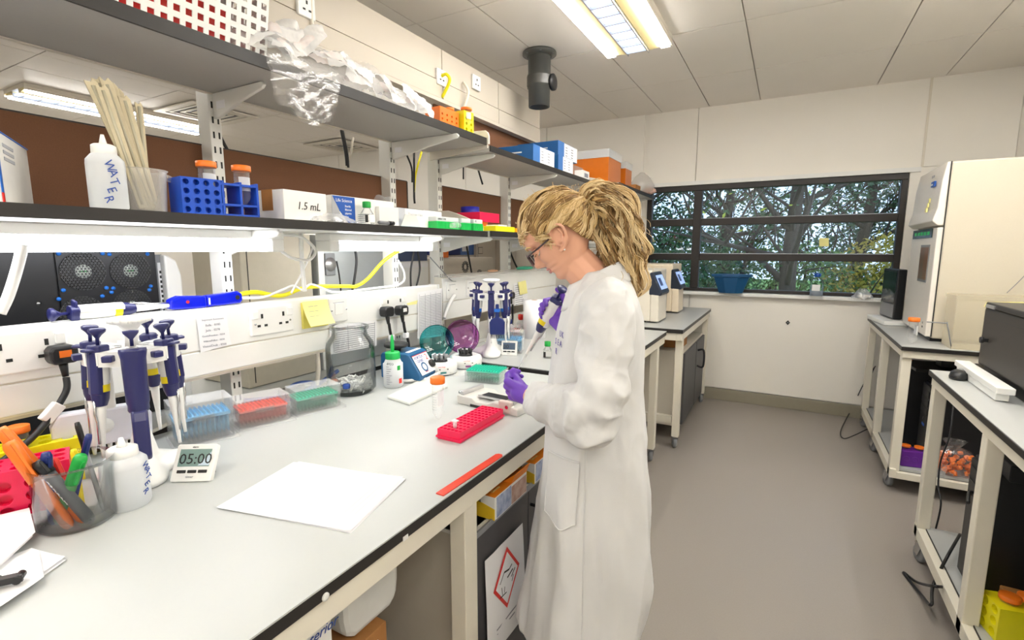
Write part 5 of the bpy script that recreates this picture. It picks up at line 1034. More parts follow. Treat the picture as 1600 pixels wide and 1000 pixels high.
MB().box(0, 0, 0, .006, .035, .678).build('edge_strip', m_white, t); MB().box(.0, .04, .47, .012, .1, .58).build('dark_module', m_greyp, t, bev=.004); MB().lathe([(.012, 0), (.01, .006), (0, .008)], 16, T=axes((.006, .018, .33), (0, 1, 0), (0, 0, 1), (1, 0, 0))).build('lock', m_steel, t)
MB().lathe([(.034, 0), (.034, .001), (0, .0012)], 24, T=axes((.012, .07, .525), (0, 1, 0), (0, 0, 1), (1, 0, 0))).build('round_face', m_alu, t); MB().box(0, w_-.03, .45, .01, w_-.005, .58).build('dark_socket', m_greyp, t)
t, w_ = slab('white_printer', 'white printer with a dark blue top seen between the uprights', -2.0, 624, 670, 1.43, .35, m_white); MB().box(-.35, .0, .528, -.01, w_, .59).build('navy_top', M('printer_navy', '#3a4667', .4), t); MB().box(0, .02, .49, .012, w_-.02, .52).build('label_bar', m_paper, t); MB().box(0, .0, .1, .006, w_, .32).build('lower_panel', m_alu, t)
t, w_ = slab('beige_instrument', 'beige instrument with two round fan grilles behind the far trunking', -2.05, 695, 770, 1.44, .35, m_beige)
for k, (px, py) in enumerate(((727, 417), (749, 430))):
    q = Xp(px, py, -2.05); fo = MB()
    for j in range(14):
        a = 2*PI*j/14
        for rr in (.022, .031, .04): fo.box(rr-.003, -.006, 0, rr+.003, .006, .0012, T=axes((.0, q.y-t.location.y, q.z-.902), (0, 1, 0), (0, 0, 1), (1, 0, 0)) @ Matrix.Rotation(a, 4, 'Z'))
    fo.build('fan_grille', m_black, t)
t, w_ = slab('tall_beige_cabinet', 'tall beige cabinet panel with a printed rating plate, far side of the spine', -2.42, 745, 800, 1.66, .3, m_beige); MB().box(0, .03, .56, .001, .1, .62).build('rating_plate', m_ink, t); MB().box(.0008, .034, .564, .0016, .096, .616).build('rating_face', m_beige, t); MB().box(0, .02, 0, .001, .023, .7).build('gap', m_ink, t)
t, w_ = slab('navy_box', 'navy blue kit box above the beige instrument', -2.45, 690, 742, 1.66, .2, m_navy2, 'box', 1.455); MB().box(0, w_*.55, 0, .001, w_, .28).build('light_panel', M('mid_blue', '#4b72b8', .4), t); MB().box(.001, w_*.6, .03, .002, w_*.8, .1).build('label', m_paper, t)
t, w_ = slab('shelf_stand', 'beige stand under the navy kit box', -2.45, 690, 742, 1.454, .2, m_beige, 'stand')
t, w_ = slab('orange_pack', 'small orange pack beside the navy kit box', -2.1, 686, 702, 1.535, .08, m_orange, 'box', 1.443)
t, w_ = slab('far_beige_cabinet', 'beige cabinet behind the woman, beyond the far trunking', -2.2, 806, 850, 1.66, .3, m_beige)
# second bay trunking, its notes and bits
t = thing('dado_trunking', 'cream dado trunking over the second bench behind the far pipette stand', 'trunking')
MB().box(-1.79, 2.3, 1.09, -1.735, 3.9, 1.34).build('body', m_frame, t); MB().box(-1.735, 2.3, 1.2, -1.728, 3.9, 1.335).build('upper_cover', m_white, t, bev=.002); MB().box(-1.735, 2.3, 1.095, -1.728, 3.9, 1.196).build('lower_cover', m_white, t, bev=.002); MB().box(-1.79, 2.3, 1.34, -1.66, 3.9, 1.352).build('glass_ledge', m_pp, t)
for k, px in enumerate((690, 720)): faceplate('wall_socket', ['cream outlet left of the far pipette stand', 'cream outlet just behind the far pipette stand'][k], (-1.728, Xp(px+15, 480, -1.728).y, 1.265), (0, 1, 0), .1, .1, (1, 0, 0), 'spur')
p = Xp(797, 462, -1.71); plug('mains_plug', 'black plug in the far trunking right of the second pipette stand', (-1.728, p.y, p.z), 0); cable('plug_cable', [(-1.69, p.y, p.z-.06), (-1.69, p.y, p.z-.18), (-1.7, p.y-.03, p.z-.3), (-1.72, p.y-.15, .95)], .007, m_black, 'black cable dropping from the far trunking plug')
sheet('pinned_sheet', 'white sheet pinned on the far trunking under a yellow note', onx(-1.724, ((802, 443), (824, 439), (824, 474), (803, 478))), lines=10); sheet('sticky_note', 'yellow sticky note on the pinned white sheet', onx(-1.716, ((809, 441), (821, 438), (824, 458), (812, 461))), m_note, cat='sticky note')
cable('white_hose', [Xp(x, y, -1.70) for x, y in ((711, 461), (704, 472), (698, 486), (694, 497))], .011, m_white, 'thick white hose curving down at the end of the main trunking')
cable('cable', [Xp(x, y, -1.72) for x, y in ((672, 402), (690, 422), (705, 438), (712, 440))], .003, m_greyp, 'thin grey lead crossing in front of the beige instrument'); cable('black_cable', [Xp(x, y, -1.80) for x, y in ((727, 373), (732, 400), (738, 432))], .006, m_black, 'black cable in front of the round fan grilles'); cable('black_cable', [Xp(x, y, -1.80) for x, y in ((794, 385), (803, 408), (811, 424))], .007, m_black, 'thick black cable slanting behind her glasses')
p = Xp(820, 426, -1.7); t = thing('green_net', 'green mesh pouch lying on the far trunking ledge near her nose', 'pouch', (-1.70, p.y, 1.353)); MB().lathe([(.0, 0), (.1, .004), (.11, .014), (.08, .022), (0, .026)], 20, sx=.4).build('pouch', M('green_mesh', '#3fae8c', .6, alpha=.85), t)
p = Xp(770, 432, -1.7); t = thing('pink_putty', 'small brown scrap lying on the far trunking ledge', 'scrap', (-1.70, p.y, 1.353)); MB().lathe([(0, 0), (.06, .004), (.05, .014), (0, .018)], 12, sx=.4).build('scrap', M('tan', '#c69a7a', .7), t)
p = Zp(835, 545, .918); t = thing('paper_roll', 'white paper towel roll standing behind her gloved hand', 'paper roll', (-1.45, 2.93, .918)); MB().lathe([(.02, 0), (.075, 0), (.075, .25), (.02, .25)], 30).build('roll', m_paper, t); MB().lathe([(.02, .2505), (.02, .251), (0, .2515)], 14).build('core', m_card, t)
p = Zp(812, 532, .918); tipbox('clear tip box with a red rack on the second bench', (p.x-.12, p.y+.05, .918), R(20), '#f36a5c', .18, .12, .085); p = Zp(778, 556, .918); tipbox('clear tip box with a blue rack right of the far pipette stand', (p.x+.0, p.y+.14, .918), R(20), '#7fc4ee', .15, .11, .12)
p = Zp(853, 560, .918); t = thing('reagent_bottle', 'small glass bottle with green cap on the second bench beside her chest', 'bottle', (p.x-.0, p.y+.02, .918), R(20))
MB().prism([(-.022, -.022), (.022, -.022), (.022, .022), (-.022, .022)], 0, .04).build('glass', m_glass, t, bev=.005); MB().lathe([(.026, .04), (.013, .06), (.013, .066)], 16, close=False).build('shoulder', m_glass, t, fix=False); MB().lathe([(.016, .064), (.017, .067), (.017, .09), (0, .092)], 18).build('cap', m_green, t); MB().box(-.02, -.0228, .006, -.008, -.0222, .036).build('dark_label', m_ink, t)
for k, (x, y, m_, h, lb) in enumerate(((-1.6, 2.86, m_navy2, .12, 'blue spray nozzle bottle in the clutter of the second bench'), (-1.58, 2.98, m_red, .14, 'red topped bottle in the clutter of the second bench'), (-1.62, 3.1, m_black, .1, 'black bottle in the clutter of the second bench'))):
    t = thing('small_bottle', lb, 'bottle', (x, y, .918)); MB().lathe([(.028, 0), (.03, .01), (.03, h*.6), (.012, h*.75)], 18).build('bottle', m_frost, t); MB().lathe([(.014, h*.74), (.018, h*.8), (.018, h), (0, h+.004)], 16).build('cap', m_, t)
t = thing('clear_tray', 'clear acrylic strip rack at the back of the second bench', 'rack', (-1.69, 2.75, .918)); MB().box(-.03, -.4, 0, .03, .6, .004).box(-.03, -.4, .004, -.027, .6, .12).build('rack', m_pp, t)
# ================================================================== far bench instruments, window sill
def sequencer(label, x, y, w=.62, h=.41, d=.6, tone=m_cream, z=.93):
    """front faces +x: screen block at the near side, angled"""
    t = thing('bench_instrument', label, 'instrument', (x, y, z))
    MB().box(-d, 0, .012, -.0, w, h).build('case', tone, t, bev=.012)
    MB().box(-.1, -.002, .02, -.098, .0, h-.02).build('panel_gap', m_beige, t)
    MB().prism([(.0, .012), (.065, .012), (.06, .22), (.0, .225)], .0, w*.52, 'y').build('front_lower', tone, t, bev=.006)
    MB().prism([(-.02, .22), (.075, .215), (.085, .235), (.01, .395), (-.02, .395)], .0, w*.52, 'y').build('screen_housing', M('screen_housing_navy', '#1d2638', .35), t, bev=.008)
    n = V((.16, 0, .075)).normalized(); u = V((-.075, 0, .16)).normalized()
    MB().box(-.11, -.06, 0, .11, .06, .002, T=axes((.049, w*.26, .316), (0, 1, 0), u, n)).build('screen', M('lit_screen', '#8fa6d8', .2, emit=.5), t)
    s = MB(); s.box(-.09, -.03, .002, -.0, .035, .003, T=axes((.049, w*.26, .316), (0, 1, 0), u, n)); s.build('screen_window', M('screen_dark', '#4a5f98', .3), t)
    MB().box(.012, w*.55, .05, .016, w-.03, .2).build('vent', m_greyp, t)
    for yy in (.04, w-.04): MB().cyl((-.06, yy, 0), (-.06, yy, .014), .02, n=10).build('foot', m_black, t)
    return t
p = Zp(1018, 505, .93); sequencer('cream bench instrument with a tilted blue screen, nearer of the two by the window', p.x-.015, p.y, .55)
p = Zp(1060, 487, .93); sequencer('warm cream bench instrument with a tilted blue screen, further one next to the window', p.x-.04, p.y-.14, .42, .44, .7, M('warm_cream', '#efe0c8', .45))
p = Yp(1141, 461, 5.14); t = thing('octagonal_tub', 'dark blue octagonal plastic tub on the window sill', 'tub', (p.x, 5.165, 1.089)); m_tub = M('dark_blue_tub', '#14507e', .45)
o8 = lambda r, z: [(r*1.0*math.cos(R(22.5+45*k)), r*.62*math.sin(R(22.5+45*k)), z) for k in range(8)]
v = o8(.11, 0)+o8(.165, .15)+o8(.19, .158)+o8(.19, .178)+o8(.165, .178)+o8(.1, .012); f = [tuple(range(8))[::-1], tuple(range(40, 48))]
for j in range(5): f += [(j*8+i, j*8+(i+1) % 8, (j+1)*8+(i+1) % 8, (j+1)*8+i) for i in range(8)]
MB().add(v, f).build('tub', m_tub, t)
p = Yp(1275, 464, 5.14); t = thing('media_bottle', 'clear laboratory bottle with blue cap on the window sill', 'bottle', (p.x, 5.16, 1.089)); MB().lathe([(.045, 0), (.052, .008), (.052, .12), (.045, .145), (.022, .168), (.021, .18)], 26, close=False).build('glass', m_glass, t, fix=False)
MB().lathe([(.024, .172), (.026, .176), (.026, .2), (.022, .204), (0, .205)], 22).build('cap', m_blue, t); MB().lathe([(0, .004), (.05, .006), (.05, .05), (0, .05)], 22).build('liquid', m_liq, t)
MB().grid(lambda u, v: V((.0528*math.cos(-2.4+1.3*u), .0528*math.sin(-2.4+1.3*u), .05+.055*v)), 8, 2).build('label', m_paper, t, fix=False)
p = Yp(1352, 463, 5.16); t = thing('crumpled_bag', 'crumpled clear plastic bag on the window sill at the right', 'bag', (p.x-.02, 5.17, 1.089)); MB().grid(lambda u, v: V((.08*math.cos(6.28*u)*(1-v*.7), .045*math.sin(6.28*u)*(1-v*.7), .075*v+.012*math.sin(u*31+v*7))), 22, 7, wrap=True).build('film', m_clear2, t, fix=False); MB().box(-.03, -.02, .003, .06, .02, .03).build('white_pack', m_white, t)
t = sheet('sticky_note', 'yellow sticky note stuck on the middle window pane', [Yp(1280, 372, WY+.046), Yp(1295, 372, WY+.046), Yp(1295, 385, WY+.046), Yp(1280, 385, WY+.046)], m_note, cat='sticky note')
p = Yp(1231, 504, WY); t = thing('wall_diamond', 'small black diamond shaped marker on the wall under the window', 'wall marker', (p.x, WY-.0005, p.z)); MB().prism([(0, -.022), (.018, 0), (0, .022), (-.018, 0)], -.006, 0, 'y').build('plate', m_black, t); MB().cyl((0, -.006, 0), (0, -.009, 0), .006, n=8).build('centre', m_greyp, t)
# ================================================================== right hand mobile tables
def table(label, x0, x1, y0, y1, zt, legs, low, casters):
    t = thing('mobile_table', label, 'table')
    MB().box(x0, y0, zt-.026, x1, y1, zt-.003).build('edging', m_edge, t, bev=.002); MB().box(x0+.002, y0+.002, zt-.0029, x1, y1-.002, zt).build('worktop', m_topg, t)
    z1 = zt-.026; f = MB().box(x0+.012, y0+.015, z1-.045, x0+.045, y1-.015, z1).box(x1-.05, y0+.015, z1-.045, x1-.01, y1-.015, z1)
    for y in (y0+.015, y1-.05): f.box(x0+.045, y, z1-.045, x1-.05, y+.035, z1)
    f.box(x0+.012, y0+.015, low-.06, x0+.045, y1-.015, low-.004).box(x1-.05, y0+.015, low-.06, x1-.01, y1-.015, low-.004)
    for y in (y0+.015, y1-.05): f.box(x0+.045, y, low-.06, x1-.05, y+.035, low-.02)
    f.build('frame', m_frame, t, bev=.002)
    for y in legs:
        for x in (x0+.012, x1-.06): MB().box(x, y-.027, low-.06, x+.05, y+.027, z1-.044).build('leg', m_frame, t, bev=.004)
    MB().box(x0+.046, y0+.052, low-.018, x1-.052, y1-.052, low).build('lower_shelf', m_topg, t); MB().box(x0+.0455, y0+.05, low-.019, x0+.0475, y1-.05, low+.001).build('shelf_edging', m_edge, t)
    for y in casters:
        for x in (x0+.037, x1-.035): caster(x, y, '', t, .3, .042)
    return t
LZ = .16
table('far right mobile table under the tall cream cabinet instrument', .63, 1.4, 3.66, 5.12, .93, (3.72, 4.42, 5.06), LZ, (3.78, 4.4, 5.0))
table('near right mobile table under the black instrument', .63, 1.4, .9, 3.0, .93, (2.95, 2.24, .98), LZ, (2.88, 1.0))
# tall cream instrument
t = thing('tall_instrument', 'tall cream cabinet instrument with rounded front doors on the far right table', 'instrument', (.785, 3.93, .931)); H = 1.09; D = .62; W = .7; m_inst = M('instrument_cream', '#d3cbb9', .45, var=.03, vs=120)
m_instw = M('instrument_white', '#ece6dd', .35)
MB().box(.03, 0, .02, D, W, H).build('body', m_inst, t, bev=.01)
MB().box(-.0, .0, .03, .03, W, H*.645).build('lower_door', m_instw, t, bev=.006)
MB().prism([(0, H*.655), (.028, H*.655), (.028, H), (.012, H), (-.004, H*.9), (-.012, H*.75), (-.03, H*.68)], 0, W, 'y').build('upper_lid', m_instw, t, bev=.006)
MB().box(.027, -.0015, .03, .033, .0, H).build('seam', m_ink, t); MB().box(-.005, .1, H*.655-.07, -.0005, W-.06, H*.655-.012).build('dark_display', M('display_glass', '#0f2a22', .1), t)
for k in range(5): MB().box(-.006, .16+.09*k, H*.655-.052, -.0048, .22+.09*k, H*.655-.03).build('display_text', m_green2, t)
MB().box(-.004, .12, H*.33, -.0005, .36, H*.55).build('label_frame', m_greyp, t); MB().box(-.0055, .135, H*.345, -.004, .345, H*.535).build('colour_picture', M('dark_picture', '#3a5a52', .3, hex2='#a35a1e', vs=9, var=.5), t)
MB().box(-.018, .12, H*.88, -.008, .2, H*.91).build('blue_badge', m_blue, t); text('SYSTEMS', .013, (-.0188, .195, H*.889), (0, -1, 0), (0, 0, 1), m_paper, t); text('SSB 500', .022, (-.0105, .24, H*.935), (0, -1, .0), (.0, 0, 1), m_inkg, t)
for k in range(3): MB().box(-.028+.006*k, .2, H*.74+.03*k, -.019+.004*k, .23, H*.765+.03*k).build('yellow_mark', m_note, t)
for k in range(2): text(['CE', 'RN'][k], .018, (-.0012, .1, .1-.025*k), (0, -1, 0), (0, 0, 1), m_ink, t)
MB().box(.03, .02, 0, D-.03, W-.02, .02).build('base', m_blackm, t)
MB().box(D-.1, -.004, .6, D-.02, .0, .72).build('dark_port', m_black, t); MB().box(D-.06, -.006, .61, D-.03, -.004, .66).build('port_latch', m_alu, t)
cable('thin_wire', [(1.30, 3.92, 1.56), (1.2, 3.915, 1.36), (1.13, 3.91, 1.25)], .002, m_greyp, 'thin wire hanging down the side of the tall cream instrument')
# monitor behind the instrument
t = thing('dark_monitor', 'dark monitor on a white base on the far right table by the window', 'monitor', (.76, 4.82, .931), R(8)); MB().box(-.04, -.12, .04, .02, .2, .42).build('case', m_blackm, t, bev=.008); MB().box(-.0415, -.1, .16, -.04, .18, .40).build('screen', M('off_screen', '#15211f', .08), t); MB().box(-.12, -.2, 0, .1, .22, .035).build('base', m_white, t, bev=.006); MB().box(-.043, -.1, .05, -.04, .18, .15).build('lower_panel', m_greyp, t)
t = thing('pink_card', 'small pink card at the far end of the right table', 'card', (.66, 4.98, .931), .3); MB().box(-.03, -.05, 0, .03, .05, .004).build('card', M('pink_card', '#d7a0a8', .6), t)
# clear bin and bent wire stand
t = thing('clear_bin', 'big clear plastic container standing beside the tall cream instrument', 'container', (.86, 3.69, .9305)); cw, cdp, ch = .42, .2, .31; b = MB().box(0, 0, 0, cw, cdp, .003)
m_bin = M('hazy_clear_plastic', '#efe6cf', .15, alpha=.3, edge=.75, var=0)
for x0, y0, x1, y1 in ((0, 0, cw, .003), (0, cdp-.003, cw, cdp), (0, .003, .003, cdp-.003), (cw-.003, .003, cw, cdp-.003)): b.box(x0, y0, .003, x1, y1, ch)
b.build('shell', m_bin, t, bev=.0); MB().box(-.006, -.006, ch-.02, cw+.006, .0, ch).box(-.006, cdp, ch-.02, cw+.006, cdp+.006, ch).build('rim', m_bin, t); MB().prism([(.13, ch-.03), (.34, ch-.02), (.33, ch-.06), (.27, ch-.08), (.12, ch-.055)], -.0045, -.0005, 'y').build('cream_label', m_note, t)
cable('wire_stand', [Yp(1448, 503, 3.675), Yp(1478, 505, 3.675), Yp(1480, 506, 3.675), Yp(1486, 541, 3.675)], .0035, m_greyp, 'bent wire stand in front of the clear container', k=3)
p = Zp(1424, 537, .93); tube15('orange capped tube standing at the corner of the far right table', (p.x, p.y, .931), .024, .16)
# black instrument on near table
t = thing('black_instrument', 'black box instrument with a hinged lid and a latch on the near right table', 'instrument', (.795, 2.36, .932)); m_bk = M('charcoal_case', '#3a3632', .45, bump=.05, bs=300)
MB().box(0, 0, .05, .5, .62, .31).build('case', m_bk, t, bev=.01); MB().prism([(0, .312), (.5, .312), (.5, .335), (.004, .335)], .0, .62, 'y').build('lid', m_bk, t, bev=.004); MB().box(-.002, .08, .27, -.0, .56, .305).build('lid_recess', m_black, t); MB().box(-.003, .1, .274, -.001, .54, .303).build('recess_face', m_bk, t); MB().box(-.003, .5, .312, .03, .6, .326).build('grey_corner', m_alu, t)
MB().box(-.018, .52, .165, .0, .55, .18).cyl((-.014, .535, .172), (-.024, .535, .172), .014, n=12).build('latch', m_black, t); MB().box(.02, .02, 0, .48, .6, .05).build('base', m_black, t)
MB().prism([(-.075, .03), (-.02, .03), (-.02, .055), (-.075, .055)], .1, .64, 'y').box(-.07, .12, 0, -.03, .62, .03).build('white_tray', m_white, t, bev=.003)
MB().box(.06, -.002, .1, .44, .0, .28).build('near_panel', m_black, t)
p = Zp(1497, 590, .93); t = thing('computer_mouse', 'black computer mouse beside the black instrument', 'mouse', (p.x, p.y-.02, .931), R(70)); MB().lathe([(.0, 0), (.058, 0), (.062, .008), (.055, .026), (.035, .037), (0, .04)], 24, sy=.6).build('body', m_black, t); MB().box(-.002, -.008, .036, .03, .008, .041).build('wheel', m_greyp, t)
# things on the lower shelves
def tower(label, x, y, w, d, h, z=LZ+.001, rot=0):
    t = thing('computer_tower', label, 'computer', (x, y, z), rot); MB().box(0, 0, .012, d, w, h).build('case', m_black, t, bev=.006); MB().box(-.012, .006, .02, -.0, w-.006, h-.01).build('front_bezel', m_black, t, bev=.006)
    for k in range(3): MB().box(-.0145, .02, h-.08-.055*k, -.0125, w-.02, h-.04-.055*k).build('drive_bay', m_greyp if k == 5 else m_blackm, t)
    for k in range(4): MB().box(-.0155, w*.3+.014*k, h-.27, -.0125, w*.3+.008+.014*k, h-.255).build('usb_port', m_blue, t)
    MB().cyl((-.0125, w*.5, h*.55), (-.0155, w*.5, h*.55), .009, n=12).build('power_button', m_steel, t)
    for a in (.03, d-.03): MB().box(a-.01, .02, 0, a+.01, w-.02, .012).build('foot', m_black, t)
    return t
tower('tall black computer tower on the far right table shelf by the middle leg', .76, 4.12, .2, .5, .56); tower('second black computer tower on the far right table shelf, partly hidden', .84, 3.84, .2, .5, .5)
tower('black server tower with blue ports on the near right table shelf, behind its second leg', .72, 2.36, .22, .56, .52); tower('big black computer tower behind the yellow rack on the near right table shelf', .87, 1.9, .24, .56, .56)
tower('dark computer tower furthest back on the near right table shelf', .9, 2.68, .2, .46, .5)
t = thing('keyboard', 'black keyboard and stand stored on top of the far table computer tower', 'keyboard', (.82, 4.08, .722), .1); MB().box(-.06, -.1, 0, .3, .22, .02).build('keyboard', m_black, t, bev=.004); MB().box(.1, .0, .02, .2, .1, .09).build('stand', m_black, t, bev=.004); MB().box(-.05, .18, .0205, .0, .2, .023).build('yellow_tag', m_orange, t)
t = thing('dock', 'black desktop computer lying on the server tower of the near right table', 'computer', (.74, 2.3, .684)); MB().box(0, 0, 0, .48, .3, .06).build('case', m_blackm, t, bev=.004); MB().box(.08, .05, .06, .3, .22, .066).build('white_sheet', m_paper, t); MB().lathe([(.12, .061), (.1, .075), (.02, .08), (.02, .14)], 20, c=(.34, .16, 0)).build('stand_foot', m_black, t)
p = Zp(1418, 757, LZ); t = thing('tube_rack', 'purple tube rack with orange capped tubes on the far right table shelf', 'tube rack', (p.x+.075, 3.80, LZ+.001), .15); MB().box(-.07, -.045, 0, .07, .045, .1).build('body', m_purple, t, bev=.004)
for k in range(3): MB().lathe([(.018, 0), (.018, .002), (.012, .0025), (.011, -.001)], 14, T=axes((-.045+.045*k, -.0455, .05), (1, 0, 0), (0, 0, 1), (0, -1, 0))).build('hole', m_purple, t)
for k, dx in enumerate((-.035, .03)): tube15('orange capped tube in the purple rack, %s' % ['left', 'right'][k], (p.x+.075+dx, 3.805, LZ+.04), .02, .085)
t = thing('cap_bag', 'clear bag of orange caps on the far right table shelf', 'bag', (.95, 3.76, LZ+.001)); g = random.Random(5); 
MB().lathe([(.05, 0), (.12, .02), (.13, .08), (.08, .15), (.03, .17), (.06, .21)], 20, sy=.6, close=False).build('film', m_bag, t, fix=False); m = MB()
for k in range(60):
    a = g.uniform(0, 6.28); rr = .1*math.sqrt(g.random()); c_ = V((rr*math.cos(a), .6*rr*math.sin(a), .02+.1*g.random())); dv = V((g.uniform(-1, 1), g.uniform(-1, 1), g.uniform(-1, 1))).normalized()*.014; m.cyl(c_, c_+dv, .014, n=8)
m.build('caps', m_orange, t, fix=False)['kind'] = 'stuff'
t = thing('clear_tub', 'clear plastic tub lying on the far right table shelf beside the purple rack', 'tub', (.86, 3.70, LZ+.001)); MB().lathe([(.05, 0), (.055, .06), (.05, .06), (.045, .004)], 20, close=False).build('tub', m_clear, t, fix=False)
s = .105; ry = R(12); p = Zp(1543, 1000, LZ)+V((.02, .0, 0)); RO = p-Matrix.Rotation(ry, 3, 'Z') @ V((-s/2-.02, -s/2, 0))
t = thing('tube_rack', 'bright yellow tube rack with orange caps at the lower right corner', 'tube rack', (RO.x, RO.y, LZ+.001), ry)
b = MB(); b.box(-s/2, -s/2, 0, s/2+.02, s/2, .125).holes(2, 3, s, .125, .0165, .02, axes((-s/2-.02, s/2, 0), (0, -1, 0), (0, 0, 1), (-1, 0, 0))); b.build('body', m_yelp, t, fix=False)
for k, (dx, dy) in enumerate(((-.02, -.005), (.035, .02))): tube15('orange capped tube in the bright yellow rack, %s' % ['nearer', 'further'][k], V((RO.x+dx, RO.y+dy, LZ+.04)), .024, .112)
t = thing('orange_block', 'small orange block beside the yellow rack at the lower right', 'block', (RO.x+.03, RO.y+.12, LZ+.001)); MB().box(-.03, -.03, 0, .03, .03, .1).build('body', m_card, t, bev=.004)
def zc(l): return [Zp(x, y, z) for x, y, z in l]
cable('floor_cable', [Xp(1368, 572, .72), Xp(1352, 595, .66), Xp(1330, 640, .6), Zp(1314, 672, .03), Zp(1318, 685, .006), Zp(1335, 680, .02), Xp(1352, 672, .64), Xp(1362, 668, .7)], .004, m_black, 'black cable looping out over the floor by the far right table')
cable('hanging_cable', [Xp(1366, 575, .72), Xp(1352, 610, .69), Xp(1350, 640, .69), Xp(1356, 655, .7)], .004, m_black, 'black cable hanging inside the far right table legs')
cable('hanging_cable', [Xp(1490, 630, .8), Xp(1484, 680, .78), Xp(1470, 720, .75), Xp(1466, 760, .74), Xp(1470, 790, .74), Xp(1458, 842, .72)], .004, m_black, 'black cable hanging between the two right tables')
cable('floor_cable', [Xp(1500, 835, .76), Xp(1480, 870, .68), Xp(1458, 915, .64), Xp(1455, 945, .6), Zp(1440, 930, .02), Zp(1412, 895, .006), Zp(1432, 909, .02), Xp(1460, 916, .61), Xp(1488, 917, .7)], .006, m_black, 'black cable hanging out of the near right table onto the floor')
cable('thick_cable', [(.72, 2.42, .56), (.66, 2.36, .6), (.64, 2.3, .58)], .006, m_black, 'short dark cable at the back of the near right table server')
# ================================================================== under the main bench
t = thing('drawer_cabinet', 'charcoal under bench cabinet with safety notice, beside the cream leg', 'cabinet', (-.72, 1.075, 0)); CW = .92; CT = .70
MB().box(-.6, 0, .06, -.02, CW, CT).build('body', m_pedes, t)
MB().box(-.02, .002, .07, 0, .34, CT-.012).build('door', m_dark, t, bev=.002); 
for k, (z0, z1) in enumerate(((.07, .27), (.275, .46), (.465, CT-.012))):
    dr = MB().box(-.02, .344, z0, 0, CW-.002, z1-.003).build('drawer', m_dark, t, bev=.002); zz = z1-.06
    MB().tube(bez([(0, .36, zz), (.028, .36, zz), (.028, .36, zz), (.028, .5, zz), (.028, .5, zz), (0, .5, zz)], 4), .006, 8).build('handle', m_black, dr)
MB().box(-.62, -.002, CT-.012, .002, CW, CT).build('top_board', m_upr, t); MB().box(-.62, -.002, CT+.0, -.6, CW, .84).build('back_panel', m_pedes, t); MB().box(-.002, -.002, CT-.012, .004, CW, CT+.006).build('metal_lip', m_greyp, t)
for y, lb, n_ in ((1.175, 'orange topped glove box on the cabinet, nearer one, flap open', 1), (1.44, 'orange topped glove box on the cabinet, further one', 0)):
    t = thing('glove_box', lb, 'box', (-.708, y, .7025)); L = .205; h = .072; d = .16
    MB().box(-d, 0, 0, 0, L, h).build('body', m_cardw, t, bev=.001); MB().box(-d, 0, h, .0005, L, h+.0015).build('orange_top', M('orange_print', '#ee8a1f', .5), t)
    a = MB(); a.prism([(-d, .0), (-d, .055), (-d*.6, .06), (0, .035), (0, .0)], -.0012, 0, 'y'); a.build('yellow_print', M('glove_yellow', '#edc52b', .5), t)
    MB().box(0, .01, .004, .0012, L*.48, h-.004).build('blue_print', M('glove_print_blue', '#dfe6f2', .5, var=.6, vs=45, hex2='#3f63a8'), t); MB().box(0, L*.5, .004, .0012, L-.004, h-.01).build('photo_print', M('glove_print_skin', '#e8d8cc', .5, var=.6, vs=40, hex2='#9a5030'), t)
    text('illumina', .022, (-d*.72, -.0016, h*.66), (1, 0, 0), (0, 0, 1), m_ink, t); text('Gloves', .012, (-d*.25, .03, h+.002), (-1, .0, 0), (0, -1, 0), m_paper, t) if 0 else text('Gloves', .016, (-d*.12, .02, h+.002), (0, 1, 0), (-1, 0, 0), m_note, t)
    if n_: MB().prism([(-.03, h+.0015), (.0, h+.0015), (.012, h+.03), (.01, h+.031)], L*.5, L, 'y').build('open_flap', M('orange_print', '#ee8a1f', .5), t)
for z in (.0,):
    q = [V((-.716, 1.125, .60)), V((-.716, 1.36, .60)), V((-.708, 1.375, .26)), V((-.708, 1.125, .27))]
    t = sheet('safety_notice', 'white safety notice with red diamond corrosive symbol taped to the dark cabinet door', q, off=.003, lines=0)
    o_ = V(t.location); cx = V((-.707, 1.245, .475))-o_
    def dia(r0, r1, nm, mt, h=.0): m = MB(); P = [(0, .105), (.082, 0), (0, -.105), (-.082, 0)]; m.prism([(y*r1, z*r1) for y, z in P], h, h+.0008, 'x', T=Matrix.Translation(cx)); m.build(nm, mt, t)
    dia(0, 1, 'red_diamond', m_red); dia(0, .84, 'white_field', m_paper, .0006)
    s = MB(); T = Matrix.Translation(cx+V((.0016, 0, 0)))
    for a, b, w_ in (((-.045, -.042), (-.005, -.046), .004), ((-.02, .03), (.012, .022), .006), ((.012, .022), (.03, .03), .005), ((.0, -.0), (.036, .01), .006), ((.026, -.012), (.05, .006), .005), ((-.02, .03), (-.045, .004), .004), ((-.03, -.04), (-.036, -.012), .003), ((-.018, -.04), (-.016, -.02), .003), ((.03, -.03), (.04, -.012), .004)):
        dv = (V((0, b[0]-a[0], b[1]-a[1]))).normalized(); nn = V((0, -dv.z, dv.y))*w_/2; A = V((0, a[0], a[1])); B_ = V((0, b[0], b[1])); s.add([T @ (A-nn), T @ (B_-nn), T @ (B_+nn), T @ (A+nn)], [(0, 1, 2, 3)])
    s.build('hand_and_corrosion_symbol', m_ink, t, fix=False)
    for k, wd in enumerate((.13, .15, .1)): MB().box(0, .05, .0, .0008, .05+wd, .005, T=Matrix.Translation(V((-.7065, 1.13, .335-.017*k))-o_)).build('text_line', m_inkg, t)
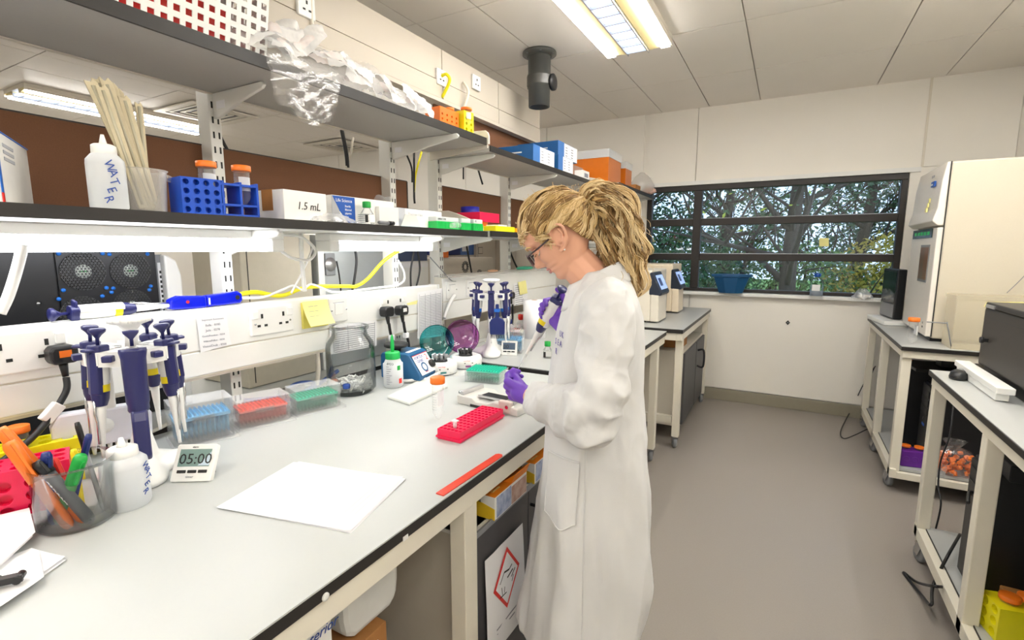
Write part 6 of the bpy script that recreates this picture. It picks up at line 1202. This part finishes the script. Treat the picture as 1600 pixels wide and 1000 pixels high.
# knee space: pillar panel, ledge, hanging white container, boxes
t = thing('side_panel', 'beige end panel behind the knee space, left of the cream leg', 'panel', (-1.35, .6, 0)); MB().box(0, 0, .0, .02, .45, .85).build('panel', m_pedes, t); MB().box(.02, .15, .05, .022, .22, .75).build('tape_strip', M('yellowed_tape', '#c9c0a0', .5), t); MB().box(.02, .3, .62, .34, .46, .64).build('ledge', m_upr, t)
t = thing('cardboard_box', 'brown cardboard box with a white label on the floor under the bench', 'box', (-1.06, .5, .002)); MB().box(0, 0, 0, .26, .31, .598).build('body', m_card, t, bev=.002); MB().box(.2602, .16, .42, .2612, .28, .57).build('label', m_paper, t)
for k in range(5): MB().box(.261, .18, .54-.022*k, .2618, .27-.02*(k % 3), .549-.022*k).build('label_print', m_ink, t)
MB().box(0, .14, .5982, .26, .17, .5995).build('tape', m_cream, t)
t = thing('white_container', 'translucent white plastic container standing on the cardboard box under the bench', 'container', (-.92, .79, .603)); MB().prism([(-.06, 0), (.06, 0), (.085, .018), (.092, .06), (.095, .235), (-.095, .235), (-.092, .06), (-.085, .018)], -.1, .1, 'x').build('tub', M('milky_container', '#dfe0dd', .4), t, bev=.015); MB().box(-.105, -.1, .225, .105, .1, .238).build('rim', m_frost, t)
t = thing('white_carton', 'white carton lettered Interior standing under the bench at the bottom edge', 'box', (-.97, .34, .002)); MB().box(0, 0, 0, .2, .285, .815).build('body', m_cardw, t, bev=.003); text('Interior', .03, (.2012, .205, .728), (0, 1, .0), (0, 0, 1), m_inkb, t, shear=.35); MB().box(.2003, .2, .672, .2012, .265, .682).build('green_print', m_green, t)
for k in range(3): MB().box(.2003, .205, .686+.008*k, .2012, .255, .690+.008*k).build('print_line', m_ink, t)
MB().box(.01, .02, .8152, .19, .26, .82).build('lid_fold', m_cardw, t)
# ================================================================== the woman at the bench
PR = V((-.49, 1.30, 0)); PA = R(201)
P = thing('person', 'woman with curly blonde ponytail, glasses, white lab coat and purple gloves, pipetting', 'person', PR, PA)
m_skin = M('skin', '#e3ab8e', .5, var=.05, vs=25); m_coat = M('white_cotton', '#d9d9d9', .75, var=.015, vs=30, bump=.15, bs=500)
m_hair = M('blonde_hair', '#b08a50', .4, var=.35, vs=9, hex2='#dcbd82', stretch=(1, 1, .4)); m_hair2 = M('light_blonde_hair', '#d9b374', .45, var=.3, vs=14, hex2='#f6e4ba')
m_hairb = M('hair_base', '#8a6638', .6, var=.3, vs=30, hex2='#a8834e')
# ---- head: a height field about its own axis, then tipped forward
HO = V((.070, 0, 1.531)); HT = Matrix.Translation(HO) @ Matrix.Rotation(R(36), 4, 'Y')
PF = [(-.112, .022), (-.104, .045), (-.096, .062), (-.086, .069), (-.076, .066), (-.069, .066), (-.063, .072), (-.058, .0715), (-.0545, .069), (-.051, .074), (-.046, .074), (-.041, .071), (-.036, .073), (-.02, .077), (-.005, .079), (.01, .079), (.018, .082), (.026, .089), (.04, .0905), (.055, .088), (.07, .081), (.085, .068), (.1, .048), (.111, .022), (.115, .002)]
PB = [(-.112, -.02), (-.09, -.03), (-.06, -.055), (-.03, -.082), (0, -.098), (.03, -.105), (.055, -.101), (.08, -.082), (.1, -.052), (.115, -.002)]
PW = [(-.112, .018), (-.1, .034), (-.085, .046), (-.06, .056), (-.03, .064), (0, .070), (.03, .076), (.055, .075), (.08, .062), (.1, .04), (.115, .002)]
NS = [(-.06, 0), (-.045, 0), (-.040, .012), (-.034, .024), (-.028, .028), (-.02, .023), (-.008, .013), (.004, .006), (.014, .002), (.03, 0)]
def ip(t, z):
    if z <= t[0][0]: return t[0][1]
    for (a, p), (b, q) in zip(t, t[1:]):
        if z <= b: s = (z-a)/(b-a); return p+(q-p)*s
    return t[-1][1]
def head_pt(th, z):
    f, b, w_ = ip(PF, z), -ip(PB, z), ip(PW, z); c, s = math.cos(th), math.sin(th)
    ex = 2.25; r = f if c > 0 else b; k = (abs(c/ r)**ex+abs(s/w_)**ex)**(-1/ex); x, y = k*c, k*s
    a = abs(th if th < PI else 2*PI-th)
    n = ip(NS, z); wn = .16 if z < -.025 else .115; x += n*math.exp(-(a/wn)**2)
    e = math.exp(-((a-.42)/.2)**2-((z-.006)/.013)**2); x -= .012*e                       # eye socket
    x += .004*math.exp(-((a-.42)/.3)**2-((z-.024)/.007)**2)                               # brow
    x += .006*math.exp(-((a-.62)/.25)**2-((z+.022)/.018)**2)                              # cheekbone
    x -= .0035*math.exp(-(a/.3)**2-((z+.0545)/.0022)**2)                                   # mouth line
    return V((x, y, z))
NZ = 84; NT = 96; zz = [-.112+.227*(j/(NZ-1)) for j in range(NZ)]
hm = MB(); hv = []
for z in zz:
    for i in range(NT): hv.append(head_pt(2*PI*i/NT, z))
hf = [(j*NT+i, j*NT+(i+1) % NT, (j+1)*NT+(i+1) % NT, (j+1)*NT+i) for j in range(NZ-1) for i in range(NT)]+[tuple(range(NT))[::-1], tuple(range((NZ-1)*NT, NZ*NT))]
hm.add([HT @ v for v in hv], hf, 0, True)
def cap(a, b, r0, r1): hm.caps(a, b, r0, r1)
# ears
for s in (1, -1):
    E = HT @ Matrix.Translation((-.004, s*.074, -.002)) @ Matrix.Rotation(s*R(-16), 4, 'Z') @ Matrix.Rotation(R(-12), 4, 'Y') @ Matrix.Scale(1.08, 4)
    rim = [V((.016, 0, -.012)), V((.02, s*.003, .008)), V((.014, s*.008, .026)), V((-.004, s*.012, .034)), V((-.019, s*.013, .024)), V((-.021, s*.012, .004)), V((-.012, s*.009, -.014)), V((.0, s*.006, -.027)), V((.012, s*.003, -.030))]
    q = [E @ v for v in bez(rim, 5)]; hm.tube(q, [.0045]*8+[.0042]*22+[.0048]*(len(q)-36)+[.0062]*6, 8)
    hm.lathe([(.0, 0), (.018, .001), (.02, .004), (.012, .0065), (0, .006)], 16, T=E @ axes((-.002, s*-.002, .002), (1, 0, 0), (0, 0, 1), (0, s, 0)), sy=1.5)
    hm.tube([E @ V(v) for v in ((-.006, s*.008, .022), (-.012, s*.009, .008), (-.006, s*.008, -.008), (.004, s*.006, -.012))], .0035, 6)
# neck, trunk, arms, legs
hm.caps((.028, 0, 1.47), (-.055, 0, 1.385), .052, .058)
hm.caps((-.055, 0, 1.36), (-.055, 0, 1.15), .085, .1); hm.caps((-.06, 0, 1.15), (-.065, 0, .92), .1, .115)
SHL, SHR = V((-.055, .155, 1.345)), V((-.06, -.155, 1.345)); ELL, ELR = V((-.02, .225, 1.115)), V((-.11, -.34, 1.09))
WRL = V((.152, .02, 1.084)); WRR = V((.045, -.30, 1.215))
for S_, E_, W_ in ((SHL, ELL, WRL), (SHR, ELR, WRR)): hm.caps((-.055, 0, 1.34), S_, .06, .055); hm.caps(S_, E_, .047, .038); hm.caps(E_, W_, .038, .026)
for s in (1, -1):
    hm.caps((-.065, s*.08, .9), (-.05, s*.09, .5), .085, .056); hm.caps((-.05, s*.09, .5), (-.07, s*.09, .1), .054, .036); hm.caps((-.07, s*.09, .07), (.08, s*.1, .045), .035, .028)
# eyes are cut into the face later as separate meshes; the body itself is one continuous surface
body = blob(hm, 'body', m_skin, .0027, P, smooth=1)
for s in (1, -1):
    c_ = HT @ V((.0675, s*.0315, .004)); ey = MB(); ey.lathe([(.0115*math.cos(R(a)), .0115*math.sin(R(a))) for a in range(-90, 91, 15)], 16, T=Matrix.Translation(c_) @ HT.to_3x3().to_4x4()); ey.build('eye', M('eye_white', '#efe9e4', .2), P)
    ld = MB(); ld.lathe([(.0128*math.cos(R(a)), .0128*math.sin(R(a))) for a in range(-22, 91, 14)], 18, T=Matrix.Translation(c_) @ HT.to_3x3().to_4x4() @ Matrix.Rotation(R(38), 4, 'Y'), close=False); ld.tube([HT @ V(v) for v in ((.0815, s*.020, .004), (.0835, s*.027, .009), (.082, s*.036, .0095), (.076, s*.044, .005))], .0022, 6); ld.build('upper_eyelid', m_skin, P); la = MB(); la.tube([HT @ V(v) for v in ((.079, s*.021, -.002), (.0825, s*.028, -.0035), (.081, s*.037, -.003), (.074, s*.044, 0))], .0013, 5); la.build('eyelashes', m_hairb, P)
    eb = MB(); eb.tube([HT @ V(v) for v in ((.0925, s*.014, .024), (.0915, s*.026, .0285), (.085, s*.042, .028), (.074, s*.053, .022))], [.0022, .003, .0026, .001], 6); eb.build('eyebrow', m_hair, P)
lp = MB(); lp.tube([HT @ V(v) for v in ((.058, .026, -.056), (.069, .016, -.0535), (.0755, .006, -.0505), (.0745, 0, -.0515), (.0755, -.006, -.0505), (.069, -.016, -.0535), (.058, -.026, -.056))], [.001, .003, .0042, .004, .0042, .003, .001], 8); lp.tube([HT @ V(v) for v in ((.058, .025, -.0565), (.068, .015, -.0595), (.073, 0, -.0612), (.068, -.015, -.0595), (.058, -.025, -.0565))], [.001, .0035, .0048, .0035, .001], 8); lp.build('lips', M('lips', '#c87f74', .4), P)
er = MB().lathe([(0, -.003), (.0032, 0), (0, .003)], 10, T=HT @ Matrix.Translation((.004, .0815, -.035))); er.build('pearl_earring', m_white, P)
# glasses
m_gl = M('dark_glasses_frame', '#3d2b2e', .3); gf = MB()
for s in (1, -1):
    ring = [HT @ V((.0985-.12*(abs(y)-.034)*.35-.03*0, s*abs(y), z)) for y, z in [(.034+.0235*math.copysign(abs(math.cos(a))**.7, math.cos(a)), -.004+.0165*math.copysign(abs(math.sin(a))**.7, math.sin(a))) for a in [2*PI*k/28 for k in range(29)]]]
    gf.tube(ring, .0019, 6); gf.tube([HT @ V(v) for v in ((.0965, s*.057, .006), (.09, s*.068, .008), (.06, s*.0785, .008), (.022, s*.081, .011))], .0024, 6)
gf.tube([HT @ V(v) for v in ((.099, .011, 0), (.1015, 0, .003), (.099, -.011, 0))], .0018, 6); go = gf.build('glasses', m_gl, P)
for s in (1, -1):
    MB().add([HT @ V((.0985-.12*(y-.034)*.35, s*y, z)) for y, z in [(.034+.0225*math.copysign(abs(math.cos(a))**.7, math.cos(a)), -.004+.0155*math.copysign(abs(math.sin(a))**.7, math.sin(a))) for a in [2*PI*k/20 for k in range(20)]]], [tuple(range(20))]).build('lens', M('spectacle_lens', '#cfd6e6', .03, alpha=.14, var=0), go, fix=False)
# ---- lab coat: stacked cross sections with folds, sleeves melted on
CS = [(.36, .165, -.175, .185), (.46, .155, -.2, .185), (.54, .143, -.208, .182), (.72, .122, -.2, .178), (.86, .11, -.19, .172), (.94, .105, -.183, .168), (1.04, .1, -.175, .15), (1.13, .092, -.17, .142), (1.2, .082, -.168, .142), (1.27, .07, -.165, .15), (1.32, .06, -.16, .158), (1.36, .045, -.15, .155), (1.395, .03, -.135, .125), (1.42, .02, -.118, .09), (1.44, .012, -.105, .072)]
cm = MB()
def coat_ring(u, v):
    zf = v*(len(CS)-1); i = min(int(zf), len(CS)-2); s = zf-i; a, b = CS[i], CS[i+1]; z, f, bk, w_ = [a[k]+(b[k]-a[k])*s for k in range(4)]
    th = 2*PI*u; c, sn = math.cos(th), math.sin(th); ex = 2.35; cx = (f+bk)/2; r = (f-bk)/2
    x = cx+r*math.copysign(abs(c)**(2/ex), c); y = w_*math.copysign(abs(sn)**(2/ex), sn)
    low = max(0, min(1, (1.0-z)/.5)); fold = low*(.010*math.sin(th*5+1.2+z*2)+.006*math.sin(th*9+z*5))+.004*math.sin(th*3+z*22)*(.4+low*.2)
    if z < .5: z += .09*max(0, c)*0-.06*max(0, -c)*0
    return V((x+fold*c, y+fold*sn, z))
NU, NV = 110, 90; cm.grid(coat_ring, NU, NV, wrap=True); k0 = len(cm.v)-NU*NV
cm.f += [[k0+i for i in range(NU)][::-1], [k0+(NV-1)*NU+i for i in range(NU)]]; cm.m += [0, 0]; cm.s += [False, False]
def sleeve(S_, E_, W_, r, seed):
    pts = bez([S_+(S_-V((-.055, 0, 1.3)))*-.25, S_, (S_+E_)/2+V((-.012, .008 if S_.y > 0 else -.008, 0)), E_, (E_+W_)/2+V((0, 0, -.012)), W_], 9); n = len(pts); vs = []; m = 26; g = random.Random(seed); up = None
    for i, p in enumerate(pts):
        f = i/(n-1); rr = ip([(0, r[0]), (.2, r[1]), (.45, r[2]), (.62, r[3]), (.8, r[4]), (.95, r[5]), (1, r[5])], f)
        t = (pts[min(i+1, n-1)]-pts[max(i-1, 0)]).normalized(); up = t.orthogonal().normalized() if up is None else (up-t*up.dot(t)).normalized(); sd = t.cross(up)
        for k in range(m):
            a = 2*PI*k/m; el = math.exp(-((f-.62)/.2)**2); q = rr*(1+.05*math.sin(a*2+f*17)+.12*el*math.sin(f*46+2.2*math.sin(a))+.045*math.sin(f*31+a*3)); vs.append(p+(up*math.cos(a)+sd*math.sin(a))*q)
    fs = [(i*m+k, i*m+(k+1) % m, (i+1)*m+(k+1) % m, (i+1)*m+k) for i in range(n-1) for k in range(m)]+[tuple(range(m))[::-1], tuple(range((n-1)*m, n*m))]; cm.add(vs, fs, 0, True)
def ridge(v): return 1-2*abs(noise.noise(v))
def drape(o, fn):
    vs = o.data.vertices; n = len(vs); co = [0.0]*(3*n); no = [0.0]*(3*n); vs.foreach_get('co', co); vs.foreach_get('normal', no)
    for k in range(n):
        p = V(co[3*k:3*k+3]); d = fn(p); co[3*k] += no[3*k]*d; co[3*k+1] += no[3*k+1]*d; co[3*k+2] += no[3*k+2]*d
    vs.foreach_set('co', co); o.data.update()
coat = blob(cm, 'lab_coat', m_coat, .0055, P, smooth=3)
def body_fold(p):
    low = max(0, min(1, (1.06-p.z)/.35))
    return low*(.013*ridge(V((p.x*10, p.y*10, p.z*1.6)))+.003*ridge(V((p.x*24, p.y*24, p.z*5))))+(1-low)*(.008*ridge(V((p.x*9, p.y*7, p.z*4+p.x*6)))+.002*ridge(V((p.x*25, p.y*25, p.z*16))))-.004
drape(coat, body_fold)
for args in ((SHL+V((0, .012, .012)), ELL, WRL+V((-.02, .012, 0)), (.064, .062, .058, .068, .056, .042), 3), (SHR, ELR, WRR+V((-.03, -.01, -.03)), (.064, .062, .058, .062, .05, .042), 5)):
    cm = MB(); sleeve(*args); sl_ = blob(cm, 'sleeve', m_coat, .0045, P, smooth=2); E_ = args[1]; W_ = args[2]
    def arm_fold(p):
        el = math.exp(-((p-E_).length/.12)**2); wr = max(0, 1-(p-W_).length/.05)
        return (1-wr)*((.008+.010*el)*ridge(V((p.x*12+p.z*6, p.y*10, p.z*13-p.x*6)))+.0025*ridge(V((p.x*34, p.y*34, p.z*26+p.x*12))))-.002
    drape(sl_, arm_fold); sl_.parent = coat
from mathutils.bvhtree import BVHTree
bm = bmesh.new(); bm.from_mesh(coat.data); bvh = BVHTree.FromBMesh(bm); bm.free()
def on_coat(x, z, side=1, off=.0025):
    h, n, i, d = bvh.ray_cast(V((x, side*.6, z)), V((0, -side, 0))); return (h+V((0, side*off, 0))) if h else V((x, side*.19, z))
def coat_front(y, z, off=.003):
    h, n, i, d = bvh.ray_cast(V((.6, y, z)), V((-1, 0, 0))); return (h+V((off, 0, 0))) if h else V((.1, y, z))
def strip(pts, r, name, m=m_coat): MB().tube(pts, r, 5).build(name, m, P, fix=False)
pk = [(.085, .955), (.005, .955), (.012, .80), (.045, .772), (.092, .80)]
def pocket(u, v): x = .088+(.004-.088)*u+.012*(v-.5)*0; z = .957-(.957-.79)*v-.018*v*math.sin(PI*u)**2; return on_coat(x+.008*v, z, 1, .0045)
MB().grid(pocket, 12, 14).build('pocket', m_coat, P, fix=False); strip([pocket(0, v/10) for v in range(11)]+[pocket(u/10, 1) for u in range(1, 11)]+[pocket(1, 1-v/10) for v in range(1, 11)], .0016, 'pocket_stitching'); strip([pocket(u/10, .0) for u in range(11)], .003, 'pocket_hem')
strip([on_coat(-.012, 1.0-.6*k/40, 1, .0008) for k in range(41)], .0018, 'side_seam')
lines_ = [('NK', 1.232), ('SEA', 1.205), ('R', 1.178)]
# collar: a folded band round the neck
def collar(u, v):
    th = -2.55+5.1*u; c, s = math.cos(th), math.sin(th); zb = 1.462-.05*(.5+.5*c)**1.2*1.5; r = .064+.022*v; fall = .008-.052*v**1.3-.02*v*(.5+.5*c)
    return V((-.038+(r+.012)*c*(1.0), r*s*1.02, zb+fall+.006))
cl = MB().grid(collar, 40, 9).build('collar', m_coat, P, fix=False); so = cl.modifiers.new('s', 'SOLIDIFY'); so.thickness = .004
# ---- gloves: palm, five separate fingers, cuff, melted into one skin
def hand(name, segs, mat, vox=.0034):
    m = MB()
    for a, b, r0, r1 in segs: m.caps(a, b, r0, r1, 12)
    o = blob(m, name, mat, vox, P, smooth=3); return o
def chain(p, dirs, lens, r): 
    out = []; q = V(p)
    for k, (d, l) in enumerate(zip(dirs, lens)): n = q+V(d).normalized()*l; out.append((q.copy(), n.copy(), r*(1-.1*k), r*(1-.1*(k+1)))); q = n
    return out
# left (near) hand: lies over the edge of the holder, back of the hand towards the camera, fingers curling down and away
W0 = WRL; fw = V((.86, -.42, .14)).normalized(); sd = V((.25, .35, .9)); sd = (sd-fw*sd.dot(fw)).normalized(); nm = sd.cross(fw).normalized()     # sd: towards the thumb side (up), nm: palm normal (away from the camera)
if nm.y > 0: nm = -nm
L_ = [(W0-fw*.055, W0, .031, .029), (W0, W0+fw*.03, .029, .029)]
for k, (o_, ln, sp) in enumerate(((.029, .92, .06), (.0095, 1.0, .02), (-.0105, .94, -.04), (-.029, .78, -.1))):
    kn = W0+fw*(.074-.005*abs(k-1))+sd*o_; L_.append((W0+fw*.02+sd*o_*.6, kn, .0165, .0122))
    cu = .15 if k == 0 else 0
    d1 = fw*(.45+cu)+nm*.9+sd*(sp-.1); d2 = fw*(-.45+cu)+nm*.9+sd*sp; d3 = fw*-.95+nm*.1+sd*sp*.5
    L_ += chain(kn, (d1, d2, d3), (.036*ln, .025*ln, .02*ln), .0102)
tb = W0+fw*.026+sd*.02+nm*.012; L_ += chain(tb, (fw*.85+sd*.12+nm*.45, fw*.9-sd*.1+nm*.6, fw*.55-sd*.25+nm*.85), (.036, .028, .022), .012)
hand('left_glove', L_, m_glove)
MB().tube([W0-fw*.052, W0-fw*.046, W0-fw*.040], [.0325, .0335, .0325], 20).build('left_glove_cuff', m_glove, P)
# right (far) hand: fist round the pipette, thumb on its plunger
g0_ = P.matrix_world if False else None
RM = Matrix.Translation(PR) @ Matrix.Rotation(PA, 4, 'Z'); IM = RM.inverted()
PT = V((-.700, 1.575, 1.318)); PE = V((-.893, 1.66, 1.035)); ax_ = (PT-PE).normalized()
a_l = (IM.to_3x3() @ ax_).normalized(); G = IM @ (PT-ax_*.038)            # grip centre on the handle, person space
toE = (IM @ EYE-G); toE = (toE-a_l*toE.dot(a_l)).normalized(); fwd = a_l.cross(toE).normalized()
if fwd.x < 0: fwd = -fwd                                                   # fwd: away from her chest, perpendicular to pipette
pc = G-fwd*.030                                                           # palm lies on the chest side of the handle
Rg = [(WRR+(WRR-pc)*.35, WRR, .034, .029), (WRR, pc-a_l*.025, .029, .026), (pc-a_l*.028, pc+a_l*.026, .021, .019), (pc-a_l*.03-fwd*.012, pc+a_l*.02-fwd*.016, .02, .018)]
for k, o_ in enumerate((.024, .004, -.016, -.035)):
    kn = pc+a_l*(o_)-toE*.017+fwd*.004; ln = (.95, 1, .95, .8)[k]; rr_ = .0112
    Rg.append((pc+a_l*o_*.7-fwd*.012-toE*.006, kn, .015, .0115))
    Rg += chain(kn, (fwd*.97-toE*.22, fwd*.62+toE*.8-a_l*.06, toE*.85-fwd*.62-a_l*.06), (.046*ln, .031*ln, .024*ln), rr_)
tq = pc+a_l*.03-toE*.004; Rg += chain(tq, (a_l*.9+fwd*.25, a_l*.75+fwd*.6, fwd*.95+a_l*.1), (.034, .026, .02), .0118)
hand('right_glove', Rg, m_glove)
MB().tube([WRR+(WRR-pc)*.33, WRR+(WRR-pc)*.38, WRR+(WRR-pc)*.43], [.035, .0362, .035], 20).build('right_glove_cuff', m_glove, P)
ph = toE; xw = (RM.to_3x3() @ fwd); pipette('white pipette with yellow band held in her right gloved hand', zframe(PT, ax_, -xw), sc=1.06, tip=True, grip=m_white)
# embroidered lettering on the chest, far from the arm
for s_, z in (('UK', 1.268), ('SEA', 1.244), ('R', 1.220)):
    for k, ch in enumerate(s_):
        y = .085-.021*(len(s_)-1-k)+(0 if len(s_) > 1 else -.02); a_ = coat_front(y, z); b_ = coat_front(y+.016, z); text(ch, .024, a_+V((.001, 0, 0)), b_-a_, (-.05, 0, 1), M('purple_thread', '#4a3a9a', .6), P, name='embroidery')
# ---- trousers and shoes below the hem
lg = MB()
for s in (1, -1): lg.caps((-.065, s*.08, .62), (-.05, s*.09, .5), .085, .07); lg.caps((-.05, s*.09, .5), (-.07, s*.09, .09), .07, .055)
blob(lg, 'trousers', M('dark_trousers', '#2c2f3a', .8), .012, P, smooth=2)
for s in (1, -1): sh_ = MB().caps((-.085, s*.09, .042), (.1, s*.105, .036), .042, .036); blob(sh_, 'shoe', M('dark_shoe', '#26211f', .5), .009, P, smooth=2)
# ---- hair
def scalp(d, off):
    """point on the hair surface in direction d (head space)"""
    d = V(d).normalized(); c0 = V((-.008, 0, .02)); a, b, c_ = (.099 if d.x > 0 else .103), .0835, .1025
    k = 1/math.sqrt((d.x/a)**2+(d.y/b)**2+(d.z/c_)**2); return c0+d*(k+off)
ROOT = V((-.104, 0, .043)); rdir = (ROOT-V((-.008, 0, .02))).normalized()
LOOP = [(0, 27), (23, 27), (44, 21), (59, 9), (74, 5), (91, 7), (107, -3), (114, -20), (126, -37), (147, -48), (180, -52)]
def dirv(th, el): return V((math.cos(th)*math.cos(el), math.sin(th)*math.cos(el), math.sin(el)))
def hair_el(th): return R(ip(LOOP, abs(math.degrees((th+PI) % (2*PI)-PI))))
hb = MB()
def basef(u, v):
    th = 2*PI*u; e0 = hair_el(th); el = e0+(PI/2-e0)*v; d = dirv(th, el); return HT @ scalp(d, -.001+.006*min(1, v*8)+.003*noise.noise(d*9))
hb.grid(basef, 80, 26, wrap=True); hbo = hb.build('hair', m_hairb, P, fix=False)
g = random.Random(12); st = MB(); st2 = MB(); st3 = MB(); c0 = V((-.008, 0, .02))
for c_i in range(150):
    th0 = g.uniform(-PI, PI)
    if abs(th0) > 2.3 and g.random() < .5: th0 = g.uniform(-2, 2)
    back = g.uniform(.05, .55) if g.random() < .38 else 0; ph0 = g.uniform(0, 6.28); am0 = g.uniform(.0015, .006); fr0 = g.uniform(5, 9); lay0 = g.uniform(.004, .013); ej = V((g.gauss(0, .05), g.gauss(0, .11), g.gauss(0, .11))); tone = g.choice((0, 0, 1, 1, 2))
    for k in range(12):
        th = th0+g.gauss(0, .035); d0 = dirv(th, hair_el(th)+R(g.uniform(-1, 4)))
        if back: d0 = d0.slerp(rdir, back+g.gauss(0, .015))
        lay = lay0+g.gauss(0, .0012); q = []; ph_ = ph0+g.gauss(0, .25); am = am0*g.uniform(.8, 1.2); endj = ej+V((0, g.gauss(0, .02), g.gauss(0, .02))); arc = d0.angle(rdir); fr = fr0*arc+2; m = max(9, int(arc*14))
        for j in range(m):
            s = j/(m-1); d = d0.slerp((rdir+endj*(1-s)**.5*.6).normalized(), s); tang = d.cross(rdir); tang = tang.normalized() if tang.length > 1e-4 else V((0, 1, 0))
            p = scalp(d, .003+lay*math.sin(PI*min(1, s*.9+.1))); p += tang*am*math.sin(fr*s+ph_)+(p-c0).normalized()*am*.7*math.cos(fr*s*1.1+ph_); q.append(HT @ p)
        (st, st2, st3)[tone if g.random() < .8 else g.choice((0, 1))].tube(q, [.0006]+[.0011]*(m-3)+[.0009, .0005], 4, caps=False)
# short curls over the forehead and in front of the ear
for k in range(120):
    q = []; ph_ = g.uniform(0, 6.28); s_ = 1 if g.random() < .65 else -1
    if k < 70: th, z0, ln, dt = g.uniform(-.85, .85), g.uniform(.066, .082), g.uniform(.008, .03), g.uniform(.0, .25)
    else: th, z0, ln, dt = s_*g.uniform(.95, 1.25), g.uniform(.03, .06), g.uniform(.02, .05), s_*.12
    for j in range(12):
        s = j/11; tt = th+dt*s+.07*math.sin(10*s+ph_); z = z0-ln*s; p = head_pt(tt % (2*PI), z); o = (p-V((-.01, 0, z))).normalized(); q.append(HT @ (p+o*(.006+.004*math.cos(10*s+ph_))))
    (st2 if k % 2 else st).tube(q, .0011, 4, caps=False)
st3.build('dark_hair_strand_mass', M('dark_blonde_hair', '#85643a', .5, var=.3, vs=14, hex2='#a07c48'), hbo, fix=False)['kind'] = 'stuff'
st.build('hair_strand_mass', m_hair, hbo, fix=False)['kind'] = 'stuff'; st2.build('light_hair_strand_mass', m_hair2, hbo, fix=False)['kind'] = 'stuff'
RW = HT @ ROOT
MB().lathe([(.017, -.008), (.021, 0), (.017, .008)], 20, T=zframe(RW, (-.8, 0, .35)), close=False).build('hair_tie', M('hair_tie', '#b8a890', .5), P, fix=False)
cen = bez([RW, RW+V((-.03, 0, .022)), RW+V((-.072, 0, -.005)), RW+V((-.097, 0, -.07)), RW+V((-.11, 0, -.145)), RW+V((-.128, 0, -.215)), RW+V((-.133, 0, -.262))], 6)
rad = [.014, .03, .05, .058, .057, .045, .02]
t1 = MB(); t2 = MB(); nC = len(cen)
t3 = MB()
for c_i in range(120):
    a0 = g.uniform(0, 2*PI); r0 = math.sqrt(g.random())*(1.05 if g.random() < .8 else 1.2); ln = g.choice((1, 1, .95, .9, .8, .7)); fr = g.uniform(16, 34); ph0 = g.uniform(0, 6.28); am0 = g.uniform(.005, .013); wild = g.gauss(0, .2); tone = g.choice((0, 1, 1, 1, 2))
    for k in range(10):
        a = a0+g.gauss(0, .06); rr = r0+g.gauss(0, .05); ph_ = ph0+g.gauss(0, .22); am = am0*g.uniform(.8, 1.2); q = []
        for j in range(34):
            s = j/33*ln; f = s*(nC-1); i = min(int(f), nC-2); c_ = cen[i].lerp(cen[i+1], f-i); r = ip([(m/6, rad[m]) for m in range(7)], s)*(1+wild*s)
            tz = (cen[min(i+1, nC-1)]-cen[i]).normalized(); e1 = V((0, 1, 0)); e2 = tz.cross(e1).normalized(); aa = a+.5*s
            q.append(c_+(e1*math.cos(aa)*1.05+e2*math.sin(aa))*r*rr+(e1*math.sin(fr*s+ph_)+e2*math.cos(fr*s+ph_))*am*min(1, s*4))
        (t1, t2, t3)[tone].tube(q, [.0010]*30+[.0009, .0007, .0005, .0004], 4, caps=False)
for k in range(90):
    a = g.uniform(0, 2*PI); i0 = g.randint(0, nC-8); c_ = cen[i0]; r = ip([(m/6, rad[m]) for m in range(7)], i0/(nC-1)); o_ = V((math.cos(a)*.7, math.sin(a), .2)).normalized(); q = []; ph_ = g.uniform(0, 6.28); ln = g.uniform(.03, .075); dr = (V((-.25, 0, -.8))+o_*.7).normalized()
    for j in range(14): s = j/13; q.append(c_+o_*r*.85+dr*ln*s+V((math.sin(11*s+ph_), math.cos(11*s+ph_), math.sin(9*s+ph_)))*.006)
    t2.tube(q, .0006, 3, caps=False)
for k in range(60):
    th = g.uniform(-2, 2); d0 = dirv(th, hair_el(th)).slerp(rdir, g.uniform(.1, .9)); q = []; ph_ = g.uniform(0, 6.28); t_ = V((-.4, g.uniform(-.5, .5), .5)); ln = g.uniform(.015, .05)
    for j in range(10): s = j/9; q.append(HT @ (scalp(d0, .008)+d0*.012*s+t_*ln*s*(1-s*.5)+V((0, math.sin(8*s+ph_), math.cos(8*s+ph_)))*.004))
    t2.tube(q, .0006, 3, caps=False)
core = MB().tube(cen, [ip([(m/6, rad[m]) for m in range(7)], i/(nC-1))*.66*min(1, max(.02, (.9-i/(nC-1))*5)) for i in range(nC)], 14).build('ponytail', m_hairb, P, fix=False)
t3.build('dark_ponytail_strand_mass', MATS['dark_blonde_hair'], core, fix=False)['kind'] = 'stuff'; t1.build('ponytail_strand_mass', m_hair, core, fix=False)['kind'] = 'stuff'; t2.build('light_ponytail_strand_mass', m_hair2, core, fix=False)['kind'] = 'stuff'
